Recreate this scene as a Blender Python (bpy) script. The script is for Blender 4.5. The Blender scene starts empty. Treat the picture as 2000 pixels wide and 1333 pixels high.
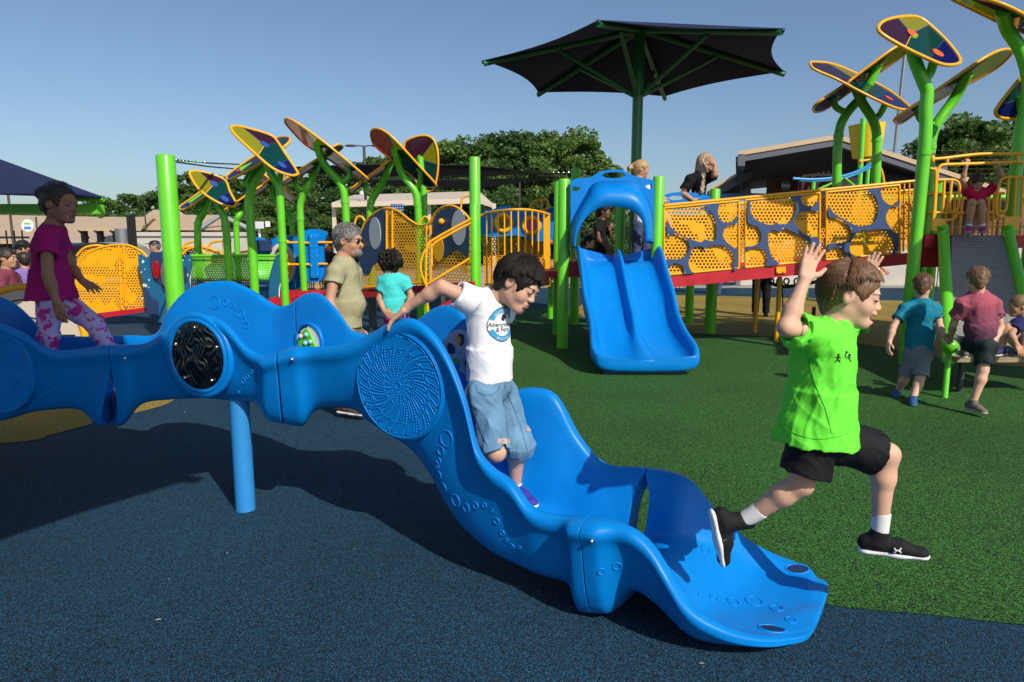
import bpy, math, random
import numpy as np
from mathutils import Vector, Matrix
from mathutils.bvhtree import BVHTree
from mathutils import noise as mnoise
random.seed(7)
R = math.radians
SC = bpy.context.scene
COL = SC.collection
# ---------------------------------------------------------------- camera
CAM_H, FPX = 1.55, 1333.0
PITCH = math.atan(196.5/1333)
cam = bpy.data.cameras.new('camera'); camo = bpy.data.objects.new('camera', cam); COL.objects.link(camo)
cam.sensor_width = 36.0; cam.lens = 36.0*FPX/2000.0; cam.clip_end = 3000; cam.clip_start = 0.05
camo.location = (0, 0, CAM_H); camo.rotation_euler = (math.pi/2-PITCH, 0, 0)
SC.camera = camo
# ---------------------------------------------------------------- sun and sky
SUN_AZ = (0.56, -0.83)          # horizontal direction towards the sun
SUN_EL = R(39)
wd = bpy.data.worlds.new('World'); SC.world = wd; wd.use_nodes = True
nt = wd.node_tree; bg = nt.nodes['Background']
sky = nt.nodes.new('ShaderNodeTexSky'); sky.sky_type = 'NISHITA'; sky.sun_disc = False
sky.sun_elevation = SUN_EL; sky.sun_rotation = math.atan2(SUN_AZ[0], SUN_AZ[1])
sky.altitude = 0; sky.air_density = 1.0; sky.dust_density = 1.3; sky.ozone_density = 4.0
nt.links.new(sky.outputs[0], bg.inputs[0]); bg.inputs[1].default_value = 0.112
sl = bpy.data.lights.new('sun', 'SUN'); sl.energy = 4.6; sl.angle = R(0.53); sl.color = (1.0, 0.93, 0.82)
so = bpy.data.objects.new('sun', sl); COL.objects.link(so)
so.rotation_euler = Vector((SUN_AZ[0]*math.cos(SUN_EL), SUN_AZ[1]*math.cos(SUN_EL), math.sin(SUN_EL))).to_track_quat('Z', 'Y').to_euler()
SC.view_settings.view_transform = 'Standard'; SC.view_settings.look = 'None'; SC.view_settings.exposure = 0.0; SC.view_settings.gamma = 1.0
SC.cycles.max_bounces = 6; SC.cycles.diffuse_bounces = 3; SC.cycles.glossy_bounces = 3; SC.cycles.transparent_max_bounces = 16
SC.cycles.transmission_bounces = 4; SC.cycles.use_denoising = True; SC.cycles.sample_clamp_indirect = 6
# ---------------------------------------------------------------- surveying: a sight line through a point of the photo
def ray(px, py):
    x = (px-1000)/FPX; y = -(py-666.5)/FPX; c, s = math.cos(PITCH), math.sin(PITCH)
    return Vector((x, c+y*s, -s+y*c))
def W(px, py, Y):                    # point at distance Y in front of the camera
    d = ray(px, py); t = Y/d.y
    return Vector((d.x*t, d.y*t, CAM_H+d.z*t))
def G(px, py, z=0.0):                # point at height z
    d = ray(px, py); t = (z-CAM_H)/d.z
    return Vector((d.x*t, d.y*t, z))
# ---------------------------------------------------------------- objects
def thing(name, label, cat, loc=(0, 0, 0), rz=0.0, group=None):
    o = bpy.data.objects.new(name, None); COL.objects.link(o); o.location = loc; o.rotation_euler = (0, 0, rz)
    o.empty_display_size = 0.1; o['label'] = label; o['category'] = cat
    if group: o['group'] = group
    return o
def tag(o, label, cat, group=None, kind=None):
    if label: o['label'] = label
    if cat: o['category'] = cat
    if group: o['group'] = group
    if kind: o['kind'] = kind
    return o
def link(me, name, mat, parent=None, label=None):
    o = bpy.data.objects.new(name, me); COL.objects.link(o)
    if mat is not None:
        for m in (mat if isinstance(mat, (list, tuple)) else [mat]): me.materials.append(m)
    if parent is not None:
        bpy.context.view_layer.update()
        me.transform(mworld(parent).inverted()); o.parent = parent
    if label: o['label'] = label
    return o
def mworld(o):
    m = o.matrix_basis.copy()
    if o.rotation_mode == 'XYZ': m = Matrix.LocRotScale(o.location, o.rotation_euler, o.scale)
    return mworld(o.parent) @ m if o.parent else m
def struct(o): o['kind'] = 'structure'; return o
class MB:
    """collects shapes in world coordinates and links them as one mesh object"""
    def __init__(s): s.v = []; s.f = []; s.mi = []; s.sm = []
    def add(s, vs, fs, mi=0, smooth=False):
        n = len(s.v); s.v += [tuple(v) for v in vs]
        for f in fs: s.f.append(tuple(i+n for i in f)); s.mi.append(mi); s.sm.append(smooth)
        return s
    def box(s, c, size, ax=None, mi=0):
        c = Vector(c); X, Y, Z = ax if ax else (Vector((1,0,0)), Vector((0,1,0)), Vector((0,0,1)))
        X = X*size[0]/2; Y = Y*size[1]/2; Z = Z*size[2]/2
        vs = [c+a*X+b*Y+d*Z for a in (-1,1) for b in (-1,1) for d in (-1,1)]
        return s.add(vs, [(0,1,3,2),(4,6,7,5),(0,4,5,1),(2,3,7,6),(0,2,6,4),(1,5,7,3)], mi)
    def tube(s, pts, r, n=12, mi=0, cap=True, smooth=True, closed=False):
        pts = [Vector(p) for p in pts]; m = len(pts)
        rs = r if isinstance(r, (list, tuple)) else [r]*m
        vs = []; fs = []; ref = None
        for i, p in enumerate(pts):
            if closed: d = pts[(i+1)%m]-pts[i-1]
            else: d = pts[min(i+1, m-1)]-pts[max(i-1, 0)]
            d = d.normalized() if d.length > 1e-9 else Vector((0,0,1))
            if ref is None: ref = Vector((0,0,1)) if abs(d.z) < .9 else Vector((1,0,0))
            u = (ref-d*ref.dot(d)).normalized(); w = d.cross(u); ref = u
            for k in range(n):
                a = 2*math.pi*k/n; vs.append(p+(u*math.cos(a)+w*math.sin(a))*rs[i])
        for i in range(m if closed else m-1):
            j = (i+1)%m
            for k in range(n): k2 = (k+1)%n; fs.append((i*n+k, i*n+k2, j*n+k2, j*n+k))
        s.add(vs, fs, mi, smooth)
        if cap and not closed: s.add(vs[:n], [tuple(range(n))[::-1]], mi); s.add(vs[-n:], [tuple(range(n))], mi)
        return s
    def post(s, base, top, r, n=20, mi=0, dome=True):
        base = Vector(base); top = Vector(top); d = (top-base).normalized()
        pts = [base, top]; rs = [r, r]
        if dome: pts += [top+d*r*.12, top+d*r*.2, top+d*r*.22]; rs += [r*.93, r*.7, r*.02]
        return s.tube(pts, rs, n, mi)
    def ball(s, c, r, n=14, mi=0, sc=(1,1,1), ax=None):
        c = Vector(c); X, Y, Z = ax if ax else (Vector((1,0,0)), Vector((0,1,0)), Vector((0,0,1)))
        vs = []; fs = []; m = n//2
        for i in range(m+1):
            t = math.pi*i/m
            for k in range(n):
                a = 2*math.pi*k/n
                vs.append(c+(X*(math.sin(t)*math.cos(a)*sc[0])+Y*(math.sin(t)*math.sin(a)*sc[1])+Z*(math.cos(t)*sc[2]))*r)
        for i in range(m):
            for k in range(n): k2 = (k+1)%n; fs.append((i*n+k, (i+1)*n+k, (i+1)*n+k2, i*n+k2))
        return s.add(vs, fs, mi, True)
    def disc(s, c, nrm, r, th, n=28, mi=0, up=(0,0,1), sx=1.0, bev=0.0):
        c = Vector(c); nrm = Vector(nrm).normalized(); u = Vector(up); u = (u-nrm*u.dot(nrm)).normalized(); w = nrm.cross(u)
        prof = [(0, 1), (th, 1)] if not bev else [(0, 1), (th-bev, 1), (th-bev*.3, 1-bev*.3/r), (th, 1-bev/r)]
        vs = []; fs = []
        for h, q in prof:
            for k in range(n):
                a = 2*math.pi*k/n; vs.append(c+nrm*h+(w*math.cos(a)*sx+u*math.sin(a))*r*q)
        for i in range(len(prof)-1):
            for k in range(n): k2 = (k+1)%n; fs.append((i*n+k, i*n+k2, (i+1)*n+k2, (i+1)*n+k))
        fs.append(tuple(range(n))[::-1]); fs.append(tuple(range((len(prof)-1)*n, len(prof)*n)))
        return s.add(vs, fs, mi)
    def ring(s, c, nrm, R_, r, n=40, m=8, mi=0, sx=1.0, up=(0,0,1)):
        c = Vector(c); nrm = Vector(nrm).normalized(); u = Vector(up); u = (u-nrm*u.dot(nrm)).normalized(); w = nrm.cross(u)
        return s.tube([c+(w*math.cos(2*math.pi*k/n)*sx+u*math.sin(2*math.pi*k/n))*R_ for k in range(n)], r, m, mi, closed=True)
    def prism(s, poly, nrm, th, mi=0, holes=None, smooth=False):
        """flat polygon (3-D points, ordered) given a thickness along nrm (centred)"""
        from mathutils.geometry import tessellate_polygon
        nrm = Vector(nrm).normalized()*th/2; loops = [[Vector(p) for p in poly]]+[[Vector(p) for p in h] for h in (holes or [])]
        flat = [p for l in loops for p in l]; tri = tessellate_polygon(loops); n = len(flat)
        vs = [p+nrm for p in flat]+[p-nrm for p in flat]; fs = []
        if len(loops) == 1: fs += [tuple(range(n)), tuple(range(n, 2*n))[::-1]]
        else:
            fs += [tuple(t) for t in tri]+[tuple(i+n for i in t[::-1]) for t in tri]
        o = 0
        s.add(vs, fs, mi); side = []
        for l in loops:
            m = len(l)
            for k in range(m): k2 = (k+1)%m; side.append((o+k, o+k+n, o+k2+n, o+k2))
            o += m
        return s.add(vs, side, mi, smooth)
    def build(s, name, mat, parent=None, label=None, subsurf=0, weld=False):
        me = bpy.data.meshes.new(name); me.from_pydata(s.v, [], s.f)
        me.polygons.foreach_set('material_index', s.mi); me.polygons.foreach_set('use_smooth', s.sm)
        if weld: weld_mesh(me)
        me.update()
        o = link(me, name, mat, parent, label)
        if subsurf:
            m = o.modifiers.new('s', 'SUBSURF'); m.levels = subsurf; m.render_levels = subsurf
        return o
def weld_mesh(me, d=1e-5):
    import bmesh
    b = bmesh.new(); b.from_mesh(me); bmesh.ops.remove_doubles(b, verts=b.verts, dist=d)
    bmesh.ops.recalc_face_normals(b, faces=b.faces); b.to_mesh(me); b.free()
def spline(pts, n=8, closed=False):
    P = [Vector((*p, 0)) if len(p) == 2 else Vector(p) for p in pts]; m = len(P); out = []
    rng = range(m) if closed else range(m-1)
    for i in rng:
        if closed: p0, p1, p2, p3 = P[i-1], P[i], P[(i+1)%m], P[(i+2)%m]
        else: p0, p1, p2, p3 = P[max(i-1,0)], P[i], P[i+1], P[min(i+2, m-1)]
        for k in range(n):
            t = k/n
            out.append(0.5*((2*p1)+(p2-p0)*t+(2*p0-5*p1+4*p2-p3)*t*t+(3*p1-p0-3*p2+p3)*t*t*t))
    if not closed: out.append(P[-1])
    return out
def copy_tree(o, parent=None):
    c = o.copy(); COL.objects.link(c); c.parent = parent
    for ch in list(o.children): copy_tree(ch, c)
    return c
# ---------------------------------------------------------------- materials
_MC = {}
def mat(name, col, rough=0.5, metal=0.0, spec=0.5, noise=0.0, nscale=20, bump=0.0, bscale=60, coat=0.0, sss=0.0, alpha=None, trans=0.0, emit=None):
    if name in _MC: return _MC[name]
    m = bpy.data.materials.new(name); m.use_nodes = True; t = m.node_tree; p = t.nodes['Principled BSDF']
    p.inputs['Base Color'].default_value = (*col, 1); p.inputs['Roughness'].default_value = rough; p.inputs['Metallic'].default_value = metal
    p.inputs['Specular IOR Level'].default_value = spec
    if coat: p.inputs['Coat Weight'].default_value = coat; p.inputs['Coat Roughness'].default_value = .15
    if sss: p.inputs['Subsurface Weight'].default_value = sss; p.inputs['Subsurface Radius'].default_value = (.012, .004, .002); p.inputs['Subsurface Scale'].default_value = 1.0
    if trans: p.inputs['Transmission Weight'].default_value = trans; p.inputs['IOR'].default_value = 1.1
    if alpha is not None: p.inputs['Alpha'].default_value = alpha
    tc = t.nodes.new('ShaderNodeTexCoord')
    if noise:
        n = t.nodes.new('ShaderNodeTexNoise'); n.inputs['Scale'].default_value = nscale; n.inputs['Detail'].default_value = 5
        t.links.new(tc.outputs['Object'], n.inputs['Vector'])
        r = t.nodes.new('ShaderNodeValToRGB'); r.color_ramp.elements[0].position = .3; r.color_ramp.elements[1].position = .7
        r.color_ramp.elements[0].color = (*[c*(1-noise) for c in col], 1); r.color_ramp.elements[1].color = (*[min(1, c*(1+noise)) for c in col], 1)
        t.links.new(n.outputs[0], r.inputs[0]); t.links.new(r.outputs[0], p.inputs['Base Color'])
        rr = t.nodes.new('ShaderNodeMapRange'); rr.inputs[3].default_value = max(0, rough-.07); rr.inputs[4].default_value = min(1, rough+.07)
        t.links.new(n.outputs[0], rr.inputs[0]); t.links.new(rr.outputs[0], p.inputs['Roughness'])
    if bump:
        n2 = t.nodes.new('ShaderNodeTexNoise'); n2.inputs['Scale'].default_value = bscale; n2.inputs['Detail'].default_value = 4
        t.links.new(tc.outputs['Object'], n2.inputs['Vector'])
        b = t.nodes.new('ShaderNodeBump'); b.inputs['Strength'].default_value = bump; b.inputs['Distance'].default_value = .01
        t.links.new(n2.outputs[0], b.inputs['Height']); t.links.new(b.outputs[0], p.inputs['Normal'])
    _MC[name] = m; return m
def node(t, typ, **kw):
    n = t.nodes.new(typ)
    for k, v in kw.items(): setattr(n, k, v)
    return n
def mathn(t, op, a, b=None, clamp=False):
    n = t.nodes.new('ShaderNodeMath'); n.operation = op; n.use_clamp = clamp
    for i, x in enumerate((a, b)):
        if x is None: continue
        if isinstance(x, (int, float)): n.inputs[i].default_value = x
        else: t.links.new(x, n.inputs[i])
    return n.outputs[0]
def granule(name, cols, scale=260, dark=.25):
    """bonded rubber granules: small cells each of its own colour over a dark binder"""
    m = bpy.data.materials.new(name); m.use_nodes = True; t = m.node_tree; p = t.nodes['Principled BSDF']
    tc = node(t, 'ShaderNodeTexCoord')
    v = node(t, 'ShaderNodeTexVoronoi'); v.inputs['Scale'].default_value = scale; t.links.new(tc.outputs['Object'], v.inputs['Vector'])
    sep = node(t, 'ShaderNodeSeparateColor'); t.links.new(v.outputs['Color'], sep.inputs[0])
    r = node(t, 'ShaderNodeValToRGB'); cr = r.color_ramp; cr.interpolation = 'CONSTANT'
    cr.elements[0].position = 0; cr.elements[0].color = (*cols[0][1], 1); pos = cols[0][0]
    for i, (w_, c) in enumerate(cols[1:]):
        e = cr.elements[1] if i == 0 else cr.elements.new(pos)
        e.position = pos; e.color = (*c, 1); pos += w_
    t.links.new(sep.outputs[0], r.inputs[0])
    n = node(t, 'ShaderNodeTexNoise'); n.inputs['Scale'].default_value = .7; n.inputs['Detail'].default_value = 6; t.links.new(tc.outputs['Object'], n.inputs['Vector'])
    mr = node(t, 'ShaderNodeMapRange'); mr.inputs[1].default_value = .3; mr.inputs[2].default_value = .7; mr.inputs[3].default_value = .8; mr.inputs[4].default_value = 1.13
    t.links.new(n.outputs[0], mr.inputs[0])
    mx = node(t, 'ShaderNodeMix', data_type='RGBA', blend_type='MULTIPLY'); mx.inputs[0].default_value = 1
    t.links.new(r.outputs[0], mx.inputs[6]); t.links.new(mr.outputs[0], mx.inputs[7]); t.links.new(mx.outputs[2], p.inputs['Base Color'])
    p.inputs['Roughness'].default_value = .85; p.inputs['Specular IOR Level'].default_value = .25
    b = node(t, 'ShaderNodeBump'); b.inputs['Strength'].default_value = .5; b.inputs['Distance'].default_value = .003; b.invert = True
    t.links.new(v.outputs['Distance'], b.inputs['Height']); t.links.new(b.outputs[0], p.inputs['Normal'])
    return m
def perf(name, col, pitch=.052, rad=.0158, rough=.4, amount=.52, nsc=3.2, seed=0.0):
    """powder-coated sheet with punched round holes in irregular patches; uses the mesh's UV in metres"""
    m = bpy.data.materials.new(name); m.use_nodes = True; t = m.node_tree; p = t.nodes['Principled BSDF']; out = t.nodes['Material Output']
    p.inputs['Base Color'].default_value = (*col, 1); p.inputs['Roughness'].default_value = rough
    uv = node(t, 'ShaderNodeUVMap'); sp = node(t, 'ShaderNodeSeparateXYZ'); t.links.new(uv.outputs[0], sp.inputs[0])
    px_, py_ = pitch, pitch*1.732
    def lat(ox, oy):
        a = mathn(t, 'SUBTRACT', mathn(t, 'FRACT', mathn(t, 'ADD', mathn(t, 'DIVIDE', sp.outputs[0], px_), 50+ox)), .5)
        b = mathn(t, 'SUBTRACT', mathn(t, 'FRACT', mathn(t, 'ADD', mathn(t, 'DIVIDE', sp.outputs[1], py_), 50+oy)), .5)
        a = mathn(t, 'MULTIPLY', a, px_); b = mathn(t, 'MULTIPLY', b, py_)
        return mathn(t, 'SQRT', mathn(t, 'ADD', mathn(t, 'MULTIPLY', a, a), mathn(t, 'MULTIPLY', b, b)))
    d = mathn(t, 'MINIMUM', lat(0, 0), lat(.5, .5))
    hole = mathn(t, 'LESS_THAN', d, rad)
    n = node(t, 'ShaderNodeTexNoise'); n.noise_dimensions = '3D'; n.inputs['Scale'].default_value = nsc; n.inputs['Detail'].default_value = 1.5
    mp = node(t, 'ShaderNodeMapping'); mp.inputs['Location'].default_value = (seed, seed*2, 0); t.links.new(uv.outputs[0], mp.inputs[0]); t.links.new(mp.outputs[0], n.inputs['Vector'])
    msk = mathn(t, 'LESS_THAN', n.outputs[0], amount)
    h = mathn(t, 'MULTIPLY', hole, msk)
    tr = node(t, 'ShaderNodeBsdfTransparent'); mx = node(t, 'ShaderNodeMixShader')
    t.links.new(h, mx.inputs[0]); t.links.new(p.outputs[0], mx.inputs[1]); t.links.new(tr.outputs[0], mx.inputs[2]); t.links.new(mx.outputs[0], out.inputs[0])
    return m
def uvplane(o, org, ux, uy):
    """UV in metres from two world axes (object unrotated data already in parent space -> use world)"""
    me = o.data; M = mworld(o); uvl = me.uv_layers.new(name='UVMap'); ux = Vector(ux); uy = Vector(uy); org = Vector(org)
    for l in me.loops:
        p = M @ me.vertices[l.vertex_index].co-org; uvl.data[l.index].uv = (p.dot(ux), p.dot(uy))
M = {}
M['green'] = mat('green_paint', (.13, .60, .018), .32, noise=.06, nscale=3, coat=.3)
M['dgreen'] = mat('dark_green_paint', (.012, .17, .035), .35, coat=.2)
M['yellow'] = mat('yellow_paint', (.93, .42, .005), .38, noise=.04, nscale=4, coat=.15)
M['red'] = mat('red_deck_coating', (.50, .012, .025), .45, noise=.12, nscale=6, bump=.15, bscale=180)
M['navy'] = mat('navy_sheet', (.02, .045, .12), .42, noise=.08)
M['teal'] = mat('teal_sheet', (.012, .12, .24), .4, noise=.06)
M['blue'] = mat('blue_polyethylene', (.0005, .20, .62), .38, spec=.28, noise=.05, nscale=9, bump=.05, bscale=240)
_t = M['blue'].node_tree; _p = _t.nodes['Principled BSDF']; _tc = node(_t, 'ShaderNodeTexCoord')
_n = node(_t, 'ShaderNodeTexNoise'); _n.inputs['Scale'].default_value = 34; _n.inputs['Detail'].default_value = 8; _n.inputs['Roughness'].default_value = .75; _n.inputs['Distortion'].default_value = 1.5
_mp = node(_t, 'ShaderNodeMapping'); _mp.inputs['Scale'].default_value = (1, .35, .8); _t.links.new(_tc.outputs['Object'], _mp.inputs[0]); _t.links.new(_mp.outputs[0], _n.inputs['Vector'])
_r = node(_t, 'ShaderNodeMapRange'); _r.inputs[1].default_value = .60; _r.inputs[2].default_value = .74; _r.inputs[4].default_value = .30; _t.links.new(_n.outputs[0], _r.inputs[0])
_old = _p.inputs['Base Color'].links[0].from_socket; _mx = node(_t, 'ShaderNodeMix', data_type='RGBA'); _t.links.new(_r.outputs[0], _mx.inputs[0]); _t.links.new(_old, _mx.inputs[6]); _mx.inputs[7].default_value = (.10, .30, .62, 1); _t.links.new(_mx.outputs[2], _p.inputs['Base Color'])
M['white'] = mat('white_sheet', (.75, .75, .73), .45)
M['grey'] = mat('grey_sheet', (.45, .47, .5), .4)
M['steel'] = mat('polished_steel', (.7, .7, .7), .18, metal=1)
M['bolt'] = mat('bolt_steel', (.75, .75, .75), .25, metal=1)
M['black'] = mat('black_plastic', (.015, .015, .017), .4)
M['charcoal'] = mat('charcoal_metal', (.05, .052, .055), .5, noise=.1)
# ================================================================ ground
blue_g = granule('blue_black_rubber', [(.36, (.004, .006, .009)), (.26, (.007, .028, .05)), (.24, (.015, .068, .125)), (.12, (.02, .13, .26)), (.03, (.08, .12, .14)), (.01, (.25, .27, .26))], 310)
green_g = granule('green_black_rubber', [(.32, (.004, .008, .004)), (.24, (.014, .06, .010)), (.27, (.035, .14, .02)), (.17, (.08, .24, .045))], 215)
tan_g = granule('tan_rubber', [(.20, (.05, .035, .012)), (.40, (.30, .20, .035)), (.30, (.42, .30, .06)), (.10, (.20, .16, .05))], 230)
far_g = mat('mown_lawn', (.07, .11, .028), .95, noise=.35, nscale=.6, bump=.6, bscale=30)
def sheet(name, pts, z, m):
    b = MB(); pts = [Vector((p[0], p[1], z)) for p in pts]
    b.add(pts, [tuple(range(len(pts)))]); return struct(b.build(name, m))
sheet('ground', [(-900, -60), (900, -60), (900, 1500), (-900, 1500)], -0.012, far_g)
sheet('pavement', [(-40, 15), (40, 15), (60, 70), (-60, 70)], -.008, mat('pale_concrete', (.34, .33, .30), .9, noise=.15, nscale=2))
sheet('play_surface_blue', [(-24, -14), (16, -14), (19, 22.5), (-24, 22.5)], 0.0, blue_g)
gp = [G(2000, 1222), G(1800, 1201), G(1600, 1180), (.75, 3.05), (.2, 3.5), (-.35, 4.2), (-.75, 5.1), (-1.05, 6.1), (-1.5, 7.3), (-1.6, 8.5), (-1.2, 11), (-.6, 14), (1.2, 16.5)]
gpe = [(1.6, 13.6), (2.8, 11.7), (4.4, 11.05), (5.2, 10.4), (6.0, 8.7), (7.2, 7.8), (9, 7.4), (13, 6.6), (13, 1.5), (6, 2.1)]
sheet('play_surface_green', spline(gp, 6)+spline(gpe, 6), .004, green_g)
tp = [(1.6, 13.2), (2.8, 11.5), (4.4, 10.9), (5.2, 10.3), (6.0, 8.6), (7.2, 7.7), (9, 7.3), (15, 7), (15, 16.2), (11, 17.3), (8.5, 18.2), (5.4, 19.3), (3.6, 19.5), (2.2, 18), (1.5, 15.5)]
sheet('play_surface_tan', spline(tp, 6, True), .008, tan_g)
tl = [G(0, 880), G(0, 868), G(100, 850), G(200, 823), G(330, 788), (-3.6, 7.1), (-4.4, 7.6), (-6, 7.9), (-9, 8), (-12, 7), (-12, 4.2), (-6, 4.4)]
sheet('play_surface_tan', spline(tl[1:], 5, True), .004, tan_g)
# ================================================================ blue crawl-and-walk climber
# stations: near rim px,py ; near underside px,py ; far rim px,py ; near distance ; far distance
ST = [(-260,655,-260,850,-240,640,4.22,4.85),(-190,600,-190,850,-150,560,4.2,4.85),(-100,588,-100,848,-80,552,4.17,4.8),(0,630,0,830,20,588,4.12,4.7),(50,652,60,813,60,620,4.1,4.67),
(90,680,100,807,92,650,4.06,4.64),(140,684,140,805,150,657,4.02,4.6),(196,674,192,812,215,656,3.98,4.57),
(232,673,238,812,262,655,3.94,4.52),(282,671,285,793,305,652,3.88,4.48),(318,650,320,789,328,606,3.83,4.44),
(350,625,350,787,372,562,3.79,4.4),(395,614,395,786,440,548,3.73,4.34),(440,630,440,790,492,566,3.66,4.27),
(485,680,485,793,540,597,3.58,4.2),(520,696,525,800,565,595,3.52,4.14),
(570,676,585,812,592,575,3.46,4.08),(625,677,635,806,625,573,3.38,4.01),(672,672,690,808,660,606,3.31,3.94),(720,653,725,835,700,652,3.25,3.87),
(757,633,758,860,790,640,3.19,3.8),(803,621,800,890,850,600,3.12,3.7),(845,648,832,935,900,604,3.06,3.6),
(880,702,858,985,930,668,3.0,3.52),(910,782,885,1028,955,740,2.94,3.47),(932,872,915,1060,985,768,2.88,3.42),
(962,913,955,1093,1030,757,2.82,3.37),(1000,940,1000,1116,1085,770,2.76,3.3),(1038,990,1052,1138,1130,850,2.7,3.24),
(1090,1006,1095,1150,1180,905,2.65,3.17),(1128,1008,1140,1168,1238,913,2.6,3.1),(1172,1012,1190,1172,1290,919,2.55,3.04),
(1230,1030,1235,1168,1345,936,2.49,2.97),(1272,1066,1275,1192,1400,1000,2.44,2.98),(1308,1124,1315,1232,1455,1050,2.38,3.0),
(1350,1190,1360,1262,1503,1078,2.34,2.97),(1425,1234,1440,1280,1549,1096,2.32,2.93),(1500,1250,1508,1281,1582,1112,2.34,2.88),(1552,1246,1556,1272,1596,1130,2.39,2.83)]
climber = thing('crawl_climber', 'long blue moulded plastic climber with wavy walls, mirror and open slide end, nearest the camera', 'climber', (-1.55, 3.79, 0))
def climber_ring(st):
    nx, ny, bx, by, fx, fy, yn, yf = st
    N = W(nx, ny, yn); B = W(bx, by, yn+.07); Fp = W(fx, fy, yf)
    A = Vector((Fp.x-N.x, Fp.y-N.y, 0)); w = A.length; A.normalize()
    zb = max(B.z, .012); base = Vector(((N.x+B.x)/2 if False else B.x, B.y, 0))-A*.07
    zn, zf = N.z, Fp.z; hn = zn-zb; hf = zf-zb
    t = min(.085, hn*.3, .06+.1*hn)             # floor thickness
    zfl = zb+max(.05, min(.11, hn*.35))
    rw = .05
    Nb = Vector((N.x, N.y, 0)); Bb = Vector((B.x, B.y, 0)); Fb = Vector((Fp.x, Fp.y, 0))
    Bf = Bb+A*(w-.16)
    def L(P, z): return Vector((P.x, P.y, z))
    e = min(1, hn/.35); ef = min(1, hf/.35)
    cut = lambda z, q: zfl+(z-zfl)*q
    pts = [L(Bb+A*.10, zb-.004), L(Bb, zb+.018), L(Bb.lerp(Nb, .5)-A*.012*e, zb+.35*hn), L(Nb-A*.0*e, zb+.62*hn), L(Nb-A*.012, zn-.07*e-.012),
           L(Nb-A*.036*e, zn-.055*e-.008), L(Nb-A*.04*e, zn-.02*e), L(Nb-A*.02*e, zn), L(Nb+A*.02, zn), L(Nb+A*.042, zn-.02*e),
           L(Nb+A*.052, max(zfl+.004, zn-.3*(zn-zfl))), L(Nb.lerp(Bb, .3)+A*.075, max(zfl+.002, zfl+.35*(zn-zfl))), L(Bb+A*.13, zfl+.012), L(Bb+A*.2, zfl),
           L((Bb+A*.2).lerp(Bf-A*.1, .5), zfl-.004), L(Bf-A*.1, zfl), L(Bf-A*.03, zfl+.012), L(Fb.lerp(Bf, .35)-A*.07, max(zfl+.002, zfl+.35*(zf-zfl))), L(Fb-A*.05, max(zfl+.004, zf-.3*(zf-zfl))),
           L(Fb-A*.042, zf-.02*ef), L(Fb-A*.02, zf), L(Fb+A*.02*ef, zf), L(Fb+A*.035*ef, zf-.02*ef), L(Fb+A*.03*ef, zf-.06*ef), L(Fb+A*.012, zf-.07*ef-.01),
           L(Fb, zb+.62*hf), L(Bf.lerp(Fb, .5)+A*.012*ef, zb+.35*hf), L(Bf, zb+.018), L(Bf-A*.10, zb-.004)]
    return pts
rings = [climber_ring(s) for s in ST]
# finer stations along the run by spline through matching ring points
def resample(rs, n):
    cols = list(zip(*rs)); out = [spline(c, n) for c in cols]
    return [list(r) for r in zip(*out)]
def flange(r, k, grow):
    c = sum(r, Vector())/len(r); o = []
    zt = max(p.z for p in r)
    for i, p in enumerate(r):
        q = p.copy()
        if i <= 6 or i >= 22: q += (Vector((p.x-c.x, p.y-c.y, 0)).normalized())*grow
        if i <= 2 or i >= 26: q.z -= grow*1.5
        o.append(q)
    return o
parts = [(0, 7), (8, 15), (16, 30), (31, 38)]
seg_names = ['trough_segment', 'trough_segment', 'trough_segment', 'slide_end']
seg_labels = ['left trough segment with cobweb panel', 'middle trough segment with round mirror and bubbles', 'descending trough segment with sand dollar panel', 'flat exit end with finger holes']
SLOT = {7: (1, 2, 12, 16, 17, 26, 27), 15: (), 30: (16, 17, 18, 25, 26, 27)}      # hand-wide gaps left between bolted ends
seg_objs = []; seg_rings = []
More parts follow.
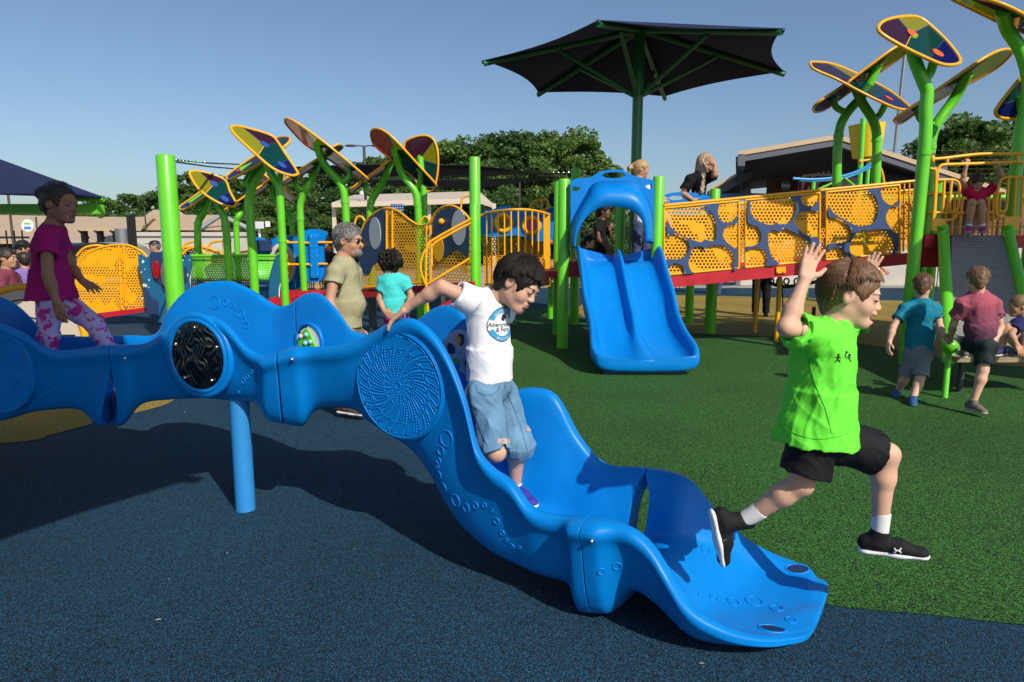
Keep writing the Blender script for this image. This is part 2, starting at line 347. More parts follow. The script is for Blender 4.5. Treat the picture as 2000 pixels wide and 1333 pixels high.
for (a, b), nm, lb in zip(parts, seg_names, seg_labels):
    rs = resample(rings[a:b+1], 4)
    # flanged lips where two segments bolt together
    def lip(rr, d):
        out = []
        for k, g in ((0, .0), (1, .028), (2, .034), (3, .034)):
            pass
        return out
    seq = []
    m = len(rs)
    for i, r in enumerate(rs):
        g = 0
        if b != 38 and i >= m-3: g = (.012, .046, .05)[i-(m-3)]
        if a != 0 and i <= 2: g = (.05, .046, .012)[i]
        seq.append(flange(r, 0, g) if g else r)
    mid_end = None
    if b != 38:                       # half way to the next segment, less a hair line
        nxt = rings[b+1]; seq += [flange([p.lerp(q, v*(.35 if k in SLOT[b] else 1)) for k, (p, q) in enumerate(zip(rings[b], nxt))], 0, .05) for v in (.40, .47, .478)]
    if a != 0:
        prv = rings[a-1]; seq = [flange([p.lerp(q, v*(.35 if k in SLOT[a-1] else 1)) for k, (p, q) in enumerate(zip(rings[a], prv))], 0, .05) for v in (.478, .47, .40)]+seq
    if b == 38:                       # rounded lip of the exit
        last = seq[-1]; c = sum(last, Vector())/len(last); d = (seq[-1][14]-seq[-5][14]); d.z = 0; d.normalize()
        for q, adv in ((.96, .03), (.84, .055), (.5, .066)):
            seq.append([Vector((c.x+(p.x-c.x)*q, c.y+(p.y-c.y)*q, c.z+(p.z-c.z)*q))+d*adv for p in last])
    n = len(seq[0]); mb = MB(); vs = [p for r in seq for p in r]; fs = []
    for i in range(len(seq)-1):
        for k in range(n): k2 = (k+1)%n; fs.append((i*n+k, (i+1)*n+k, (i+1)*n+k2, i*n+k2))
    mb.add(vs, fs, 0, True)
    capf = [(j, j+1, 13-j, 14-j) for j in range(6)]+[(6, 7, 8)]+[(28-j, 27-j, 15+j, 14+j) for j in range(6)]+[(22, 21, 20), (0, 14, 28)]
    mb.add(seq[0], capf, 0, False); mb.add(seq[-1], capf, 0, b == 38)
    o = mb.build(nm, M['blue'], climber, lb, weld=True)
    seg_objs.append(o); seg_rings.append(seq)
    md = o.modifiers.new('s', 'SUBSURF'); md.levels = 1; md.render_levels = 1
# support post
MB().tube([G(480, 995)+Vector((0,0,-.02)), G(480, 995)+Vector((0,0,.72))], .055, 28).build('support_post', mat('light_blue_post', (.03, .25, .62), .4, noise=.04), climber)
MB().tube([(.62, 2.98, -.02), (.62, 2.98, .1)], .04, 20).build('support_post', mat('light_blue_post', (.03, .25, .62), .4), climber)
MB().tube([(-3.6, 4.5, -.02), (-3.6, 4.5, .6)], .055, 20).build('support_post', mat('light_blue_post', (.03, .25, .62), .4), climber)
# ray-cast on the climber to find where things are fixed
bpy.context.view_layer.update()
def bvh_of(objs):
    vs = []; fs = []
    dg = bpy.context.evaluated_depsgraph_get()
    for o in objs:
        e = o.evaluated_get(dg); me = e.to_mesh(); k = len(vs); Mw = mworld(o)
        vs += [Mw @ v.co for v in me.vertices]; fs += [tuple(i+k for i in p.vertices) for p in me.polygons]; e.to_mesh_clear()
    return BVHTree.FromPolygons(vs, fs)
CB = bvh_of(seg_objs)
def hit(px, py, bv=None):
    d = ray(px, py).normalized(); l, n, i, t = (bv or CB).ray_cast(Vector((0, 0, CAM_H)), d)
    if l is None: return None, None
    if n.dot(d) > 0: n = -n
    return l, n
# embossed bubbles: raised rings and pips on the wall faces
def bubbles(lst, seg, rs=.0032):
    for px, py, rp in lst:
        mb = MB()
        l, n = hit(px, py)
        if l is None: continue
        r = rp*l.y/FPX; u = Vector((0,0,1)); u = (u-n*u.dot(n)).normalized(); w = n.cross(u); pts = []
        for k in range(22):
            a = 2*math.pi*k/22; q = l+(w*math.cos(a)+u*math.sin(a))*r
            ll, nn, i_, t_ = CB.ray_cast(q+n*.05, -n, .12)
            pts.append((ll if ll is not None else q)+n*.0008)
        mb.tube(pts, min(rs, r*.28), 6, closed=True).build('embossed_bubble', M['blue'], seg)
bubbles([(419,592,12.5),(441,592,6),(454,597,4),(461,604,3),(471,614,8),(477,627,5),(482,636,5.5),(475,744,6),(483,736,5),(492,727,5),(501,719,3.5),(466,767,4),
(321,735,8),(334,745,4),(343,752,5),(350,762,4)], seg_objs[1])
bubbles([(872,857,17),(861,881,9),(857,900,6),(855,911,4.5),(857,928,8.5),(866,953,10.5),(890,978,12.5),(911,992,9.5),(929,988,7),(946,987,5.5),(961,998,4),(970,1018,7),(981,1041,5.5),(990,1056,4),(1000,1067,5.5),(1015,1070,4)], seg_objs[2])
bubbles([(1205,1106,9),(1174,1117,7),(1241,1127,9),(1270,1165,17),(1305,1207,8),(1330,1226,5),(1394,1169,9),(1432,1176,12),(1473,1175,17),(1517,1189,13),(1544,1211,11),(1378,1074,10),(1368,1164,5)], seg_objs[3])
bubbles([(111,755,9),(91,765,7),(76,775,6),(62,788,9)], seg_objs[0])
# finger holes in the exit: dark discs painted as the shade inside, with a raised lip
for px, py, sx in ((1508, 1229, .05), (1557, 1112, .038)):
    l, n = hit(px, py)
    if l is not None:
        u = Vector((.75, -.1, 0)); u = (u-n*u.dot(n)).normalized(); w = n.cross(u)
        MB().ring(l+n*.001, n, .026, .005, sx=1.9, up=w).build('hole_lip', M['blue'], seg_objs[3]); MB().disc(l-n*.012, n, .0235, .0145, 28, sx=1.9, up=w).build('hole', mat('hole_painted_shade', (.002, .02, .09), .6), seg_objs[3])
# round panels
def wallframe(px, py, d=14):
    """plane of the near wall round a point"""
    l, n = hit(px, py); a, _ = hit(px-d*2, py); c, _ = hit(px+d*2, py); t, _ = hit(px, py-d*2); s_, _ = hit(px, py+d*2)
    if None in (a, c, t, s_): return l, n
    nn = (c-a).cross(t-s_).normalized()
    if nn.dot(ray(px, py)) > 0: nn = -nn
    return l, nn
mirror_m = bpy.data.materials.new('rippled_mirror'); mirror_m.use_nodes = True
t = mirror_m.node_tree; p = t.nodes['Principled BSDF']; p.inputs['Metallic'].default_value = 1; p.inputs['Roughness'].default_value = .04; p.inputs['Base Color'].default_value = (.27, .25, .22, 1)
tc = node(t, 'ShaderNodeTexCoord'); n1 = node(t, 'ShaderNodeTexNoise'); n1.inputs['Scale'].default_value = 7; n1.inputs['Detail'].default_value = 0; n1.inputs['Distortion'].default_value = 1.2
t.links.new(tc.outputs['Object'], n1.inputs['Vector'])
bm_ = node(t, 'ShaderNodeBump'); bm_.inputs['Strength'].default_value = 1; bm_.inputs['Distance'].default_value = .012; t.links.new(n1.outputs[0], bm_.inputs['Height'])
wv = node(t, 'ShaderNodeTexWave'); wv.inputs['Scale'].default_value = 9; wv.inputs['Distortion'].default_value = 12; wv.inputs['Detail'].default_value = 0; wv.inputs['Detail Scale'].default_value = 1.4
t.links.new(tc.outputs['Object'], wv.inputs['Vector'])
b2_ = node(t, 'ShaderNodeBump'); b2_.inputs['Strength'].default_value = .35; b2_.inputs['Distance'].default_value = .0048; t.links.new(wv.outputs['Fac'], b2_.inputs['Height']); t.links.new(bm_.outputs[0], b2_.inputs['Normal'])
t.links.new(b2_.outputs[0], p.inputs['Normal'])
mc, mn = wallframe(395, 694)
mn = Vector((mn.x, mn.y, mn.z*.3)).normalized(); mc = mc+mn*.03
MR = 67*mc.y/FPX
mo = MB().disc(mc, mn, MR, .006, 48).build('mirror', mirror_m, climber)
MB().ring(mc, mn, MR+.014, .015, 56, 10).ring(mc-mn*.012, mn, MR+.034, .022, 56, 10).build('mirror_surround', M['blue'], climber)
MB().disc(mc-mn*.06, mn, MR+.035, .056, 48).build('mirror_seat', M['blue'], climber)
u = Vector((0,0,1)); w = mn.cross(u).normalized()
for a in (90, 158, 22, 232, 308):
    q = mc+mn*.006+(w*math.cos(R(a))+u*math.sin(R(a)))*MR*.86; MB().disc(q, mn, .011, .004, 14).ball(q+mn*.004, .008).build('mirror_bolt', M['bolt'], mo)
def round_panel(px, py, rp, kind):
    c, n = wallframe(px, py, 20); n = Vector((n.x, n.y, n.z*.5)).normalized(); c = c+n*.018; r = rp*c.y/FPX
    root = MB().disc(c-n*.05, n, r, .05, 64, bev=.006).build(kind+'_panel', M['blue'], climber)
    mb = MB(); u = Vector((0,0,1)); u = (u-n*u.dot(n)).normalized(); w = n.cross(u)
    P = lambda a, q: c+n*.0006+(w*math.cos(a)+u*math.sin(a))*q*r
    mb.tube([P(2*math.pi*k/72, .955) for k in range(72)], .0035, 6, closed=True)
    bt = MB()
    if kind == 'sand_dollar':
        mb.tube([P(2*math.pi*k/24, .07) for k in range(24)], .003, 6, closed=True)
        N = 17
        for k in range(N):
            a0 = 2*math.pi*k/N
            sp = lambda q, da=0.0: P(a0+da+.75*(q-.1), q)
            for j in range(17):
                q = .13+.75*j/16; mb.ball(sp(q), .0045+.0022*(j/16) if q < .7 else .0035+.003*((q-.7)/.2), 8, sc=(1,1,.6), ax=(w, u, n))
            d1 = 2*math.pi/N
            # two looped cells between the arms
            for q0, q1, s0, s1 in ((.34, .62, .34, .66), (.68, .90, .24, .76)):
                lp = [sp(q0, d1*s0), sp(q0, d1*s1)]+[sp(q0+(q1-q0)*v, d1*s1) for v in (.35, .7)]+[sp(q1, d1*s1), sp(q1, d1*s0)]+[sp(q0+(q1-q0)*v, d1*s0) for v in (.7, .35)]
                mb.tube(spline(lp, 3, True), .0028, 5, closed=True)
            for j in range(4): mb.ball(P(a0+.18*j, .11+.055*j), .0036, 8, sc=(1,1,.6), ax=(w, u, n))
    else:
        hub = c+(-w*.0)
        for k in range(10):
            a0 = 2*math.pi*k/10+.2
            mb.tube([P(a0, .05), P(a0+.1, .4), P(a0+.12, .8), P(a0+.1, .92)], .0042, 6)
            for q in (.28, .46, .64, .82):
                a1 = a0+.1; a2 = a0+.1+2*math.pi/10
                mb.tube(spline([P(a1, q), P((a1+a2)/2, q*.86), P(a2, q)], 5), .0036, 6)
            bt.ring(P(a0+.1, .90)+n*.001, n, .012, .003, 14, 6)
    mb.build('ridges', M['blue'], root)
    bb = MB()
    for k in range(8 if kind == 'sand_dollar' else 10):
        q = P(2*math.pi*k/(8 if kind == 'sand_dollar' else 10)+.3, .92); bb.disc(q, n, .0055, .003, 10)
    bb.build('panel_bolts', M['bolt'], root)
    if bt.v: bt.build('web_knots', M['blue'], root)
    return root
round_panel(782, 752, 113, 'sand_dollar')
round_panel(-8, 722, 90, 'cobweb')
# bolts at the joints
for px, py in ((244, 700), (571, 702), (1156, 1056)):
    l, n = hit(px, py)
    if l is not None: MB().disc(l, n, .011, .004, 14).ball(l+n*.005, .008, 10).build('joint_bolt', M['bolt'], climber)
# play windows in the far wall
def far_disc(px, py, rp, back=.0):
    l, n = hit(px, py)
    n = Vector((n.x, n.y, 0)).normalized()
    return l+n*.004, n, rp*l.y/FPX
c, n, r = far_disc(605, 668, 36)
po = MB().disc(c-n*.02, n, r, .024, 40).build('bead_window', M['white'], climber)
MB().ring(c, n, r, .012, 44, 8).build('window_rim', M['blue'], po)
u = Vector((0,0,1)); w = n.cross(u)
gpz = [(-.62,-.7),(-.55,-.1),(-.3,.35),(-.12,.62),(.12,.7),(.35,.52),(.55,.4),(.66,.1),(.68,-.4),(.5,-.75),(0,-.85)]
MB().prism([c+n*.012+(w*a+u*b_)*r for a, b_ in spline([Vector((x, y, 0)) for x, y in gpz], 4, True) and [(q.x, q.y) for q in spline([Vector((x, y, 0)) for x, y in gpz], 4, True)]], n, .012).build('green_blob', M['green'], po)
for a, b_, m_ in ((0, .42, 0), (.45, .3, 1), (-.3, .05, 0), (.1, -.05, 0)): MB().ball(c+n*.02+(w*a+u*b_)*r, .014, 12).build('bead', [mat('pale_blue_bead', (.3, .6, .85), .3), mat('pink_bead', (.8, .45, .5), .3)][m_], po)
b = MB()
for k, rr in ((100, .009), (112, .006), (122, .008), (133, .006), (143, .011)):
    b.disc(c+n*.005+(w*-math.cos(R(k-180))*-1+u*abs(math.sin(R(k))))*r*.86, n, rr, .002, 12)
b.build('dots', M['black'], po)
l, n = hit(905, 690)
if l is not None:
    n = Vector((n.x, n.y, 0)).normalized(); c = l+n*.008; r = .125; u = Vector((0,0,1)); w = n.cross(u)
    wo = MB().disc(c-n*.02, n, r, .022, 40).build('spinning_wheel', mat('wheel_back', (.03, .05, .12), .5), climber)
    wh = MB()
    holes = []
    for k in range(5):
        a = R(18+72*k); holes.append([c+n*.006+(w*math.cos(a+da)+u*math.sin(a+da))*r*q for q, da in ((.32,-.3),(.5,-.5),(.75,-.42),(.85,-.1),(.82,.2),(.6,.35),(.38,.3))])
    wh.prism([c+n*.006+(w*math.cos(2*math.pi*k/40)+u*math.sin(2*math.pi*k/40))*r for k in range(40)], n, .01, holes=holes)
    wh.build('wheel_face', M['grey'], wo)
    MB().disc(c+n*.01, n, r*.26, .008, 24).disc(c+n*.018, n, .012, .006, 12).build('hub', M['grey'], wo)
    for k, m_ in ((150, mat('spot_red', (.5, .02, .03), .4)), (60, M['yellow']), (-60, M['green'])): MB().disc(c+n*.003+(w*math.cos(R(k))+u*math.sin(R(k)))*r*.6, n, r*.26, .002, 16).build('colour_spot', m_, wo)
# ================================================================ umbrellas
fabric = mat('navy_shade_fabric', (.006, .013, .06), .85, noise=.12, nscale=40, bump=.2, bscale=400)
def umbrella(px, Y, yapex, rad, zc, z_rim, label, rot=0.0, base=None, name='shade_umbrella', apex=None, group=None, corners=None):
    c = base or W(px, 300, Y); c = Vector((c.x, c.y, 0)); za = apex if apex else W(px, yapex, Y).z
    root = thing(name, label, 'umbrella', c, group=group)
    A = Vector((c.x, c.y, za)); P = []
    for k in range(6):
        a = rot+math.pi/3*k; P.append(Vector((c.x+rad*math.cos(a), c.y+rad*math.sin(a), z_rim)))
    n = 10; top = []; vs = []; fs = []
    def pt(i, u, v):          # u 0..1 apex->rim, v 0..1 across the gore; sides cut in a curve
        a, b = P[i], P[(i+1)%6]; e = a.lerp(b, v); mid = (a+b)/2; cut = .14*4*v*(1-v)
        e = e.lerp(Vector((c.x, c.y, e.z+.1)), cut*.55)
        q = A.lerp(e, u); q.z -= .10*math.sin(math.pi*u)*(4*v*(1-v))*.6
        return q
    for i in range(6):
        o = len(vs)
        for iu in range(n+1):
            for iv in range(n+1): vs.append(pt(i, iu/n, iv/n))
        for iu in range(n):
            for iv in range(n):
                q = o+iu*(n+1)+iv; fs.append((q, q+1, q+n+2, q+n+1))
    mb = MB().add(vs, fs, 0, False); o = mb.build('canopy', fabric, root, weld=True)
    s = o.modifiers.new('s', 'SOLIDIFY'); s.thickness = .006; s.offset = 1
    g = M['dgreen']; dn = Vector((0, 0, -.05))
    MB().tube([c, Vector((c.x, c.y, za-.12))], .085, 24).build('pole', g, root)
    for p in P:
        MB().tube([A+dn*2.4, p+dn*.9], .04, 10).build('rafter', g, root)
        MB().tube([Vector((c.x, c.y, za-1.15)), (A+dn*3.4).lerp(p+dn*1.8, .52)], .032, 10).build('strut', g, root)
    for p in P:
        MB().ball(p-Vector((0,0,.02)), .034, 10).build('corner_cap', mat('corner_webbing', (.02, .03, .06), .6), root)
    return root
_u = umbrella(1243, 11.4, 44, 2.48, 0, W(1243, 130, 11.4).z, 'large hexagonal navy shade umbrella on a dark green pole behind the double slide', rot=R(8))
# two more of the same umbrellas stand just outside the picture and throw the shade seen in it
umbrella(0, 0, 0, 3.2, 0, 3.25, 'hexagonal navy shade umbrella standing left of the photographer', rot=R(8), base=Vector((-3.0, .55, 0)), apex=4.1)
umbrella(0, 0, 0, 3.1, 0, 4.0, 'hexagonal navy shade umbrella standing right of the photographer', rot=R(20), base=Vector((9.3, 6.2, 0)), apex=5.2)
# low canopy at the left with a green beam
cp = thing('shade_canopy', 'dark navy low shade canopy on a green beam behind the girl', 'canopy', (W(-60, 400, 6.6).x, 6.6, 0))
a_, b_, c_, d_ = W(-330, 160, 7.2), W(205, 386, 6.4), W(-330, 372, 6.0), W(195, 392, 8.2)
MB().prism([W(-420, 130, 7.0), W(-60, 290, 6.5), W(205, 387, 6.2), W(150, 380, 6.0), W(-60, 378, 5.4), W(-420, 372, 5.0)], (0, -.5, .8), .01).build('canopy', fabric, cp)
p0, p1 = W(-420, 408, 6.3), W(197, 409, 6.3); ax = ((p1-p0).normalized(), Vector((0,1,0)), Vector((0,0,1)))
MB().box((p0+p1)/2, ((p1-p0).length, .12, .085), ax).build('beam', M['green'], cp)
MB().tube([W(150, 389, 6.2), W(203, 389, 6.2)], .022, 12).build('end_tube', M['green'], cp)
MB().tube([W(183, 390, 6.25), W(183, 404, 6.3)], .028, 12).build('bracket', M['green'], cp)
q = W(-420, 408, 6.3); MB().tube([(q.x, q.y, 0), (q.x, q.y, 2.0)], .07, 16).build('pole', M['green'], cp)
# ================================================================ leaf shades on bent green stems
def tint(name, col, a=.5):
    m = bpy.data.materials.new(name); m.use_nodes = True; t = m.node_tree; p = t.nodes['Principled BSDF']; out = t.nodes['Material Output']
    p.inputs['Base Color'].default_value = (*[c*.55 for c in col], 1); p.inputs['Roughness'].default_value = .12; p.inputs['Coat Weight'].default_value = .5
    tr = node(t, 'ShaderNodeBsdfTransparent'); tr.inputs[0].default_value = (*col, 1)
    mx = node(t, 'ShaderNodeMixShader'); mx.inputs[0].default_value = a
    t.links.new(p.outputs[0], mx.inputs[1]); t.links.new(tr.outputs[0], mx.inputs[2]); t.links.new(mx.outputs[0], out.inputs[0])
    return m
TN = {'olive': tint('olive_tinted_sheet', (.66, .62, .03)), 'plum': tint('plum_tinted_sheet', (.13, .03, .09)), 'teal': tint('teal_tinted_sheet', (.01, .16, .14)), 'indigo': tint('indigo_tinted_sheet', (.02, .04, .30)), 'amber': tint('amber_tinted_sheet', (.75, .22, .02))}
DISC = {'blue': mat('blue_mount_disc', (.02, .08, .30), .35), 'orange': mat('orange_mount_disc', (.8, .11, .015), .35), 'green': M['green']}
def leaf(nm_label, out, discs, trunk, branch, Y, side, cols, disc='blue', group='leaf shades', r=.064, zbase=0.0, wide=.62, cr=(0, 0)):
    """out: photo outline of the shade; its real width runs away from the viewer"""
    px = np.array(out, float); c = px.mean(0); u, s_, vt = np.linalg.svd(px-c); L = vt[0]; S = vt[1]
    if S[1] > 0: S = -S                                # short axis pointing up in the photo
    el = np.ptp((px-c)@L)*Y/FPX; es = max(1e-3, np.ptp((px-c)@S)); wtrue = max(wide*el, es*Y/FPX*1.02)
    dd = math.sqrt(max(0, wtrue**2-(es*Y/FPX)**2))*side
    g = dd/es
    def D(x, y): return W(x, y, Y+float((np.array([x, y])-c)@S)*g)
    O = spline([D(*p) for p in out], 3, True); C0 = D(*discs[0])
    t0 = Vector(D(*trunk[0])); 
    base = W(trunk[-1][0], trunk[-1][1], Y)
    fx = base.copy(); fx.z = zbase
    root = thing('leaf_shade', nm_label, 'leaf shade', (base.x, base.y, 0), group=group)
    nrm = (O[len(O)//3]-O[0]).cross(O[2*len(O)//3]-O[0]).normalized()
    if nrm.dot(ray(*discs[0])) > 0: nrm = -nrm
    MB().tube(O, .021, 8, closed=True).build('rim', M['yellow'], root)
    n = len(O); o2 = [(p.x, p.y) for p in spline([(*p, 0) for p in out], 3, True)]
    Ld = L if (np.array(discs[-1])-np.array(discs[0]))@L > 0 else -L
    ls_ = np.array([(np.array(p)-c)@Ld for p in o2]); ss_ = np.array([(np.array(p)-c)@S for p in o2]); lo_, hi_ = ls_.min(), ls_.max(); sp_n = hi_-lo_
    l1 = (np.array(discs[0])-c)@Ld; l2 = (np.array(discs[-1])-c)@Ld
    mids = lambda l: np.interp(l, *(lambda q: (q[:, 0], q[:, 1]))(np.array(sorted([(a_, b_) for a_, b_ in ((lo_, ss_[ls_.argmin()]), (hi_, ss_[ls_.argmax()]))]))))
    def near(l, sgn): k_ = [i for i in range(n) if (ss_[i]-mids(ls_[i]))*sgn >= 0]; return min(k_, key=lambda i: abs(ls_[i]-l))
    kA, kB, kC, kD, kE = near(lo_+sp_n*.12, 1), near(l1-.02*sp_n, -1), near(l1+.12*sp_n, 1), near(l2-.08*sp_n, -1), near(l2-.0*sp_n, 1)
    dirn = 1 if (kC-kA) % n < n/2 else -1
    def run(a, b):
        r_ = [a]
        while r_[-1] != b and len(r_) < n+1: r_.append((r_[-1]+dirn) % n)
        return [O[k] for k in r_]
    polys = [run(kB, kA)+[C0], run(kA, kC)+[C0], run(kC, kE)+run(kD, kB)+[C0], run(kE, kD)]
    for i, poly in enumerate(polys):
        if len(poly) > 2: MB().prism(poly, nrm, .008).build('tinted_sheet', TN[cols[i]], root)
    for q0, q1 in ((O[kA], C0), (O[kB], C0), (O[kC], C0), (O[kD], O[kE])): MB().tube([q0, q1], .007, 6).build('divider', M['yellow'] if q0 is O[kB] else M['navy'], root)
    lx = D(*(c+L*10))-D(*(c-L*10)); lx.normalize()
    for x, y in discs:
        p = D(x, y); d_ = MB().disc(p+nrm*.006, nrm, .075, .014, 24, up=lx, sx=.7, bev=.003).build('mount_disc', DISC[disc], root)
    Yt = Y if side < 0 else C0.y+.04
    if side > 0: trunk = [discs[0]]+list(trunk); fx = W(trunk[-1][0], trunk[-1][1], Yt); fx.z = zbase
    TR = [W(x, y, Yt) for x, y in trunk[1:]]
    top = D(*trunk[0])-(nrm*.03 if side > 0 else nrm*0); path = [top]+TR
    d_ = (path[-1]-path[-2]).normalized() if len(path) > 1 else Vector((0,0,-1))
    sp = spline(path, 6); sp = sp+[fx]
    MB().tube(sp, r, 16).build('stem', M['green'], root)
    k = TR[-2] if len(TR) > 1 else TR[-1]
    MB().tube([k+Vector((0,0,.03)), k-Vector((0,0,.03))], r*1.12, 16).build('sleeve_joint', M['green'], root)
    if branch:
        b0 = [W(x, y, Yt) for x, y in branch[:-1]]+[D(*(branch[-1] if side < 0 else discs[-1]))-(nrm*.03 if side > 0 else nrm*0)]
        MB().tube(spline(b0, 5), r*.72, 12).build('branch', M['green'], root)
    return root
def c6(l): return [(1400+x/2.777, y/2.777) for x, y in l]
def c2(l): return [(340+x/3.332, 200+y/3.332) for x, y in l]
RT = [('plum','olive','teal','indigo'), ('olive','plum','teal','indigo'), ('teal','olive','plum','indigo')]
leaf('leaf shade with two orange discs, on the tall stem beside the ramp', c6([(875,150),(915,112),(1010,92),(1100,98),(1180,160),(1260,240),(1318,322),(1300,350),(1230,352),(1150,322),(1020,260),(900,190)]), c6([(1057,187),(1195,293)]),
     c6([(1060,262),(1075,330),(1118,440),(1140,500),(1134,600),(1125,830),(1045,1640)]), c6([(1125,440),(1160,390),(1178,350)]), 8.4, 1, ('plum','olive','teal','indigo'), 'orange', 'leaf shades over the right-hand play structure', .072)
leaf('flat-lying leaf shade with two orange discs, lowest left of the right-hand group', c6([(507,345),(530,338),(640,352),(800,420),(930,490),(1035,572),(1035,595),(960,584),(800,510),(650,430),(530,378)]), c6([(745,432),(930,537)]),
     c6([(752,478),(790,560),(850,660),(868,760),(862,1000)]), c6([(848,655),(885,620),(905,575)]), 11.2, 1, ('plum','olive','teal','indigo'), 'orange', 'leaf shades over the right-hand play structure', .072)
leaf('leaf shade seen from below behind the flat-lying one, on the stem nearest the yellow bucket', c6([(525,600),(545,560),(700,455),(850,342),(980,250),(1025,252),(1030,285),(900,382),(720,500),(600,588),(545,608)]), c6([(880,360),(640,535)]),
     c6([(872,358),(800,505),(700,625),(660,740),(650,1010)]), c6([(695,610),(645,580),(635,530)]), 11.6, -1, ('olive','plum','teal','indigo'), 'green', 'leaf shades over the right-hand play structure', .072)
leaf('long leaf shade seen edge-on from below, right of the tall stem', c6([(965,660),(985,630),(1150,520),(1350,380),(1500,288),(1580,268),(1600,292),(1500,382),(1300,490),(1100,602),(1000,668)]), c6([(1350,410),(1090,590)]),
     c6([(1360,400),(1300,520),(1190,680),(1158,800),(1150,1010)]), c6([(1185,690),(1110,650),(1090,590)]), 10.2, -1, ('olive','plum','teal','indigo'), 'green', 'leaf shades over the right-hand play structure', .072)
leaf('leaf shade at the top right corner, cut by the frame', c6([(1262,-12),(1290,-30),(1430,-8),(1560,28),(1690,95),(1800,180),(1790,215),(1700,190),(1560,135),(1400,58)]), c6([(1550,70),(1690,150)]),
     c6([(1550,62),(1575,160),(1655,290),(1690,480),(1640,780),(1600,1180)]), c6([(1640,260),(1690,230),(1700,170)]), 8.9, -1, ('olive','plum','teal','indigo'), 'green', 'leaf shades over the right-hand play structure', .076, zbase=1.6)
leaf('leaf shade with an indigo tip at the right edge', c6([(1510,610),(1530,570),(1600,480),(1680,395),(1800,330),(1860,380),(1850,500),(1760,600),(1640,640),(1540,640)]), c6([(1650,540),(1780,430)]),
     c6([(1650,520),(1665,600),(1700,700),(1760,900),(1770,1150)]), None, 9.2, -1, ('indigo','teal','plum','olive'), 'green', 'leaf shades over the right-hand play structure', .072, zbase=1.6)
GL = 'leaf shades over the left-hand play structure'
leaf('tilted leaf shade with two blue discs, lowest left of the group', c2([(102,470),(112,452),(160,450),(250,470),(335,510),(362,580),(402,655),(392,676),(365,680),(300,660),(200,600),(140,540)]), c2([(260,535),(330,632)]),
     c2([(262,600),(295,690),(328,760),(345,900),(350,985)]), None, 12, 1, ('olive','plum','teal','indigo'), 'blue', GL)
leaf('slim dark leaf shade sloping down to the lower left', c2([(35,690),(48,672),(150,600),(235,535),(262,540),(245,575),(205,612),(120,670),(55,702)]), c2([(100,655),(225,570)]),
     c2([(235,590),(190,720),(156,790),(155,950)]), c2([(168,722),(140,705),(125,665)]), 12.8, 1, ('indigo','teal','plum','indigo'), 'blue', GL)
leaf('largest leaf shade with two blue discs, left of centre of the group', c2([(370,170),(385,158),(440,160),(600,205),(660,240),(720,330),(800,450),(796,472),(750,475),(640,430),(500,310),(400,215)]), c2([(590,280),(700,412)]),
     c2([(590,340),(635,470),(685,560),(692,660),(705,900),(725,1310)]), c2([(675,530),(690,500),(700,430)]), 10.3, 1, ('olive','plum','teal','indigo'), 'blue', GL, .058)
leaf('leaf shade with an orange disc crossing behind the largest one', c2([(340,490),(355,470),(450,400),(560,325),(660,240),(740,228),(755,245),(735,275),(650,335),(560,400),(450,462),(365,502)]), c2([(435,440),(600,320)]),
     c2([(585,400),(520,520),(488,640),(495,760),(512,990)]), c2([(495,545),(470,510),(460,450)]), 11.2, 1, ('indigo','teal','plum','teal'), 'orange', GL, .07)
leaf('leaf shade on its edge, highest and central of the left group', c2([(722,120),(735,106),(800,135),(950,240),(1100,360),(1250,488),(1250,505),(1230,512),(1100,432),(950,335),(850,272),(740,155)]), c2([(930,280),(1130,430)]),
     c2([(925,262),(975,400),(1085,535),(1112,650),(1120,800)]), c2([(1085,525),(1135,490),(1140,432)]), 12.3, -1, ('amber','olive','teal','indigo'), 'green', GL, .068)
leaf('slender leaf shade running up to the right under the highest one', c2([(690,530),(700,515),(850,420),(950,358),(1050,282),(1085,278),(1096,295),(1050,332),(900,430),(740,530)]), c2([(940,390),(790,490)]),
     c2([(945,392),(885,520),(828,640),(822,760),(846,1215)]), c2([(835,575),(795,545),(785,490)]), 12.7, -1, ('plum','olive','teal','indigo'), 'green', GL, .062)
leaf('amber leaf shade leaning left, above the wavy yellow panels', c2([(1285,185),(1330,173),(1400,210),(1500,310),(1600,420),(1702,532),(1690,552),(1640,545),(1500,442),(1400,362),(1310,285),(1285,235)]), c2([(1440,310),(1600,450)]),
     c2([(1435,300),(1480,460),(1565,575),(1585,670),(1592,800)]), c2([(1560,565),(1602,520),(1606,445)]), 12.3, -1, ('amber','olive','teal','indigo'), 'green', GL, .066)
leaf('upright plum and olive leaf shade, rightmost of the left-hand group', c2([(1500,270),(1560,230),(1640,218),(1692,250),(1716,330),(1716,450),(1692,560),(1660,582),(1600,560),(1560,480),(1510,380)]), c2([(1600,370),(1640,520)]),
     c2([(1602,360),(1612,470),(1625,600),(1632,800)]), None, 13.2, -1, ('plum','olive','teal','indigo'), 'green', GL, .062)
leaf('narrow leaf shade pointing down left between the central and the amber ones', c2([(1148,570),(1158,558),(1250,492),(1420,372),(1440,385),(1400,420),(1260,505),(1170,580)]), c2([(1400,400),(1240,510)]),
     c2([(1410,390),(1350,535),(1282,650),(1275,760)]), c2([(1295,610),(1250,580),(1240,520)]), 13, -1, ('teal','plum','indigo','teal'), 'green', GL, .066)
leaf('small leaf shade low behind the stems of the left-hand group', c2([(505,440),(530,436),(620,495),(750,590),(862,690),(855,708),(800,680),(650,575),(520,480)]), c2([(650,540),(790,650)]),
     c2([(640,530),(650,620),(730,720),(765,790),(772,880)]), c2([(735,725),(785,690),(795,650)]), 13.6, -1, ('amber','olive','teal','indigo'), 'green', GL, .055)
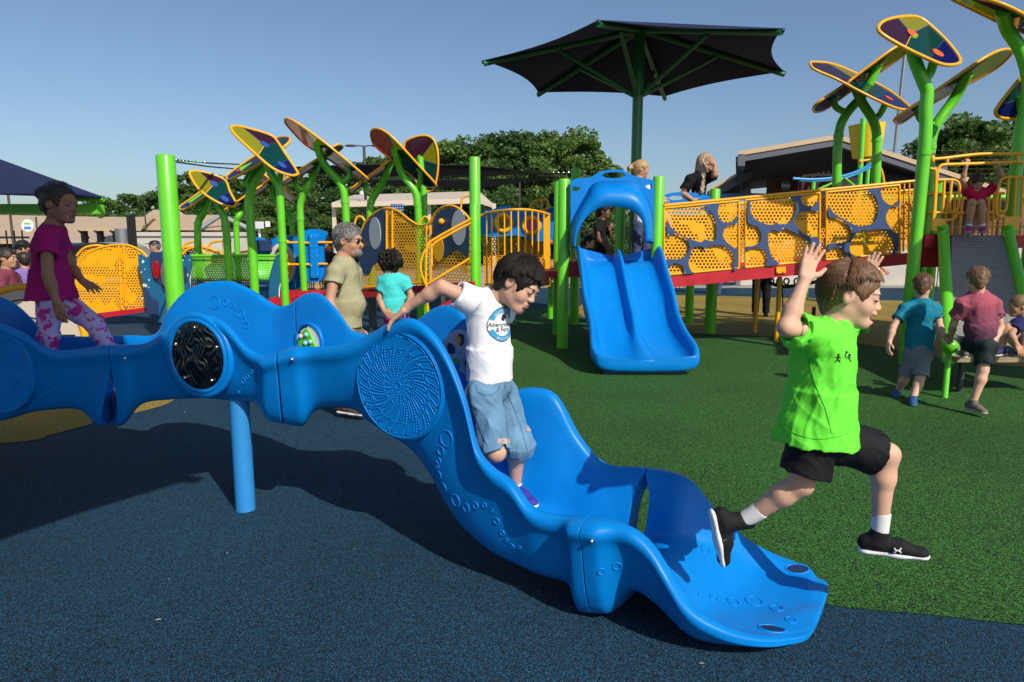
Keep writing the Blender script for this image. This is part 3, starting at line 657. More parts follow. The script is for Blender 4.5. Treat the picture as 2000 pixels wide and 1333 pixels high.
leaf('dark leaf shade seen edge-on low behind, over the pale wall', c2([(330,705),(345,690),(480,600),(590,530),(640,490),(600,560),(480,640),(360,712)]), c2([(480,620),(380,690)]),
     c2([(470,640),(425,730),(405,790),(412,980)]), c2([(420,735),(385,710),(375,690)]), 13.4, -1, ('indigo','teal','plum','teal'), 'green', GL, .055)
# ================================================================ shade sail, its posts and cables
def gpost(px, ytop, Y, r, label, group=None, ybot=None, cat='post', base=0.0, col='green', name='round_post'):
    t_ = W(px, ytop, Y); b_ = Vector((t_.x, t_.y, base))
    o = MB().post(b_, t_, r, 24).build(name, M[col]); return tag(o, label, cat, group)
gpost(323, 306, 9.7, .125, 'thick lime green post holding the shade sail cables, left of the leaf shades')
sl_ = thing('shade_sail', 'black fabric shade sail stretched low behind the leaf shades', 'shade sail', W(880, 345, 17))
sa = [W(478, 330, 14), W(700, 322, 14.2), W(925, 323, 14.2), W(1010, 334, 14.6), W(1122, 340, 15.5), W(1010, 341, 15.8), W(925, 346, 16.2), W(800, 345, 16), W(600, 339, 15.2)]
MB().prism(sa, (0, -.05, 1), .01).build('fabric', mat('black_sail', (.008, .009, .014), .8), sl_)
sb = [W(590, 343, 18), W(760, 352, 18.4), W(930, 352, 19), W(1115, 345, 19), W(930, 368, 20), W(800, 366, 19.6), W(700, 355, 19)]
MB().prism(sb, (0, -1, .2), .01).build('fabric', mat('black_sail', (.008, .009, .014), .8), sl_)
for a, b_, y0, y1 in ((338, 480, 312, 322), (338, 480, 316, 332)):
    MB().tube([W(a, y0, 9.7), W((a+b_)/2, (y0+y1)/2+2, 11.8), W(b_, y1, 14)], .012, 6).build('cable', M['black'], sl_)
for k in range(9):
    p = W(342+k*7, 313+k*.6, 9.8+k*.17); MB().ball(p, .022, 8, sc=(1.5, .6, .6)).build('shackle', M['green' if k%2 else 'steel'], sl_)
gpost(927, 309, 10.85, .085, 'tall lime green sail post right of the wavy yellow panels')
gpost(1125, 331, 12.6, .085, 'lime green post behind the left shoulder of the slide hood')
for k in range(6):
    p = W(1060+k*10, 338-k*.2, 15.2); MB().ball(p, .028, 8, sc=(1.5, .6, .6)).build('shackle', M['steel'], sl_)
# ================================================================ double slide tower
def rails(root, name, pl, Y, r=.018, m='yellow', n=4):
    """bent tube rails given by photo points at distance Y"""
    for pts in pl:
        q = [W(p[0], p[1], p[2] if len(p) > 2 else Y) for p in pts]
        MB().tube(spline(q, n) if len(q) > 2 else q, r, 10).build(name, M[m], root)
YF = 9.8
tower = thing('slide_tower', 'play tower with red deck carrying the blue double slide and hood', 'play structure', (W(1195, 510, YF).x, YF+.7, 0))
for px, yt_, Y, lb in ((1102, 352, YF, None), (1287, 347, YF, None), (1092, 356, 11.3, None), (1212, 404, 11.6, None), (1397, 371, 11.4, None)):
    t_ = W(px, yt_, Y)
    if px == 1212: t_.z = 2.55
    MB().post((t_.x, t_.y, 0), t_, .082, 24).build('post', M['green'], tower)
zd = W(1200, 512, YF+.02).z
x0, x1 = W(1102, 500, YF).x-.05, W(1287, 500, YF).x+.05
MB().box(((x0+x1)/2, YF+.85, zd-.04), (x1-x0-.12, 1.6, .08)).box(((x0+x1)/2, YF+.05, zd-.15), (x1-x0-.2, .05, .14)).build('deck', M['red'], tower)
# left wing deck of the tower
dl = [W(1010, 545, 10.2), W(1095, 545, 10.2)]
MB().box((W(1050, 550, 10.6).x, 10.9, zd-.2), (.9, 1.3, .1)).build('deck', M['red'], tower)
# hood
def h8(l): return [(1060+x/3.028, 320+y/3.028) for x, y in l]
hy = YF-.12
hood_out = h8([(163,105),(200,90),(285,82),(330,50),(400,37),(470,40),(520,68),(560,80),(655,100),(656,300),(655,480),(612,468),(600,360),(575,310),(520,268),(440,250),(350,250),(285,285),(235,340),(200,420),(190,480),(165,500),(163,300)])
hole1 = h8([(345,72),(370,55),(420,50),(470,55),(488,72),(470,84),(420,88),(370,84)])
hole2 = h8([(175,135),(215,140),(222,152),(200,165),(175,162)]); hole3 = h8([(598,132),(640,122),(642,150),(620,152)])
toW = lambda l, Y: [W(x, y, Y) for x, y in l]
hood = MB().prism(toW(hood_out, hy), (0, 1, 0), .09, holes=[toW(hole1, hy), toW(hole2, hy), toW(hole3, hy)]).build('hood', M['blue'], tower)
bv = hood.modifiers.new('b', 'BEVEL'); bv.width = .02; bv.segments = 3; bv.limit_method = 'ANGLE'
for p in hood.data.polygons: p.use_smooth = False
# projecting arch of the hood
a1 = h8([(190,500),(200,420),(235,340),(285,285),(350,250),(440,248),(520,266),(575,308),(602,360),(614,468)])
a0 = h8([(170,500),(172,400),(200,300),(262,190),(310,120),(430,108),(540,118),(600,180),(640,300),(652,470)])
sp0 = spline(toW(a0, hy-.05), 4); sp1 = spline(toW(a1, hy-.32), 4); sp2 = spline(toW(a1, hy+.25), 4)
mb = MB(); n = len(sp0); fs = []
mid = [a.lerp(b_, .55)+Vector((0, -.06, .02)) for a, b_ in zip(sp0, sp1)]
vs = sp0+mid+sp1+sp2
for r_ in range(3):
    for k in range(n-1): fs.append((r_*n+k, r_*n+k+1, (r_+1)*n+k+1, (r_+1)*n+k))
o = mb.add(vs, fs, 0, True).build('hood_arch', M['blue'], tower); sdm = o.modifiers.new('s', 'SOLIDIFY'); sdm.thickness = .02
# slide
zt = zd+.0; prof = []
XL, XR = W(1128, 512, YF).x, W(1284, 512, YF).x; XM = (XL+XR)/2; HW = (XR-XL)/2
st = [(YF+.12, zt, .21, 1.0), (YF-.05, zt-.01, .25, 1.0), (YF-.25, zt-.10, .27, 1.0), (YF-.55, zt-.34, .27, 1.0), (YF-.9, zt-.62, .26, 1.02), (YF-1.2, zt-.83, .25, .98), (YF-1.5, zt-.98, .23, 1.0), (YF-1.75, zt-1.065, .21, 1.05), (YF-1.90, zt-1.085, .16, 1.06), (YF-2.02, zt-1.09, .10, 1.01)]
rows = []
shift = lambda Y: -.10*(YF-Y)/2.0-.0
for Y, z, h, w in st:
    w_ = HW*w; xm = XM+ (.06*(YF-Y)/2)
    hc = h*.8 if Y > YF-1.4 else h*.45
    b1, b2 = (.10, .055) if Y > YF-1.45 else ((.16, .085) if Y > YF-1.7 else (.26, .13))
    up = [(-w_-.03, -.10), (-w_-.035, h-.03), (-w_-.01, h), (-w_+.035, h-.01), (-w_+.06, h*.5), (-w_+.1, .03), (-w_+.17, 0), (-b1, 0), (-b2, .02), (-b2*.6, hc*.85), (0, hc)]
    row = up+[(-a, b_) for a, b_ in up[:-1][::-1]]
    row += [(w_*.5, -.12), (-w_*.5, -.12)]
    rows.append([Vector((xm+a, Y, max(.02, z+b_))) for a, b_ in row])
rr = [list(r) for r in zip(*[spline(c, 3) for c in zip(*rows)])]
last = rr[-1]; c = sum(last, Vector())/len(last)
for q, adv in ((.96, .03), (.8, .055), (.4, .065)): rr.append([Vector((c.x+(p.x-c.x)*(q if q < .5 else 1-(1-q)*.3), c.y-adv, c.z+(p.z-c.z)*q)) for p in last])
n = len(rr[0]); vs = [p for r in rr for p in r]; fs = []
for i in range(len(rr)-1):
    for k in range(n): k2 = (k+1)%n; fs.append((i*n+k, i*n+k2, (i+1)*n+k2, (i+1)*n+k))
slide = thing('double_slide', 'blue two-lane moulded slide running down from the hooded tower', 'slide', (XM, YF-.9, 0))
o = MB().add(vs, fs, 0, True).add(rr[0], [tuple(range(n))]).add(rr[-1], [tuple(range(n))], 0, True).build('chute', M['blue'], slide, weld=True)
md = o.modifiers.new('s', 'SUBSURF'); md.levels = 1; md.render_levels = 1
MB().box((XM+.05, YF-1.85, .035), (.95, .22, .07)).build('foot', mat('slide_foot_blue', (.005, .07, .2), .5), slide)
# blue handle of the side barrier right of the hood
sb_ = thing('blue_barrier', 'low blue barrier with an oval grip hole, right of the slide hood', 'barrier', W(1330, 390, 11))
MB().prism(toW(spline([(1296,392,0),(1296,383,0),(1312,377,0),(1340,376,0),(1370,380,0),(1387,387,0),(1388,394,0)], 4) and [(p.x, p.y) for p in spline([(1296,392,0),(1296,383,0),(1312,377,0),(1340,376,0),(1370,380,0),(1387,387,0),(1388,420,0),(1296,420,0)], 4)], 10.9), (0,1,0), .06,
  holes=[toW([(1303,387),(1315,382.5),(1330,383),(1336,387.5),(1328,391),(1312,391.5)], 10.9)]).build('panel', M['blue'], sb_)
# ================================================================ bridge with perforated and web panels
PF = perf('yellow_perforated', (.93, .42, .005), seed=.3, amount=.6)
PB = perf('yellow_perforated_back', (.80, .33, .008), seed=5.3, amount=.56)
bridge = thing('ramp_bridge', 'sloping bridge with yellow perforated panels and dark blue web pattern, red deck beam', 'bridge', W(1530, 560, 9.8))
def c5(l): return [(1250+x/3.333, 300+y/3.333) for x, y in l]
def yb(px, off=0): return 541-(px-1297)*(44/460)+off
def ytp(px): return 402-(px-1297)*(45/460)
secs = [(1297, 1443), (1456, 1601), (1614, 1757)]
BY = 9.75
for i, (a, b_) in enumerate(secs):
    q = toW([(a, ytp(a)+6), (b_, ytp(b_)+6), (b_, yb(b_)-4), (a, yb(a)-4)], BY+.01)
    o = MB().prism(q, (0, 1, 0), .008).build('perforated_panel', PF, bridge); uvplane(o, (0,0,0), (1,0,0), (0,0,1))
    # punched rows along the edges come with the frame
    for e in ((a, b_, ytp(a)+5, ytp(b_)+5), (a, b_, yb(a)-3, yb(b_)-3)): rails(bridge, 'panel_frame', [[(e[0], e[2]), (e[1], e[3])]], BY, .016)
    for e in (a, b_): rails(bridge, 'panel_frame', [[(e, ytp(e)+4), (e, yb(e)-2)]], BY, .016)
rails(bridge, 'handrail', [[(1297, ytp(1297)), (1800, ytp(1800))]], BY, .022)
web = [[(410,338),(515,325),(505,370),(515,420),(545,450),(600,445),(638,400),(636,455),(580,465),(545,500),(540,540),(565,580),(620,620),(634,622),(632,752),(605,755),(610,690),(600,650),(570,615),(520,598),(450,600),(425,622),(400,605),(350,610),(330,650),(315,720),(335,768),(355,778),(287,785),(285,750),(265,725),(225,715),(190,735),(176,760),(174,692),(210,690),(270,685),(310,650),(322,610),(310,570),(270,535),(220,520),(176,530),(176,430),(200,480),(250,520),(320,555),(400,580),(416,562),(434,560),(455,572),(490,565),(497,520),(490,440),(465,385),(435,350)],
 [(975,283),(1045,275),(1045,300),(1060,330),(1100,345),(1140,338),(1163,300),(1164,375),(1120,372),(1060,378),(1020,400),(1005,440),(1020,480),(1060,520),(1120,545),(1160,547),(1160,625),(1130,600),(1080,560),(1030,530),(960,495),(930,490),(905,512),(870,498),(840,510),(832,560),(845,640),(870,690),(908,722),(820,732),(825,700),(820,650),(790,620),(740,612),(696,635),(695,607),(740,603),(785,570),(787,520),(760,475),(700,450),(702,316),(718,312),(718,370),(740,420),(790,450),(860,468),(885,450),(905,462),(940,458),(975,450),(1005,400),(1018,350),(1005,310)],
 [(1480,236),(1575,227),(1565,250),(1580,300),(1620,335),(1660,330),(1688,300),(1686,345),(1640,345),(1605,390),(1600,430),(1625,480),(1660,520),(1682,525),(1675,648),(1645,650),(1655,600),(1640,550),(1600,505),(1540,492),(1490,505),(1430,500),(1390,540),(1365,600),(1370,650),(1395,668),(1340,675),(1330,640),(1300,615),(1260,612),(1226,640),(1226,588),(1290,585),(1350,570),(1372,530),(1370,490),(1330,446),(1280,420),(1226,412),(1230,345),(1260,390),(1330,432),(1420,475),(1470,470),(1510,460),(1540,420),(1550,350),(1530,280)]]
webn = mat('dark_blue_web', (.035, .075, .19), .45)
for w_ in web:
    sw = [(p.x, p.y) for p in spline([(*p, 0) for p in c5(w_)], 2, True)]
    o = MB().prism(toW(sw, BY-.03), (0, 1, 0), .016).build('web_panel', webn, bridge)
    bb = MB()
    for k in range(0, len(w_), 7):
        a = np.array(w_[k]); cc = np.array(w_).mean(0); p = a+(cc-a)*.04; p = c5([tuple(p)])[0]; bb.disc(W(p[0], p[1], BY-.038), (0,-1,0), .012, .004, 8)
    bb.build('web_bolts', M['bolt'], o)
# back barrier of the bridge
q = toW([(1300, 412), (1790, 372), (1790, 487), (1300, 528)], 11.2)
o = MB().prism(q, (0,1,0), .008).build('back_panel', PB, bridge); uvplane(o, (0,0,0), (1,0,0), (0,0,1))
rails(bridge, 'back_rail', [[(1300, 410), (1790, 371)]], 11.2, .02)
# red ramp deck and beams
dk0, dk1 = W(1290, 549, BY), W(1800, 499, BY)
Xd = (dk1-dk0).normalized(); Zd = Vector((0,1,0)).cross(Xd)*-1
Zd = Xd.cross(Vector((0,1,0)))
L_ = (dk1-dk0).length; cm = (dk0+dk1)/2
MB().box(cm+Vector((0,.02,-.03)), (L_, .05, .16), (Xd, Vector((0,1,0)), Zd)).build('front_beam', M['red'], bridge)
MB().box(cm+Vector((0,.75,0)), (L_, 1.4, .04), (Xd, Vector((0,1,0)), Zd)).build('ramp_deck', M['red'], bridge)
MB().box(cm+Vector((0,1.47,-.03)), (L_, .05, .16), (Xd, Vector((0,1,0)), Zd)).build('back_beam', M['red'], bridge)
MB().box(W(1525, 528, BY-.02), (.13, .03, .09), (Xd, Vector((0,1,0)), Zd)).disc(W(1520.5, 532, BY-.04), (0,-1,0), .012, .006, 10).disc(W(1530, 531, BY-.04), (0,-1,0), .012, .006, 10).build('bracket', M['yellow'], bridge)
# bars at the top end of the bridge
for x in (1766, 1776, 1786, 1796): rails(bridge, 'baluster', [[(x, 358), (x-2, 492)]], 9.9, .012)
rails(bridge, 'ring', [[(1770+12*math.cos(a), 422+24*math.sin(a)) for a in np.linspace(0, 6.28, 14)]], 9.95, .013)
for px, py, Y in ((1345, 632, 12.8), (1388, 652, 11.37), (1648, 648, 11.6)):
    g_ = G(px, py); MB().tube([(g_.x, g_.y, 0), (g_.x, g_.y, 1.0)], .08, 20).build('leg', M['green'], bridge)
for px, py in ((1474, 650), (1516, 668)):
    g_ = G(px, py); MB().tube([(g_.x, g_.y, 0), (g_.x, g_.y, 1.02)], .034, 14).build('yellow_leg', M['yellow'], bridge)
# seats and toys under the bridge
tg = thing('swinging_steps', 'black chain-hung stepping rope under the bridge', 'climbing step', W(1520, 560, 11))
for i, x in enumerate((1506, 1522, 1536, 1556, 1568)):
    MB().ring(W(x, 550, 11.0+.1*i), (.3,-1,0), .05, .014, 16, 6).build('loop', M['black'], tg)
MB().tube(spline([W(1500, 552, 11), W(1530, 560, 11), W(1570, 556, 11), W(1605, 548, 11)], 5), .03, 10).build('rope', M['black'], tg)
MB().tube([W(1528, 552, 11), W(1529, 610, 11)], .012, 6).build('chain', M['charcoal'], tg)
MB().disc(W(1590, 600, 10.4)-Vector((0,0,.0)), (0,0,1), .27, .04, 24).build('round_seat_pad', M['navy'], tg)
MB().tube([W(1590, 600, 10.4), Vector((W(1590, 600, 10.4).x, 10.4, 0))], .03, 8).build('seat_stem', M['black'], tg)
# ================================================================ right tower and ramp
rt = thing('ramp_tower', 'shaded tower with yellow rails and grey climbing ramp between green tubes', 'play structure', (W(1905, 470, 8.9).x, 9.2, 0))
RY = 8.75
zr = W(1905, 460, RY).z
xa, xb = W(1808, 470, RY).x, W(2060, 470, RY).x
MB().box(((xa+1.0+xb)/2, RY+.8, zr-.05), (xb-xa-1.0, 1.5, .1)).build('deck', M['red'], rt)
MB().box(((xa+xb)/2, RY+.02, zr-.08), (xb-xa, .04, .16)).build('deck_edge', M['red'], rt)
MB().box((W(1822, 490, RY).x, RY+.1, W(1822, 490, RY).z), (.26, .1, .42)).build('end_box', M['red'], rt)
for px in (1822, 2010):
    q = W(px, 470, 10.2); MB().tube([(q.x, q.y, 0), (q.x, q.y, 2.4)], .075, 18).build('post', M['green'], rt)
rampm = mat('grey_ribbed_ramp', (.20, .19, .18), .6, noise=.1)
r0a, r0b = W(1855, 466, RY), W(1966, 466, RY); r1a, r1b = W(1862, 700, 6.95), W(2010, 700, 6.95)
nr = 46; vs = []; fs = []
for i in range(nr*2+1):
    t_ = i/(nr*2); dz = .007 if i%2 else 0
    a = r0a.lerp(r1a, t_); b_ = r0b.lerp(r1b, t_); off = Vector((0, -.8, .6))*dz; sag = Vector((0, 0, -.10*math.sin(math.pi*t_)))
    vs += [a+off+sag, b_+off+sag]
for i in range(nr*2): fs.append((2*i, 2*i+1, 2*i+3, 2*i+2))
o = MB().add(vs, fs).build('ribbed_surface', rampm, rt); s_ = o.modifiers.new('s', 'SOLIDIFY'); s_.thickness = .04
MB().tube(spline([W(1839, 440, RY-.02), W(1843, 470, RY-.1), W(1849, 590, 7.8), W(1853, 690, 7.0), W(1853, 706, 6.9)], 6), .066, 20).build('side_tube', M['green'], rt)
MB().tube(spline([W(1968, 440, RY-.02), W(1972, 470, RY-.1), W(2000, 590, 7.8), W(2030, 700, 6.95)], 6), .066, 20).build('side_tube', M['green'], rt)
R_ = lambda *pl, Y=RY, r=.017, nm='rail': rails(rt, nm, pl, Y, r)
def c44(l): return [(1780+x/6.059, 280+y/6.059) for x, y in l]
R_(c44([(245,190),(420,175),(700,140),(900,128),(1333,128)]), r=.02)
R_(c44([(300,430),(310,320),(345,270),(400,255),(700,245),(1000,232),(1250,222),(1320,240)]), r=.02)
R_(c44([(425,170),(425,250)])); R_(c44([(1262,130),(1262,222)]))
R_(c44([(220,300),(270,310),(290,350),(275,700),(245,1000)]))
R_(c44([(300,430),(320,435),(500,435),(560,480),(570,600),(540,840),(480,905),(270,905)])); R_(c44([(300,430),(275,905)]))
R_(c44([(390,440),(370,820)])); R_(c44([(475,440),(455,780),(500,820),(540,780)])); R_(c44([(390,825),(270,822)]))
R_(c44([(1333,402),(1120,405),(1050,460),(1015,620),(1005,820),(1050,880),(1100,888),(1300,885)])); R_(c44([(1150,410),(1125,760),(1080,805),(1030,800)])); R_(c44([(1240,405),(1210,880)])); R_(c44([(1320,405),(1295,880)]))
R_(c44([(190,605),(640,585)]), c44([(640,585),(1100,595)]), Y=10.1, r=.02)
for x in (215, 330, 420, 510, 600, 910, 970, 1040, 1270): R_(c44([(x+10, 600), (x-35 if x < 700 else x-10, 1075)]), Y=10.15, r=.016)
R_(c44([(190,825),(620,825)]), c44([(870,820),(1110,820)]), Y=10.1)
rails(rt, 'green_rail', [c44([(-560,660),(0,658),(260,650),(640,635),(1110,640)])], 11.6, .05, 'green')
R_([(1680, 316), (1697, 313), (1710, 316), (1722, 335), (1727, 362)], Y=11.4, r=.02)
MB().ball(W(1680, 316, 11.4), .04, 10).build('rail_knob', M['yellow'], rt)
MB().ball(W(1821, 311, RY), .05, 12, sc=(.6,.6,1)).build('rail_knob', M['yellow'], rt)
MB().box(W(1832, 440, RY-.01), (.16, .04, .14)).build('yellow_plate', M['yellow'], rt)
MB().box(W(1975, 436, RY-.01), (.2, .04, .16)).build('yellow_plate', M['yellow'], rt)
st_ = thing('step_bench', 'beige plank step at the foot of the ramp, boys sitting on it', 'step', (W(1930, 697, 6.85).x, 6.85, 0))
MB().box(W(1962, 698, 6.9), (1.18, .32, .05)).build('plank', mat('beige_plank', (.32, .24, .15), .7, noise=.2), st_)
for x in (1880, 2030):
    q = W(x, 700, 6.9); MB().tube([(q.x, q.y, 0), (q.x, q.y, q.z)], .03, 10).build('leg', M['charcoal'], st_)
bp = thing('ball_post', 'lime green ball on a slanting thin post at the foot of the ramp', 'ball post', G(1845, 778))
MB().tube([G(1845, 778), W(1853, 690, 6.75)], .028, 14).build('stem', M['green'], bp)
MB().ball(W(1855, 677, 6.75), .077, 24).build('ball', M['green'], bp)
MB().ball(W(1860, 660, 6.85), .05, 12).build('socket', M['charcoal'], bp)
# yellow tipping bucket and blue curved tube of the water play behind
bk = thing('tipping_bucket', 'big yellow tipping bucket on a green pole behind the right-hand leaf shades', 'bucket', W(1692, 280, 20))
b0, b1 = W(1693, 244, 20), W(1692, 308, 20)
MB().tube([b0, b0.lerp(b1, .06), b1], [.48, .47, .36], 28).build('bucket', mat('bucket_yellow', (.85, .58, .01), .4, noise=.05), bk)
MB().tube([(W(1686, 300, 19.4).x, 19.4, 0), W(1686, 232, 19.4)], .07, 14).build('pole', M['green'], bk)
q = W(1697, 308, 20.3); MB().tube([(q.x, q.y, 0), q], .06, 12).build('pole', M['green'], bk)
wt = thing('curved_tube_frame', 'pair of curved light blue tubes on green struts before the red and white sign', 'water toy', W(1600, 360, 18))
lb_ = mat('light_blue_tube', (.02, .28, .62), .35)
MB().tube(spline([W(1549, 349, 18), W(1590, 351, 18), W(1640, 346, 18), W(1680, 333, 18), W(1701, 320, 18)], 5), .036, 10).build('tube', lb_, wt)
MB().tube(spline([W(1562, 353, 18.8), W(1600, 354, 18.8), W(1650, 348, 18.8), W(1685, 335, 18.8), W(1702, 326, 18.8)], 5), .028, 10).build('tube', lb_, wt)
MB().tube([(W(1589, 360, 18).x, 18, 0), W(1589, 356, 18)], .05, 10).build('post', M['green'], wt)
for a, b_ in (((1595,372),(1625,358)), ((1650,348),(1674,368)), ((1625,358),(1645,350))): MB().tube([W(*a, 18), W(*b_, 18)], .03, 8).build('strut', M['green'], wt)
# ================================================================ curved bar barrier and bubble panel left of the slide
bb_ = thing('curved_barrier', 'bowed yellow barrier of upright bars left of the slide tower', 'barrier', W(1005, 540, 10.8))
def arc(px, pym, d=.35):
    t_ = (px-945)/(1072-945); return 11.2-d*math.sin(math.pi*min(1, max(0, t_)))*2
topr = [W(px, py, arc(px, 0)) for px, py in ((935,424),(950,417),(970,413),(1000,410),(1030,410),(1055,414),(1072,419))]
MB().tube(spline(topr, 5), .02, 10).build('top_rail', M['yellow'], bb_)
for px in (950, 960, 973, 985, 998, 1012, 1026, 1039, 1051, 1062): 
    Y = arc(px, 0); MB().tube([W(px, 413, Y), W(px+1, 556, Y)], .013, 8).build('bar', M['yellow'], bb_)
q0, q1 = W(1067, 418, 11.2), W(1070, 556, 11.2); MB().box((q0+q1)/2, (.09, .04, (q0-q1).length)).build('end_plate', M['yellow'], bb_)
MB().tube(spline([W(px, 556, arc(px, 0)) for px in (948, 975, 1005, 1040, 1072)], 4), .018, 8).build('bottom_rail', M['yellow'], bb_)
bub = thing('bubble_panel', 'blue moulded panel with two round yellow-ringed windows behind the bowed barrier', 'play panel', W(1000, 440, 12))
BYY = 12.0
bo = [(940,414),(962,410),(975,404),(990,402),(1005,407),(1020,411),(1062,414),(1085,420),(1088,462),(1050,472),(1030,466),(1010,460),(940,460)]
o = MB().prism(toW([(p.x, p.y) for p in spline([(*p, 0) for p in bo], 3, True)], BYY), (0,1,0), .12).build('shell', M['blue'], bub); bv = o.modifiers.new('b', 'BEVEL'); bv.width = .025; bv.segments = 3
for px, py, r1, cm_ in ((983, 436, 19, 'red'), (1038, 441, 19, 'm')):
    c = W(px, py, BYY-.07); r = r1*BYY/FPX
    MB().ring(c, (0,-1,0), r*.78, r*.24, 36, 10).build('yellow_ring', M['yellow'], bub)
    MB().disc(c+Vector((0,.02,0)), (0,-1,0), r*.6, .03, 24, bev=.01).build('lens', mat('magenta_lens', (.35, .02, .28), .15) if cm_ == 'm' else mat('smoked_lens', (.13, .13, .05), .15), bub)
    if cm_ == 'red': MB().ball(c-Vector((0,.02,0)), .03, 10).build('red_bead', M['red'], bub)
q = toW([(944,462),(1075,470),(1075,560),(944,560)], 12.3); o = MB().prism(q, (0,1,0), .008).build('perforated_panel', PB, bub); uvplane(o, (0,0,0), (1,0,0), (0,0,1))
o = MB().post((W(926, 402, 10.7).x, 10.7, 0), W(926, 402, 10.7), .074, 22).build('round_post', M['green']); tag(o, 'lime green post left of the bowed yellow barrier, behind the white-shirted boy', 'post')
o = MB().post((W(1078, 384, 13.6).x, 13.6, 0), W(1078, 384, 13.6), .074, 18).build('round_post', M['green']); tag(o, 'shaded green post beside the orange hand loop, left of the slide hood', 'post')
# ================================================================ wavy panels in the middle
wv_ = thing('wavy_panel_wall', 'shaded wall of wavy yellow perforated panels with navy shapes and grey discs', 'play panel', W(800, 500, 13))
def ry(px): return 11.6-1.9*((px-705)/210.0)
tW = lambda l, off=0.0: [W(x, y, ry(x)+off) for x, y in l]
nrm_w = (tW([(700,450)])[0]-tW([(900,450)])[0]).cross(Vector((0,0,1))).normalized()
edge = [(702,470),(712,437),(733,416),(756,407),(778,413),(800,430),(820,441),(838,437)]
edge2 = [(840,436),(852,415),(868,404),(886,403),(904,414),(918,430)]
se = [(p.x, p.y) for p in spline([(*p, 0) for p in edge], 4)]; se2 = [(p.x, p.y) for p in spline([(*p, 0) for p in edge2], 4)]
for s__, x0_, x1_ in ((se, 702, 838), (se2, 840, 918)):
    o = MB().prism(tW(s__+[(x1_, 553), (x0_, 566 if x0_ < 800 else 553)]), nrm_w, .01).build('perforated_panel', PF, wv_); uvplane(o, (0,0,0), (1,0,0), (0,0,1))
    MB().tube(tW(s__), .02, 8).build('top_tube', M['yellow'], wv_)
MB().tube(tW([(702,563),(838,551)]), .02, 8).build('bottom_tube', M['yellow'], wv_)
nav1 = [(704,468),(713,440),(733,419),(752,412),(753,500),(740,512),(728,520),(722,535),(712,536),(704,520)]
nav2 = [(846,440),(855,418),(869,408),(886,407),(903,418),(915,432),(915,500),(900,492),(888,488),(874,500),(862,505),(850,500)]
for nv in (nav1, nav2): MB().prism(tW([(p.x, p.y) for p in spline([(*p, 0) for p in nv], 3, True)], -.03), nrm_w, .016).build('navy_shape', M['navy'], wv_)
for px, py, r, mm in ((733,456,.26,'grey'), (897,445,.25,'grey'), (857,486,.19,'yellow')):
    MB().disc(W(px, py, ry(px)-.045), -nrm_w if nrm_w.y > 0 else nrm_w, r, .012, 32, sx=.62).build('round_plate', M[mm] if mm != 'grey' else mat('pale_grey_plate', (.42, .45, .48), .4), wv_)
for px, py in ((862,433), (705,480)): MB().ball(W(px, py, ry(px)-.1), .045, 12).build('yellow_knob', M['yellow'], wv_)
for px in (755, 766, 833, 841): MB().tube(tW([(px, 412 if px < 800 else 440), (px, 556)], -.05), .016, 8).build('upright', M['yellow'], wv_)
rails(wv_, 'ladder_rail', [[(920,428),(870,455),(838,475),(833,490),(832,552),(836,620)], [(920,436),(878,458),(846,478),(843,492),(843,520)], [(840,475),(825,500),(822,530),(834,562)], [(834,556),(880,528),(918,505)]], 9.4, .018)
rails(wv_, 'hoop', [[(692,440),(697,425),(706,424),(713,432)], [(820,436),(828,424),(836,427),(838,436)], [(900,408),(903,388),(912,383),(920,383)]], 11.7, .018)
MB().prism([W(700, 568, 11.6), W(838, 556, 10.4), W(925, 550, 9.65), W(925, 564, 9.65), W(838, 571, 10.4), W(700, 583, 11.6)], nrm_w, .06).build('red_beam', M['red'], wv_)
for px in (727, 862): 
    q = W(px, 590, ry(px)+.3); MB().tube([(q.x, q.y, 0), (q.x, q.y, .8)], .07, 14).build('leg', M['charcoal'], wv_)
o = MB().prism([W(835, 612, 9.6), W(890, 580, 9.6), W(925, 570, 9.6), W(925, 600, 9.6), W(850, 640, 9.6)], (0,1,0), .3).build('red_ramp', M['red']); tag(o, 'red sloping ramp edge behind the white-shirted boy', 'ramp')
lp = thing('hand_loop', 'orange bent hand loop beside the shaded post left of the slide hood', 'hand loop', W(1050, 400, 13)); rails(lp, 'loop', [[(1034,408),(1042,394),(1060,391),(1069,393),(1068,408),(1060,411)], [(1058,392),(1058,410)]], 13, .02)
# ================================================================ left structures
ar = thing('arched_perforated_panel', 'bright yellow arched perforated barrier on a red beam, behind the girl', 'play panel', W(215, 600, 12.6))
eo = [(148,560),(152,520),(165,500),(185,488),(215,480),(245,479),(265,485),(282,496),(292,512)]
seo = [(p.x, p.y) for p in spline([(*p, 0) for p in eo], 4)]
o = MB().prism(toW(seo+[(292,596),(178,612),(160,600)], 12.6), (0,1,0), .01).build('perforated_panel', perf('yellow_perforated_left', (.93, .42, .005), .055, .0155, amount=.52, seed=9), ar); uvplane(o, (0,0,0), (1,0,0), (0,0,1))
MB().tube(toW(seo, 12.6), .022, 8).build('top_tube', M['yellow'], ar)
rails(ar, 'upright', [[(241,480),(246,600)], [(232,480),(237,604)]], 12.55, .014)
MB().tube([W(170, 614, 12.6), W(292, 599, 12.6)], .012, 6).build('bottom_tube', M['yellow'], ar)
MB().prism(toW([(185,615),(292,599),(292,608),(185,624)], 12.58), (0,1,0), .06).build('red_beam', M['red'], ar)
ar2 = thing('arched_perforated_panel', 'low yellow arched barriers beyond the green mesh roller', 'play panel', W(410, 480, 15))
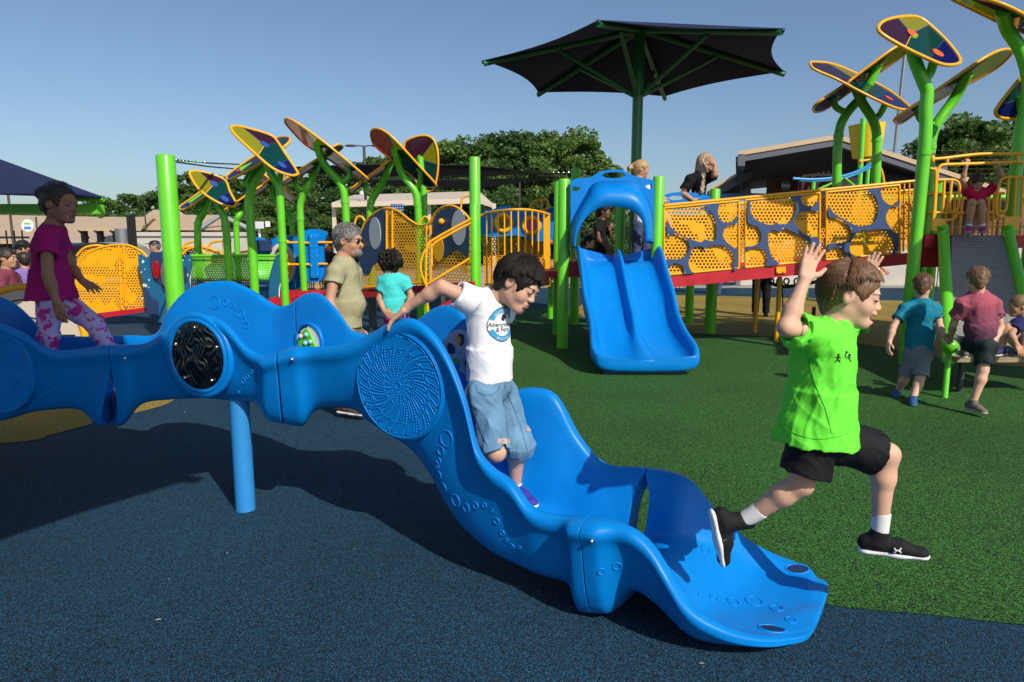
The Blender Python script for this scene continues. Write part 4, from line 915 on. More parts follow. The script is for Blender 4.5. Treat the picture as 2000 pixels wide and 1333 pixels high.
for e2 in ([(338,500),(350,487),(372,483),(392,488),(400,496)], [(355,500),(370,486),(395,483),(420,490),(440,500)], [(150,500),(165,485),(190,480),(215,485)]):
    s2 = [(p.x, p.y) for p in spline([(*p, 0) for p in e2], 4)]; MB().tube(toW(s2, 15), .03, 8).build('arch_tube', M['yellow'], ar2)
    o = MB().prism(toW(s2+[(e2[-1][0], 520), (e2[0][0], 520)], 15.02), (0,1,0), .01).build('panel', PF, ar2); uvplane(o, (0,0,0), (1,0,0), (0,0,1))
rails(ar2, 'handrail', [[(358,488),(362,478),(375,473),(392,473),(394,490)], [(405,488),(412,475),(425,472),(436,473),(437,496)]], 15, .025)
for k in range(12): rails(ar2, 'baluster', [[(452+k*4, 492), (452+k*4, 500)]], 15.2, .012)
rails(ar2, 'handrail', [[(448,497),(500,488)]], 15.2, .02)
# ornate teal and navy sea panel with oval windows
sp_ = thing('sea_panel', 'teal and navy wavy-edged play panel with white dots, a red and a mirrored oval window', 'play panel', W(325, 560, 12.4))
def c12(l): return [(0+x/3.508, 220+y/3.508) for x, y in l]
so_ = c12([(950,985),(965,970),(990,990),(1020,985),(1035,955),(1060,955),(1090,960),(1120,940),(1145,912),(1175,920),(1190,955),(1210,990),(1240,970),(1265,990),(1290,972),(1310,990),(1315,1060),(1295,1140),(1300,1200),(1260,1290),(1210,1333),(1150,1420),(1090,1440),(1030,1400),(1000,1333),(990,1230),(985,1170),(965,1100),(952,1040)])
SY = 12.4
MB().prism(toW([(p.x, p.y) for p in spline([(*p, 0) for p in so_], 3, True)], SY), (0,1,0), .03).build('teal_sheet', M['teal'], sp_)
n1_ = c12([(1035,960),(1090,962),(1120,940),(1145,914),(1172,922),(1192,960),(1200,1060),(1205,1160),(1185,1230),(1160,1250),(1120,1220),(1095,1170),(1060,1150),(1040,1090),(1030,1020)])
n2_ = c12([(988,1200),(1010,1220),(1040,1270),(1075,1290),(1085,1340),(1080,1420),(1040,1400),(1005,1340)])
n3_ = c12([(1245,1070),(1275,1060),(1280,1100),(1285,1150),(1262,1160),(1245,1120)])
for nv in (n1_, n2_, n3_): MB().prism(toW([(p.x, p.y) for p in spline([(*p, 0) for p in nv], 3, True)], SY-.03), (0,1,0), .02).build('navy_shape', M['navy'], sp_)
c = c12([(1073,1078)])[0]; MB().disc(W(*c, SY-.05), (0,-1,0), .17, .03, 28, sx=.37, bev=.01).build('red_oval', mat('red_lens', (.35, .005, .01), .15), sp_)
c = c12([(1145,1112)])[0]; MB().disc(W(*c, SY-.06), (0,-1,0), .26, .03, 32, sx=.42, bev=.015).build('mirror_oval', M['steel'], sp_)
MB().ring(W(*c, SY-.05), (0,-1,0), .27, .014, 32, 6, sx=.42).build('oval_rim', M['navy'], sp_)
rng = random.Random(3); wd_ = MB()
for k in range(34):
    x = rng.choice([rng.uniform(960, 1030), rng.uniform(1205, 1300)]); y = rng.uniform(1010, 1290)
    if x > 1205: x -= (y-1010)*.12
    c = c12([(x, y)])[0]; wd_.disc(W(*c, SY-.016), (0,-1,0), rng.choice([.012, .018, .03]), .006, 12, sx=.7)
wd_.build('white_dots', M['white'], sp_)
gr = thing('mesh_roller', 'lime green perforated curved sheet over a navy perforated one between teal ends', 'play panel', W(460, 520, 12.6))
PG = perf('green_perforated', (.16, .62, .02), .045, .0095, amount=.9, seed=2); PN = perf('navy_perforated', (.02, .05, .13), .04, .010, amount=.95, seed=2)
def curved(y0, y1, d, m, nm):
    vs = []; fs = []; N = 8
    for i in range(N+1):
        t_ = i/N; Y = 12.7-d*math.sin(math.pi*t_*.5+.2)
        a, b_ = W(373, y0+(y1-y0)*t_, Y), W(546, y0+(y1-y0)*t_, Y); vs += [a, b_]
    for i in range(N): fs.append((2*i, 2*i+1, 2*i+3, 2*i+2))
    o = MB().add(vs, fs, 0, True).build(nm, m, gr); uvplane(o, (0,0,0), (1,0,0), (0,0,1)); s_ = o.modifiers.new('s', 'SOLIDIFY'); s_.thickness = .006
curved(502, 548, .35, PG, 'green_sheet'); curved(546, 562, .25, PN, 'navy_sheet')
MB().tube([W(371, 500, 12.45), W(549, 500, 12.45)], .025, 10).build('top_roll', M['green'], gr)
MB().box(W(505, 572, 12.7), (.95, .1, .25)).build('blue_box', mat('light_blue_panel', (.03, .25, .45), .4), gr)
e_ = [(540,500),(549,498),(553,515),(550,545),(545,570),(548,592),(538,592),(528,592),(525,560),(530,530)]
MB().prism(toW([(p.x, p.y) for p in spline([(*p, 0) for p in e_], 3, True)], 12.3), (.8,-.6,0), .03).build('teal_end', M['teal'], gr)
MB().tube(spline(toW([(546,498),(553,515),(550,545),(545,570),(548,592)], 12.27), 4), .012, 6).build('white_edge', M['white'], gr)
rb = thing('red_deck', 'low red deck beam behind the far blue trough wall', 'deck', W(600, 578, 12.6))
MB().box(W(590, 577, 12.6), (.85, .3, .17)).build('beam', M['red'], rb); MB().box(W(553, 588, 12.0), (.4, .3, .12)).build('beam', M['red'], rb)
for x in (548, 581, 602): MB().disc(W(x, 580, 12.42), (0,-1,0), .016, .006, 10).build('bolt', M['bolt'], rb)
pod = thing('blue_play_pod', 'blue moulded pod with cream ring window behind the front green stem', 'play panel', W(545, 510, 13.4))
po_ = [(498,470),(510,465),(530,472),(548,462),(585,464),(592,480),(590,520),(588,562),(520,562),(500,540)]
o = MB().prism(toW([(p.x, p.y) for p in spline([(*p, 0) for p in po_], 3, True)], 13.5), (0,1,0), .3).build('shell', M['blue'], pod); bv = o.modifiers.new('b', 'BEVEL'); bv.width = .04; bv.segments = 3
MB().ring(W(551, 517, 13.3), (.1,-1,0), .36, .05, 36, 10, sx=.6).build('cream_ring', mat('cream_plastic', (.62, .52, .42), .4), pod)
MB().ring(W(553, 517, 13.28), (.1,-1,0), .22, .04, 36, 10, sx=.6).build('yellow_ring', M['yellow'], pod)
MB().box(W(515, 480, 13.2), (.3, .1, .2)).build('navy_box', M['navy'], pod)
kp = thing('blue_drum_panel', 'upright blue hourglass panel held by yellow bars, left of the grey-haired man', 'play panel', W(615, 500, 12.8))
ko = c2([(835,850),(870,832),(920,825),(970,835),(1000,855),(985,900),(975,1000),(985,1100),(960,1160),(915,1172),(868,1155),(855,1100),(865,1000),(850,900)])
o = MB().prism(toW([(p.x, p.y) for p in spline([(*p, 0) for p in ko], 3, True)], 12.8), (0,1,0), .12).build('shell', M['blue'], kp); bv = o.modifiers.new('b', 'BEVEL'); bv.width = .03; bv.segments = 3
o = MB().box(W(614, 501, 12.72), (.17, .1, .82)).build('strip', M['blue'], kp); bv = o.modifiers.new('b', 'BEVEL'); bv.width = .03; bv.segments = 3
for x in (608, 620):
    for y in (463, 482, 501, 520, 537): MB().ball(W(x, y, 12.66), .012, 8).build('bolt', M['bolt'], kp)
rails(kp, 'yellow_bar', [[(560,474),(606,475)], [(622,474),(656,474)], [(562,517),(606,517)], [(622,516),(640,516)]], 12.7, .022)
for x, y in ((561,473), (563,517)): MB().ball(W(x, y, 12.7), .04, 10).build('bar_knob', M['yellow'], kp)
for k in range(14): rails(kp, 'baluster', [[(596+k*4.2, 548 if k > 3 else 500), (596+k*4.2, 566)]], 13.4, .012)
# round steering panel at the far left
wh_ = thing('round_dial_panel', 'large cream round panel with thick yellow rim and black arcs behind the girl', 'play panel', W(62, 660, 6.6))
c = W(60, 662, 6.6); r = 108*6.6/FPX; nn = Vector((.12, -1, 0)).normalized()
MB().disc(c, nn, r*.93, .03, 48).build('cream_face', mat('cream_sheet', (.60, .52, .42), .45), wh_)
MB().ring(c+nn*.02, nn, r*.95, .035, 56, 10).build('yellow_rim', M['yellow'], wh_)
u = Vector((0,0,1)); w = nn.cross(u)
bl = MB()
for rr_, a0, a1 in ((.72, 20, 160), (.72, 200, 330), (.4, 0, 360)): bl.tube([c+nn*.032+(w*math.cos(R(a))+u*math.sin(R(a)))*r*rr_ for a in range(a0, a1, 8)], .007, 6)
bl.build('black_arcs', M['black'], wh_)
MB().box(c+nn*.035+Vector((.25, 0, .02)), (.4, .02, .05)).build('black_bar', M['black'], wh_)
MB().box(c+nn*.035+Vector((.28, 0, -.12)), (.3, .02, .16)).build('green_patch', M['green'], wh_)
# ================================================================ buildings behind
roofm = mat('tan_standing_seam_roof', (.56, .40, .24), .5, noise=.05, nscale=2)
t = roofm.node_tree; p_ = t.nodes['Principled BSDF']; tc = node(t, 'ShaderNodeTexCoord'); wv = node(t, 'ShaderNodeTexWave'); wv.wave_profile = 'SAW'; wv.inputs['Scale'].default_value = .75
t.links.new(tc.outputs['Object'], wv.inputs['Vector']); b_ = node(t, 'ShaderNodeBump'); b_.inputs['Strength'].default_value = .9; b_.inputs['Distance'].default_value = .05; t.links.new(wv.outputs['Fac'], b_.inputs['Height']); t.links.new(b_.outputs[0], p_.inputs['Normal'])
fascia = mat('grey_fascia', (.085, .095, .115), .5); soffit = mat('dark_soffit', (.035, .032, .032), .7, noise=.15); woodw = mat('brown_wood_siding', (.16, .075, .035), .7, noise=.25, nscale=3)
conc = mat('pale_concrete_wall', (.52, .48, .42), .85, noise=.12, nscale=1.3, bump=.2, bscale=20)
beam_m = mat('dark_steel_beam', (.035, .032, .03), .6)
def slab(root, name, quad, th, m, dn=(0, 0, -1)):
    q = [Vector(p) for p in quad]; d = Vector(dn)*th; n = len(q)
    mb = MB().add(q+[p+d for p in q], [tuple(range(n)), tuple(range(n, 2*n))[::-1]]+[(k, k+n, (k+1)%n+n, (k+1)%n) for k in range(n)])
    return mb.build(name, m, root, weld=True)
bl = thing('stadium_building', 'brown building with grey gabled roof carrying the red and white sign', 'building', W(1680, 470, 33))
A, P_, E_ = W(1442, 296, 24), W(1636, 263, 24), W(1975, 374, 24)
def back(p, d): return Vector((p.x*(1+d/p.y), p.y+d, p.z))
for a, b2, nm in ((A, P_, 'roof'), (P_, E_, 'roof')):
    slab(bl, nm, [a, b2, back(b2, 16), back(a, 16)], .15, roofm)
    slab(bl, 'fascia', [a-Vector((0,-.05,.16)), b2-Vector((0,-.05,.16)), b2-Vector((0,-.23,.16)), a-Vector((0,-.23,.16))], .20, fascia)
    slab(bl, 'soffit', [a-Vector((0,-.25,.17)), b2-Vector((0,-.25,.17)), back(b2, 15.8)-Vector((0,0,.17)), back(a, 15.8)-Vector((0,0,.17))], .03, soffit)
slab(bl, 'fascia', [A-Vector((0,0,.1)), back(A, 15.8)-Vector((0,0,.1)), back(A, 15.8)-Vector((-.25,0,.1)), A-Vector((-.25,0,.1))], .38, fascia)
A2, B2 = W(1385, 368, 30), W(1470, 322, 30)
slab(bl, 'lower_roof', [A2, B2, back(B2, 12), back(A2, 12)], .12, roofm); slab(bl, 'fascia', [A2-Vector((0,-.05,.13)), B2-Vector((0,-.05,.13)), B2-Vector((0,-.3,.13)), A2-Vector((0,-.3,.13))], .4, fascia)
slab(bl, 'soffit', [A2-Vector((0,-.3,.4)), B2-Vector((0,-.3,.4)), back(B2, 11.8)-Vector((0,0,.4)), back(A2, 11.8)-Vector((0,0,.4))], .06, soffit)
Yw = 34.5
w0, w1 = W(1500, 345, Yw), W(1975, 345, Yw)
MB().prism([Vector((w0.x, Yw, 0)), Vector((w1.x+1, Yw, 0)), Vector((w1.x+1, Yw, W(1960, 400, Yw).z)), W(1640, 322, Yw), W(1500, 352, Yw)], (0,1,0), .3).build('wall', woodw, bl)
bw = MB()
for k in range(26): bw.box(((w0.x+w1.x)/2, Yw-.16, .4+k*.22), (w1.x-w0.x-.2, .012, .018))
bw.build('siding_joints', mat('siding_joint', (.06, .03, .015), .8), bl)
MB().box((W(1395, 400, Yw+4).x+2, Yw+4, 1.6), (12, .2, 3.2)).build('dark_wall', beam_m, bl)
q = W(1838, 360, 27); MB().tube([(q.x, 27, 0), (q.x, 27, W(1838, 326, 27).z)], .16, 14).build('column', fascia, bl)
# the sign board
sg = thing('restaurant_sign', 'white sign board with big red letters and a chequered red border under the gabled roof', 'sign', W(1620, 360, 31.9))
SYY = 34.1; s0, s1 = W(1561, 334, SYY), W(1682, 322, SYY); zb_ = W(1600, 388, SYY).z; zt_ = W(1600, 335, SYY).z
sw_ = s1.x-s0.x; sh_ = zt_-zb_; scx = (s0.x+s1.x)/2
MB().box((scx, SYY, (zb_+zt_)/2), (sw_, .1, sh_)).build('board', M['white'], sg)
red = mat('sign_red', (.45, .01, .02), .5)
b_ = MB()
for x in (s0.x+.06, s1.x-.06): b_.box((x, SYY-.06, (zb_+zt_)/2), (.12, .02, sh_))
b_.build('border', red, sg)
b_ = MB()
for k in range(11): b_.box((s0.x+.32+k*(sw_-.6)/10, SYY-.06, zt_-.07), (.13, .02, .12))
b_.build('border_squares', red, sg)
def text(s, size, loc, m, root, name='lettering', shear=0, ext=.01, rot=None, wd=1.0, nm=None, bold=0.0):
    cu = bpy.data.curves.new('t', 'FONT'); cu.body = s; cu.size = size; cu.align_x = 'CENTER'; cu.align_y = 'CENTER'; cu.extrude = ext; cu.shear = shear; cu.offset = bold
    o = bpy.data.objects.new('t', cu); COL.objects.link(o); bpy.context.view_layer.update()
    me = bpy.data.meshes.new_from_object(o.evaluated_get(bpy.context.evaluated_depsgraph_get())); bpy.data.objects.remove(o)
    Mx = Matrix.Translation(loc) @ (rot if rot is not None else Matrix.Rotation(math.pi/2, 4, 'X')) @ Matrix.Diagonal((wd, 1, 1, 1)); me.transform(Mx)
    return link(me, name, m, root)
text('KFC', .92, (scx-.35, SYY-.07, W(1600, 361, SYY).z), red, sg, shear=.25, wd=1.15, bold=.035)
for px, py in ((1534, 363), (1718, 343)):
    c = W(px, py, SYY); rs = thing('round_wall_sign', 'round white wall sign with teal and blue bands, '+('left of the red and white sign' if px < 1600 else 'right of the red and white sign'), 'sign', c)
    MB().disc(c, (0,-1,0), .21, .04, 28).build('disc', M['white'], rs); MB().prism([c+Vector((.17*math.cos(a), -.05, .03+.17*math.sin(a))) for a in np.linspace(.15, 3.0, 10)], (0,1,0), .01).build('teal_band', mat('logo_teal', (.02, .25, .22), .5), rs)
    MB().prism([c+Vector((.17*math.cos(a), -.05, -.05+.15*math.sin(a))) for a in np.linspace(3.3, 6.1, 10)], (0,1,0), .01).build('blue_band', mat('logo_blue', (.05, .25, .6), .5), rs)
sail_b = mat('slate_blue_fabric', (.10, .22, .32), .7, noise=.08)
def low_canopy(pts, Y, dY, label):
    q = toW(pts, Y); c = thing('market_canopy', label, 'canopy', Vector((q[0].x, Y, 0)))
    q2 = [Vector((p.x, p.y+(dY if i in (0, 1) else 0), p.z)) for i, p in enumerate(q)]
    MB().prism(q2, (q2[1]-q2[0]).cross(q2[-1]-q2[0]), .04).build('fabric', sail_b, c)
    for k in (2, 3 if len(q) > 3 else 2): MB().tube([Vector((q2[k].x, q2[k].y, 0)), q2[k]], .05, 8).build('leg', M['charcoal'], c)
low_canopy([(1403,371),(1507,367),(1549,381),(1403,395)], 25, 3, 'slate blue canopy roof behind the bridge, left of the round wall sign')
low_canopy([(1716,360),(1795,354),(1890,372),(1716,388)], 26, 3, 'slate blue canopy roof behind the tall stem at the ramp tower')
low_canopy([(1925,372),(1990,366),(2060,380),(1925,392)], 26, 3, 'slate blue canopy roof at the right edge')
# left-hand pavilions and hall
hl = thing('tan_hall', 'long tan metal-clad hall with a round sign at the far left', 'building', W(60, 470, 48))
HY = 48
slab(hl, 'roof', [W(-200, 475, HY-6), W(262, 468, HY-6), W(190, 424, HY+4), W(-200, 416, HY+4)], .15, roofm)
MB().box((W(20, 480, HY).x, HY+1, .9), (13, 6, 1.8)).build('dark_base', beam_m, hl)
c = W(55, 441, 40.5); MB().disc(c, (0,-1,0), .36, .05, 24).build('round_sign', M['white'], hl)
MB().box(c+Vector((0,-.07,-.13)), (.4,.02,.14)).build('sign_band', mat('logo_blue', (.05, .25, .6), .5), hl); MB().box(c+Vector((0,-.07,.12)), (.36,.02,.07)).build('sign_leaf', M['green'], hl)
for x0_, x1_, xr0, xr1, ye, yr, Y, lb in ((146, 275, 205, 300, 447, 424, 38, 'tan pavilion roof on slanted dark struts, left of the black square post'), (262, 372, 300, 345, 437, 410, 46, 'highest tan pavilion roof with grey gable edge, behind the thick green post'), (272, 484, 312, 432, 446, 420, 40, 'wide low tan pavilion roof above the pale concrete wall')):
    pv = thing('pavilion', lb, 'pavilion', (W((x0_+x1_)/2, 470, Y).x, Y, 0))
    e0, e1, r0_, r1_ = W(x0_, ye, Y), W(x1_, ye, Y), W(xr0, yr, Y+4), W(xr1, yr, Y+4)
    slab(pv, 'roof', [e0, W(xr1 if x1_ > 400 else x1_, ye, Y), r1_, r0_], .12, roofm)
    slab(pv, 'roof', [r0_, r1_, Vector((r1_.x, Y+9, e0.z)), Vector((r0_.x, Y+9, e0.z))], .12, roofm)
    if x1_ > 280:
        g1 = W(xr1-38, ye-1, Y-.1); g2 = W(xr1, yr+1, Y-.1); g3 = W(x1_, ye, Y-.1)
        MB().tube([g1, g2, g3], .14, 4).build('gable_edge', mat('pale_grey_fascia', (.33, .35, .37), .5), pv)
    for k in np.linspace(x0_+18, x1_-18, 4):
        q = W(k, ye+2, Y+1); MB().box((q.x, q.y, q.z/2), (.26, .26, q.z)).build('column', beam_m, pv)
        MB().tube([W(k+8, ye+18, Y+1), W(k-10, ye+3, Y)], .09, 6).build('strut', beam_m, pv)
pm = thing('pavilion', 'open pavilion with a pale tan roof on slim posts, right of the grey-haired man', 'pavilion', (W(800, 470, 34).x, 34, 0))
slab(pm, 'roof', [W(648, 396, 33), W(925, 388, 33), W(925, 374, 40), W(692, 381, 40)], .15, mat('cream_metal_roof', (.62, .52, .40), .5, noise=.04)); slab(pm, 'roof', [W(925, 388, 33), W(967, 402, 36), W(938, 376, 41), W(925, 374, 40)], .15, mat('cream_metal_roof', (.62, .52, .40), .5))
slab(pm, 'fascia', [W(648, 397, 32.95), W(925, 389, 32.95), W(925, 390, 33), W(648, 398, 33)], .2, mat('cream_metal_roof', (.62, .52, .40), .5))
for x in (652, 722, 838, 965): q = W(x, 398, 33.5); MB().box((q.x, q.y, q.z/2), (.18, .18, q.z)).build('post', mat('cream_metal_roof', (.62, .52, .40), .5), pm)
sb2 = thing('scoreboard', 'small blue electronic scoreboard under the pale pavilion roof', 'scoreboard', W(778, 470, 31)); MB().box(W(776, 406, 31), (.55, .12, .32)).build('screen', mat('screen_blue', (.03, .08, .25), .2), sb2)
for r_ in range(3):
    for k in range(5): MB().box(W(768+k*4.6, 401+r_*5, 30.9), (.05, .02, .05)).build('digit_block', mat('screen_pale', (.35, .5, .7), .4), sb2)
MB().box((W(776, 420, 31).x, 31, .9), (.12, .12, 1.8)).build('post', M['charcoal'], sb2)
def cwall(x0_, x1_, yt, Y, lb, h=None):
    a, b_ = W(x0_, yt, Y), W(x1_, yt, Y); c = thing('concrete_wall', lb, 'wall', (a.x, Y, 0))
    MB().box(((a.x+b_.x)/2, Y, a.z/2), (b_.x-a.x, .25, a.z)).build('wall', conc, c); MB().box(((a.x+b_.x)/2, Y, a.z+.06), (b_.x-a.x+.1, .4, .14)).build('cap', conc, c)
    k = a.x+2.4; j = MB()
    while k < b_.x: j.box((k, Y-.128, a.z/2), (.02, .006, a.z-.1)); k += 2.4
    if j.v: j.build('joints', mat('wall_joint', (.25, .23, .2), .9), c)
cwall(263, 492, 461, 25, 'long pale concrete wall behind the left-hand leaf shade stems')
MB  # the far right wall
cwall(1440, 2300, 478, 24, 'pale concrete wall seen under the bridge at right')
# posts and poles
q = W(255, 421, 20); o = MB().box((q.x, 20, q.z/2), (.17, .17, q.z)).build('square_post', M['black']); tag(o, 'black square post left of the pale concrete wall', 'post')
q = W(237, 447, 30); o = MB().tube([(q.x, 30, 0), q], .26, 24).build('steel_column', mat('galvanised_metal', (.38, .38, .38), .35, metal=.8)); tag(o, 'fat galvanised column under the tan pavilion roof', 'column')
def lamp(px, yt, Y, lb, arms=(1, -1), r=.07):
    t_ = W(px, yt, Y); l = thing('street_lamp', lb, 'lamp post', (t_.x, Y, 0)); MB().tube([(t_.x, Y, 0), t_], r, 10).build('pole', mat('bronze_pole', (.07, .055, .045), .5), l)
    for s_ in arms:
        MB().tube([t_, t_+Vector((s_*.3, 0, .03))], .03, 6).build('arm', M['charcoal'], l); MB().ball(t_+Vector((s_*.62, 0, .02)), .3, 12, sc=(1.1, .5, .2)).build('lamp_head', M['charcoal'], l)
    return l
l = lamp(711, 286, 34, 'two-headed street lamp behind the amber leaf shade')
for dx, dz in ((-.12, 0), (.15, .02), (0, .18)): q = W(711, 378, 33.8); MB().ball(q+Vector((dx, 0, dz)), .11, 10).build('camera', M['white'], l)
lamp(1015, 352, 40, 'slim dark lamp pole before the trees, left of the slide hood', arms=(1,), r=.05)
lamp(15, 372, 30, 'thin dark pole behind the low canopy beam at the far left', arms=(), r=.05)
lamp(70, 424, 34, 'thin dark pole in front of the tan hall', arms=(), r=.04)
lamp(282, 405, 38, 'thin dark pole against the highest tan pavilion roof', arms=(), r=.04)
t_ = W(1768, 100, 30); o = MB().tube([(W(1768,100,30).x-.25, 30, 0), t_], .07, 10).build('grey_pole', mat('grey_galvanised', (.3, .3, .3), .4, metal=.6)); tag(o, 'tall thin grey pole behind the leaf shades of the ramp tower', 'pole')
hp = thing('basketball_hoop', 'white basketball backboard with orange rim seen between green stems', 'hoop', W(506, 470, 36)); MB().box(W(506, 440, 36), (.5, .05, .36)).build('backboard', mat('clear_white', (.6, .62, .62), .3), hp); MB().ring(W(506, 448, 35.7), (0,0,1), .22, .02, 16, 6).build('rim', mat('rim_orange', (.6, .12, .02), .4), hp)
q = W(506, 440, 36.3); MB().tube([(q.x, 36.3, 0), q], .07, 8).build('pole', M['white'], hp)
o = MB().box(W(523, 438, 30), (.2, .04, .24)).build('small_sign', M['white']); tag(o, 'small white notice board right of the basketball backboard', 'sign')
# fences
def fence(x0_, x1_, Y, h, lb, step=.16):
    a, b_ = W(x0_, 500, Y).x, W(x1_, 500, Y).x; f = thing('railing_fence', lb, 'fence', (a, Y, 0)); m = MB(); x = a
    while x < b_: m.box((x, Y, h/2), (.022, .022, h)); x += step
    m.build('pickets', M['black'], f)
    for z in (.12, h-.14): MB().box(((a+b_)/2, Y, z), (b_-a, .04, .04)).build('rail', M['black'], f)
    x = a
    while x < b_: MB().box((x, Y, h/2+.04), (.07, .07, h+.08)).build('fence_post', M['black'], f); x += 2.4
fence(1090, 1345, 22, 2.0, 'black railing fence seen through the slide hood', .14)
fence(1790, 2100, 21, 2.1, 'black railing fence behind the ramp tower', .14)
fence(-60, 60, 14, 1.75, 'black railing fence at the far left')
fence(590, 700, 24, 1.7, 'black railing fence beyond the blue drum panel', .14)
car = thing('parked_car', 'dark parked car behind the yellow arched barrier', 'car', (W(215, 490, 24).x, 24, 0))
cx = W(205, 490, 24).x
pr = [(-2.2,.35),(-2.25,.8),(-2.0,.95),(-1.2,1.02),(-.6,1.42),(.7,1.45),(1.4,1.05),(2.1,.95),(2.25,.7),(2.2,.35)]
MB().prism([Vector((cx+p.x, 24, p.y)) for p in spline([(a, b, 0) for a, b in pr], 3, True)], (0,1,0), 1.7).build('body', mat('dark_car_paint', (.02, .025, .04), .2, coat=1), car)
MB().prism([Vector((cx+a, 24, b)) for a, b in ((-1.0,1.06),(-.55,1.37),(.65,1.4),(1.2,1.08))], (0,1,0), 1.72).build('window', mat('car_glass', (.01, .012, .015), .05), car)
for x in (-1.35, 1.35): 
    for y in (-.78, .78): MB().disc((cx+x, 24+y-.1, .33), (0,1,0), .33, .2, 20).build('wheel', M['black'], car)
c2_ = copy_tree(car); c2_.location.x = W(120, 490, 29).x; c2_.location.y = 29; c2_['label'] = 'dark parked car mostly hidden behind the girl'
# ================================================================ trees
barkm = mat('bark', (.09, .065, .045), .9, noise=.3, bump=.8, bscale=12)
def leafmat(name, c):
    m = mat(name, c, .6, noise=.45, nscale=1.6); t = m.node_tree; p = t.nodes['Principled BSDF']; out = t.nodes['Material Output']
    tl = node(t, 'ShaderNodeBsdfTranslucent'); tl.inputs[0].default_value = (c[0]*1.6, c[1]*1.5, c[2]*.6, 1); mx = node(t, 'ShaderNodeMixShader'); mx.inputs[0].default_value = .28
    t.links.new(p.outputs[0], mx.inputs[1]); t.links.new(tl.outputs[0], mx.inputs[2]); t.links.new(mx.outputs[0], out.inputs[0]); return m
LM = [leafmat('foliage_mid', (.07, .14, .03)), leafmat('foliage_bright', (.10, .18, .035)), leafmat('foliage_dark', (.045, .10, .025))]
def tree_mesh(h, w, seed, n=15000, ls=.15, low=.12):
    r = np.random.default_rng(seed); cl = []
    nb = 46
    for i in range(nb):
        z = low+(.97-low)*r.random(); prof = math.sin(math.pi*min(1, (z-low*.6)/(1.02-low*.6))**.75)**.6
        a = r.random()*6.283; q = prof*w/2*math.sqrt(r.random())*.95
        cl.append((q*math.cos(a), q*math.sin(a), z*h, (.05+.11*r.random()**1.5)*h*.85))
    cl = np.array(cl); idx = r.integers(0, nb, n); d = r.normal(size=(n, 3)); d /= np.linalg.norm(d, axis=1)[:, None]
    rad = (r.random(n)**.35)[:, None]; P0 = cl[idx, :3]+d*rad*cl[idx, 3:4]*np.array([1, 1, .72]); P0 += r.normal(size=(n, 3))*.06
    u = r.normal(size=(n, 3)); u /= np.linalg.norm(u, axis=1)[:, None]; v = np.cross(u, r.normal(size=(n, 3))); v /= np.linalg.norm(v, axis=1)[:, None]
    s = (ls*(.5+r.random(n)))[:, None]
    vs = np.stack([P0-u*s, P0+v*s*.6, P0+u*s, P0-v*s*.6], 1).reshape(-1, 3)
    vs[:, 2] = np.maximum(vs[:, 2], .15)
    me = bpy.data.meshes.new('crown'); me.vertices.add(len(vs)); me.vertices.foreach_set('co', vs.ravel()); me.loops.add(4*n); me.polygons.add(n)
    me.loops.foreach_set('vertex_index', np.arange(4*n)); me.polygons.foreach_set('loop_start', np.arange(n)*4); me.polygons.foreach_set('loop_total', np.full(n, 4)); me.update(); me.validate()
    mb = MB(); mb.tube(spline([(0,0,0), (.1,0,h*.25), (-.1,.1,h*.5), (.05,0,h*.85)], 3), [max(.03, .024*h*(1-.9*i/9)) for i in range(10)], 8)
    for i in range(9):
        c = cl[i]; mb.tube([(0, 0, c[2]*.55), (c[0]*.5, c[1]*.5, c[2]*.8), tuple(c[:3])], [.011*h, .007*h, .003*h], 6)
    return me, mb
TV = [tree_mesh(10, 6.2, 1), tree_mesh(10, 5.2, 2), tree_mesh(10, 7.2, 3, 16000)]
TT = []
for me, mb in TV:
    k = len(TT); tr = mb.build('trunk', barkm); TT.append((me, tr.data)); bpy.data.objects.remove(tr)
rt_ = random.Random(11)
CM = {}
def tree(x, Y, h, var, m, label, group, sq=1.0):
    root = thing('tree', label, 'tree', (x, Y, 0), rt_.random()*6.28, group)
    s = h/10; root.scale = (s*sq, s*sq, s)
    key = (var, m)
    if key not in CM: me = TT[var][0].copy(); me.materials.append(LM[m]); CM[key] = me
    c = bpy.data.objects.new('crown', CM[key]); COL.objects.link(c); c.parent = root
    if not TT[var][1].materials: TT[var][1].materials.append(barkm)
    tk = bpy.data.objects.new('trunk', TT[var][1]); COL.objects.link(tk); tk.parent = root
ORD = 'first second third fourth fifth sixth seventh eighth ninth tenth eleventh twelfth thirteenth fourteenth fifteenth sixteenth'.split()
def line(lst, Y, label, group, mats=(0, 1, 2)):
    lst = sorted(lst)
    for i, (px, ytop) in enumerate(lst):
        yy = Y+rt_.uniform(-3, 3); q = W(px, ytop, yy); tree(q.x, yy, q.z*.97, rt_.choice([0, 1, 2]), rt_.choice(mats), ORD[i]+' from the left '+label, group, rt_.uniform(1.0, 1.35))
line([(858,285),(895,272),(930,272),(968,262),(1005,258),(1045,252),(1085,262),(1125,256),(1152,300),(1185,330)], 52, 'of the tallest trees left of the umbrella pole', 'trees of the middle treeline')
line([(860,320),(900,310),(950,315),(1000,310),(1055,305),(1105,320),(1150,340),(1200,355)], 47, 'of the middle-height trees left of the umbrella pole', 'trees of the middle treeline')
line([(345,338),(385,330),(420,345),(460,342),(500,335),(545,342),(590,338),(635,328),(680,318),(725,300),(770,302),(815,296)], 60, 'of the tall rear trees behind the left leaf shades', 'trees of the left treeline')
line([(370,375),(430,372),(490,380),(545,372),(600,370),(655,368),(710,362),(760,360),(810,355)], 52, 'of the lower front trees behind the left leaf shades', 'trees of the left treeline')
line([(195,385),(225,388),(255,376),(290,378),(318,372),(345,362)], 95, 'of the distant trees above the tan pavilion roofs', 'distant trees at left')
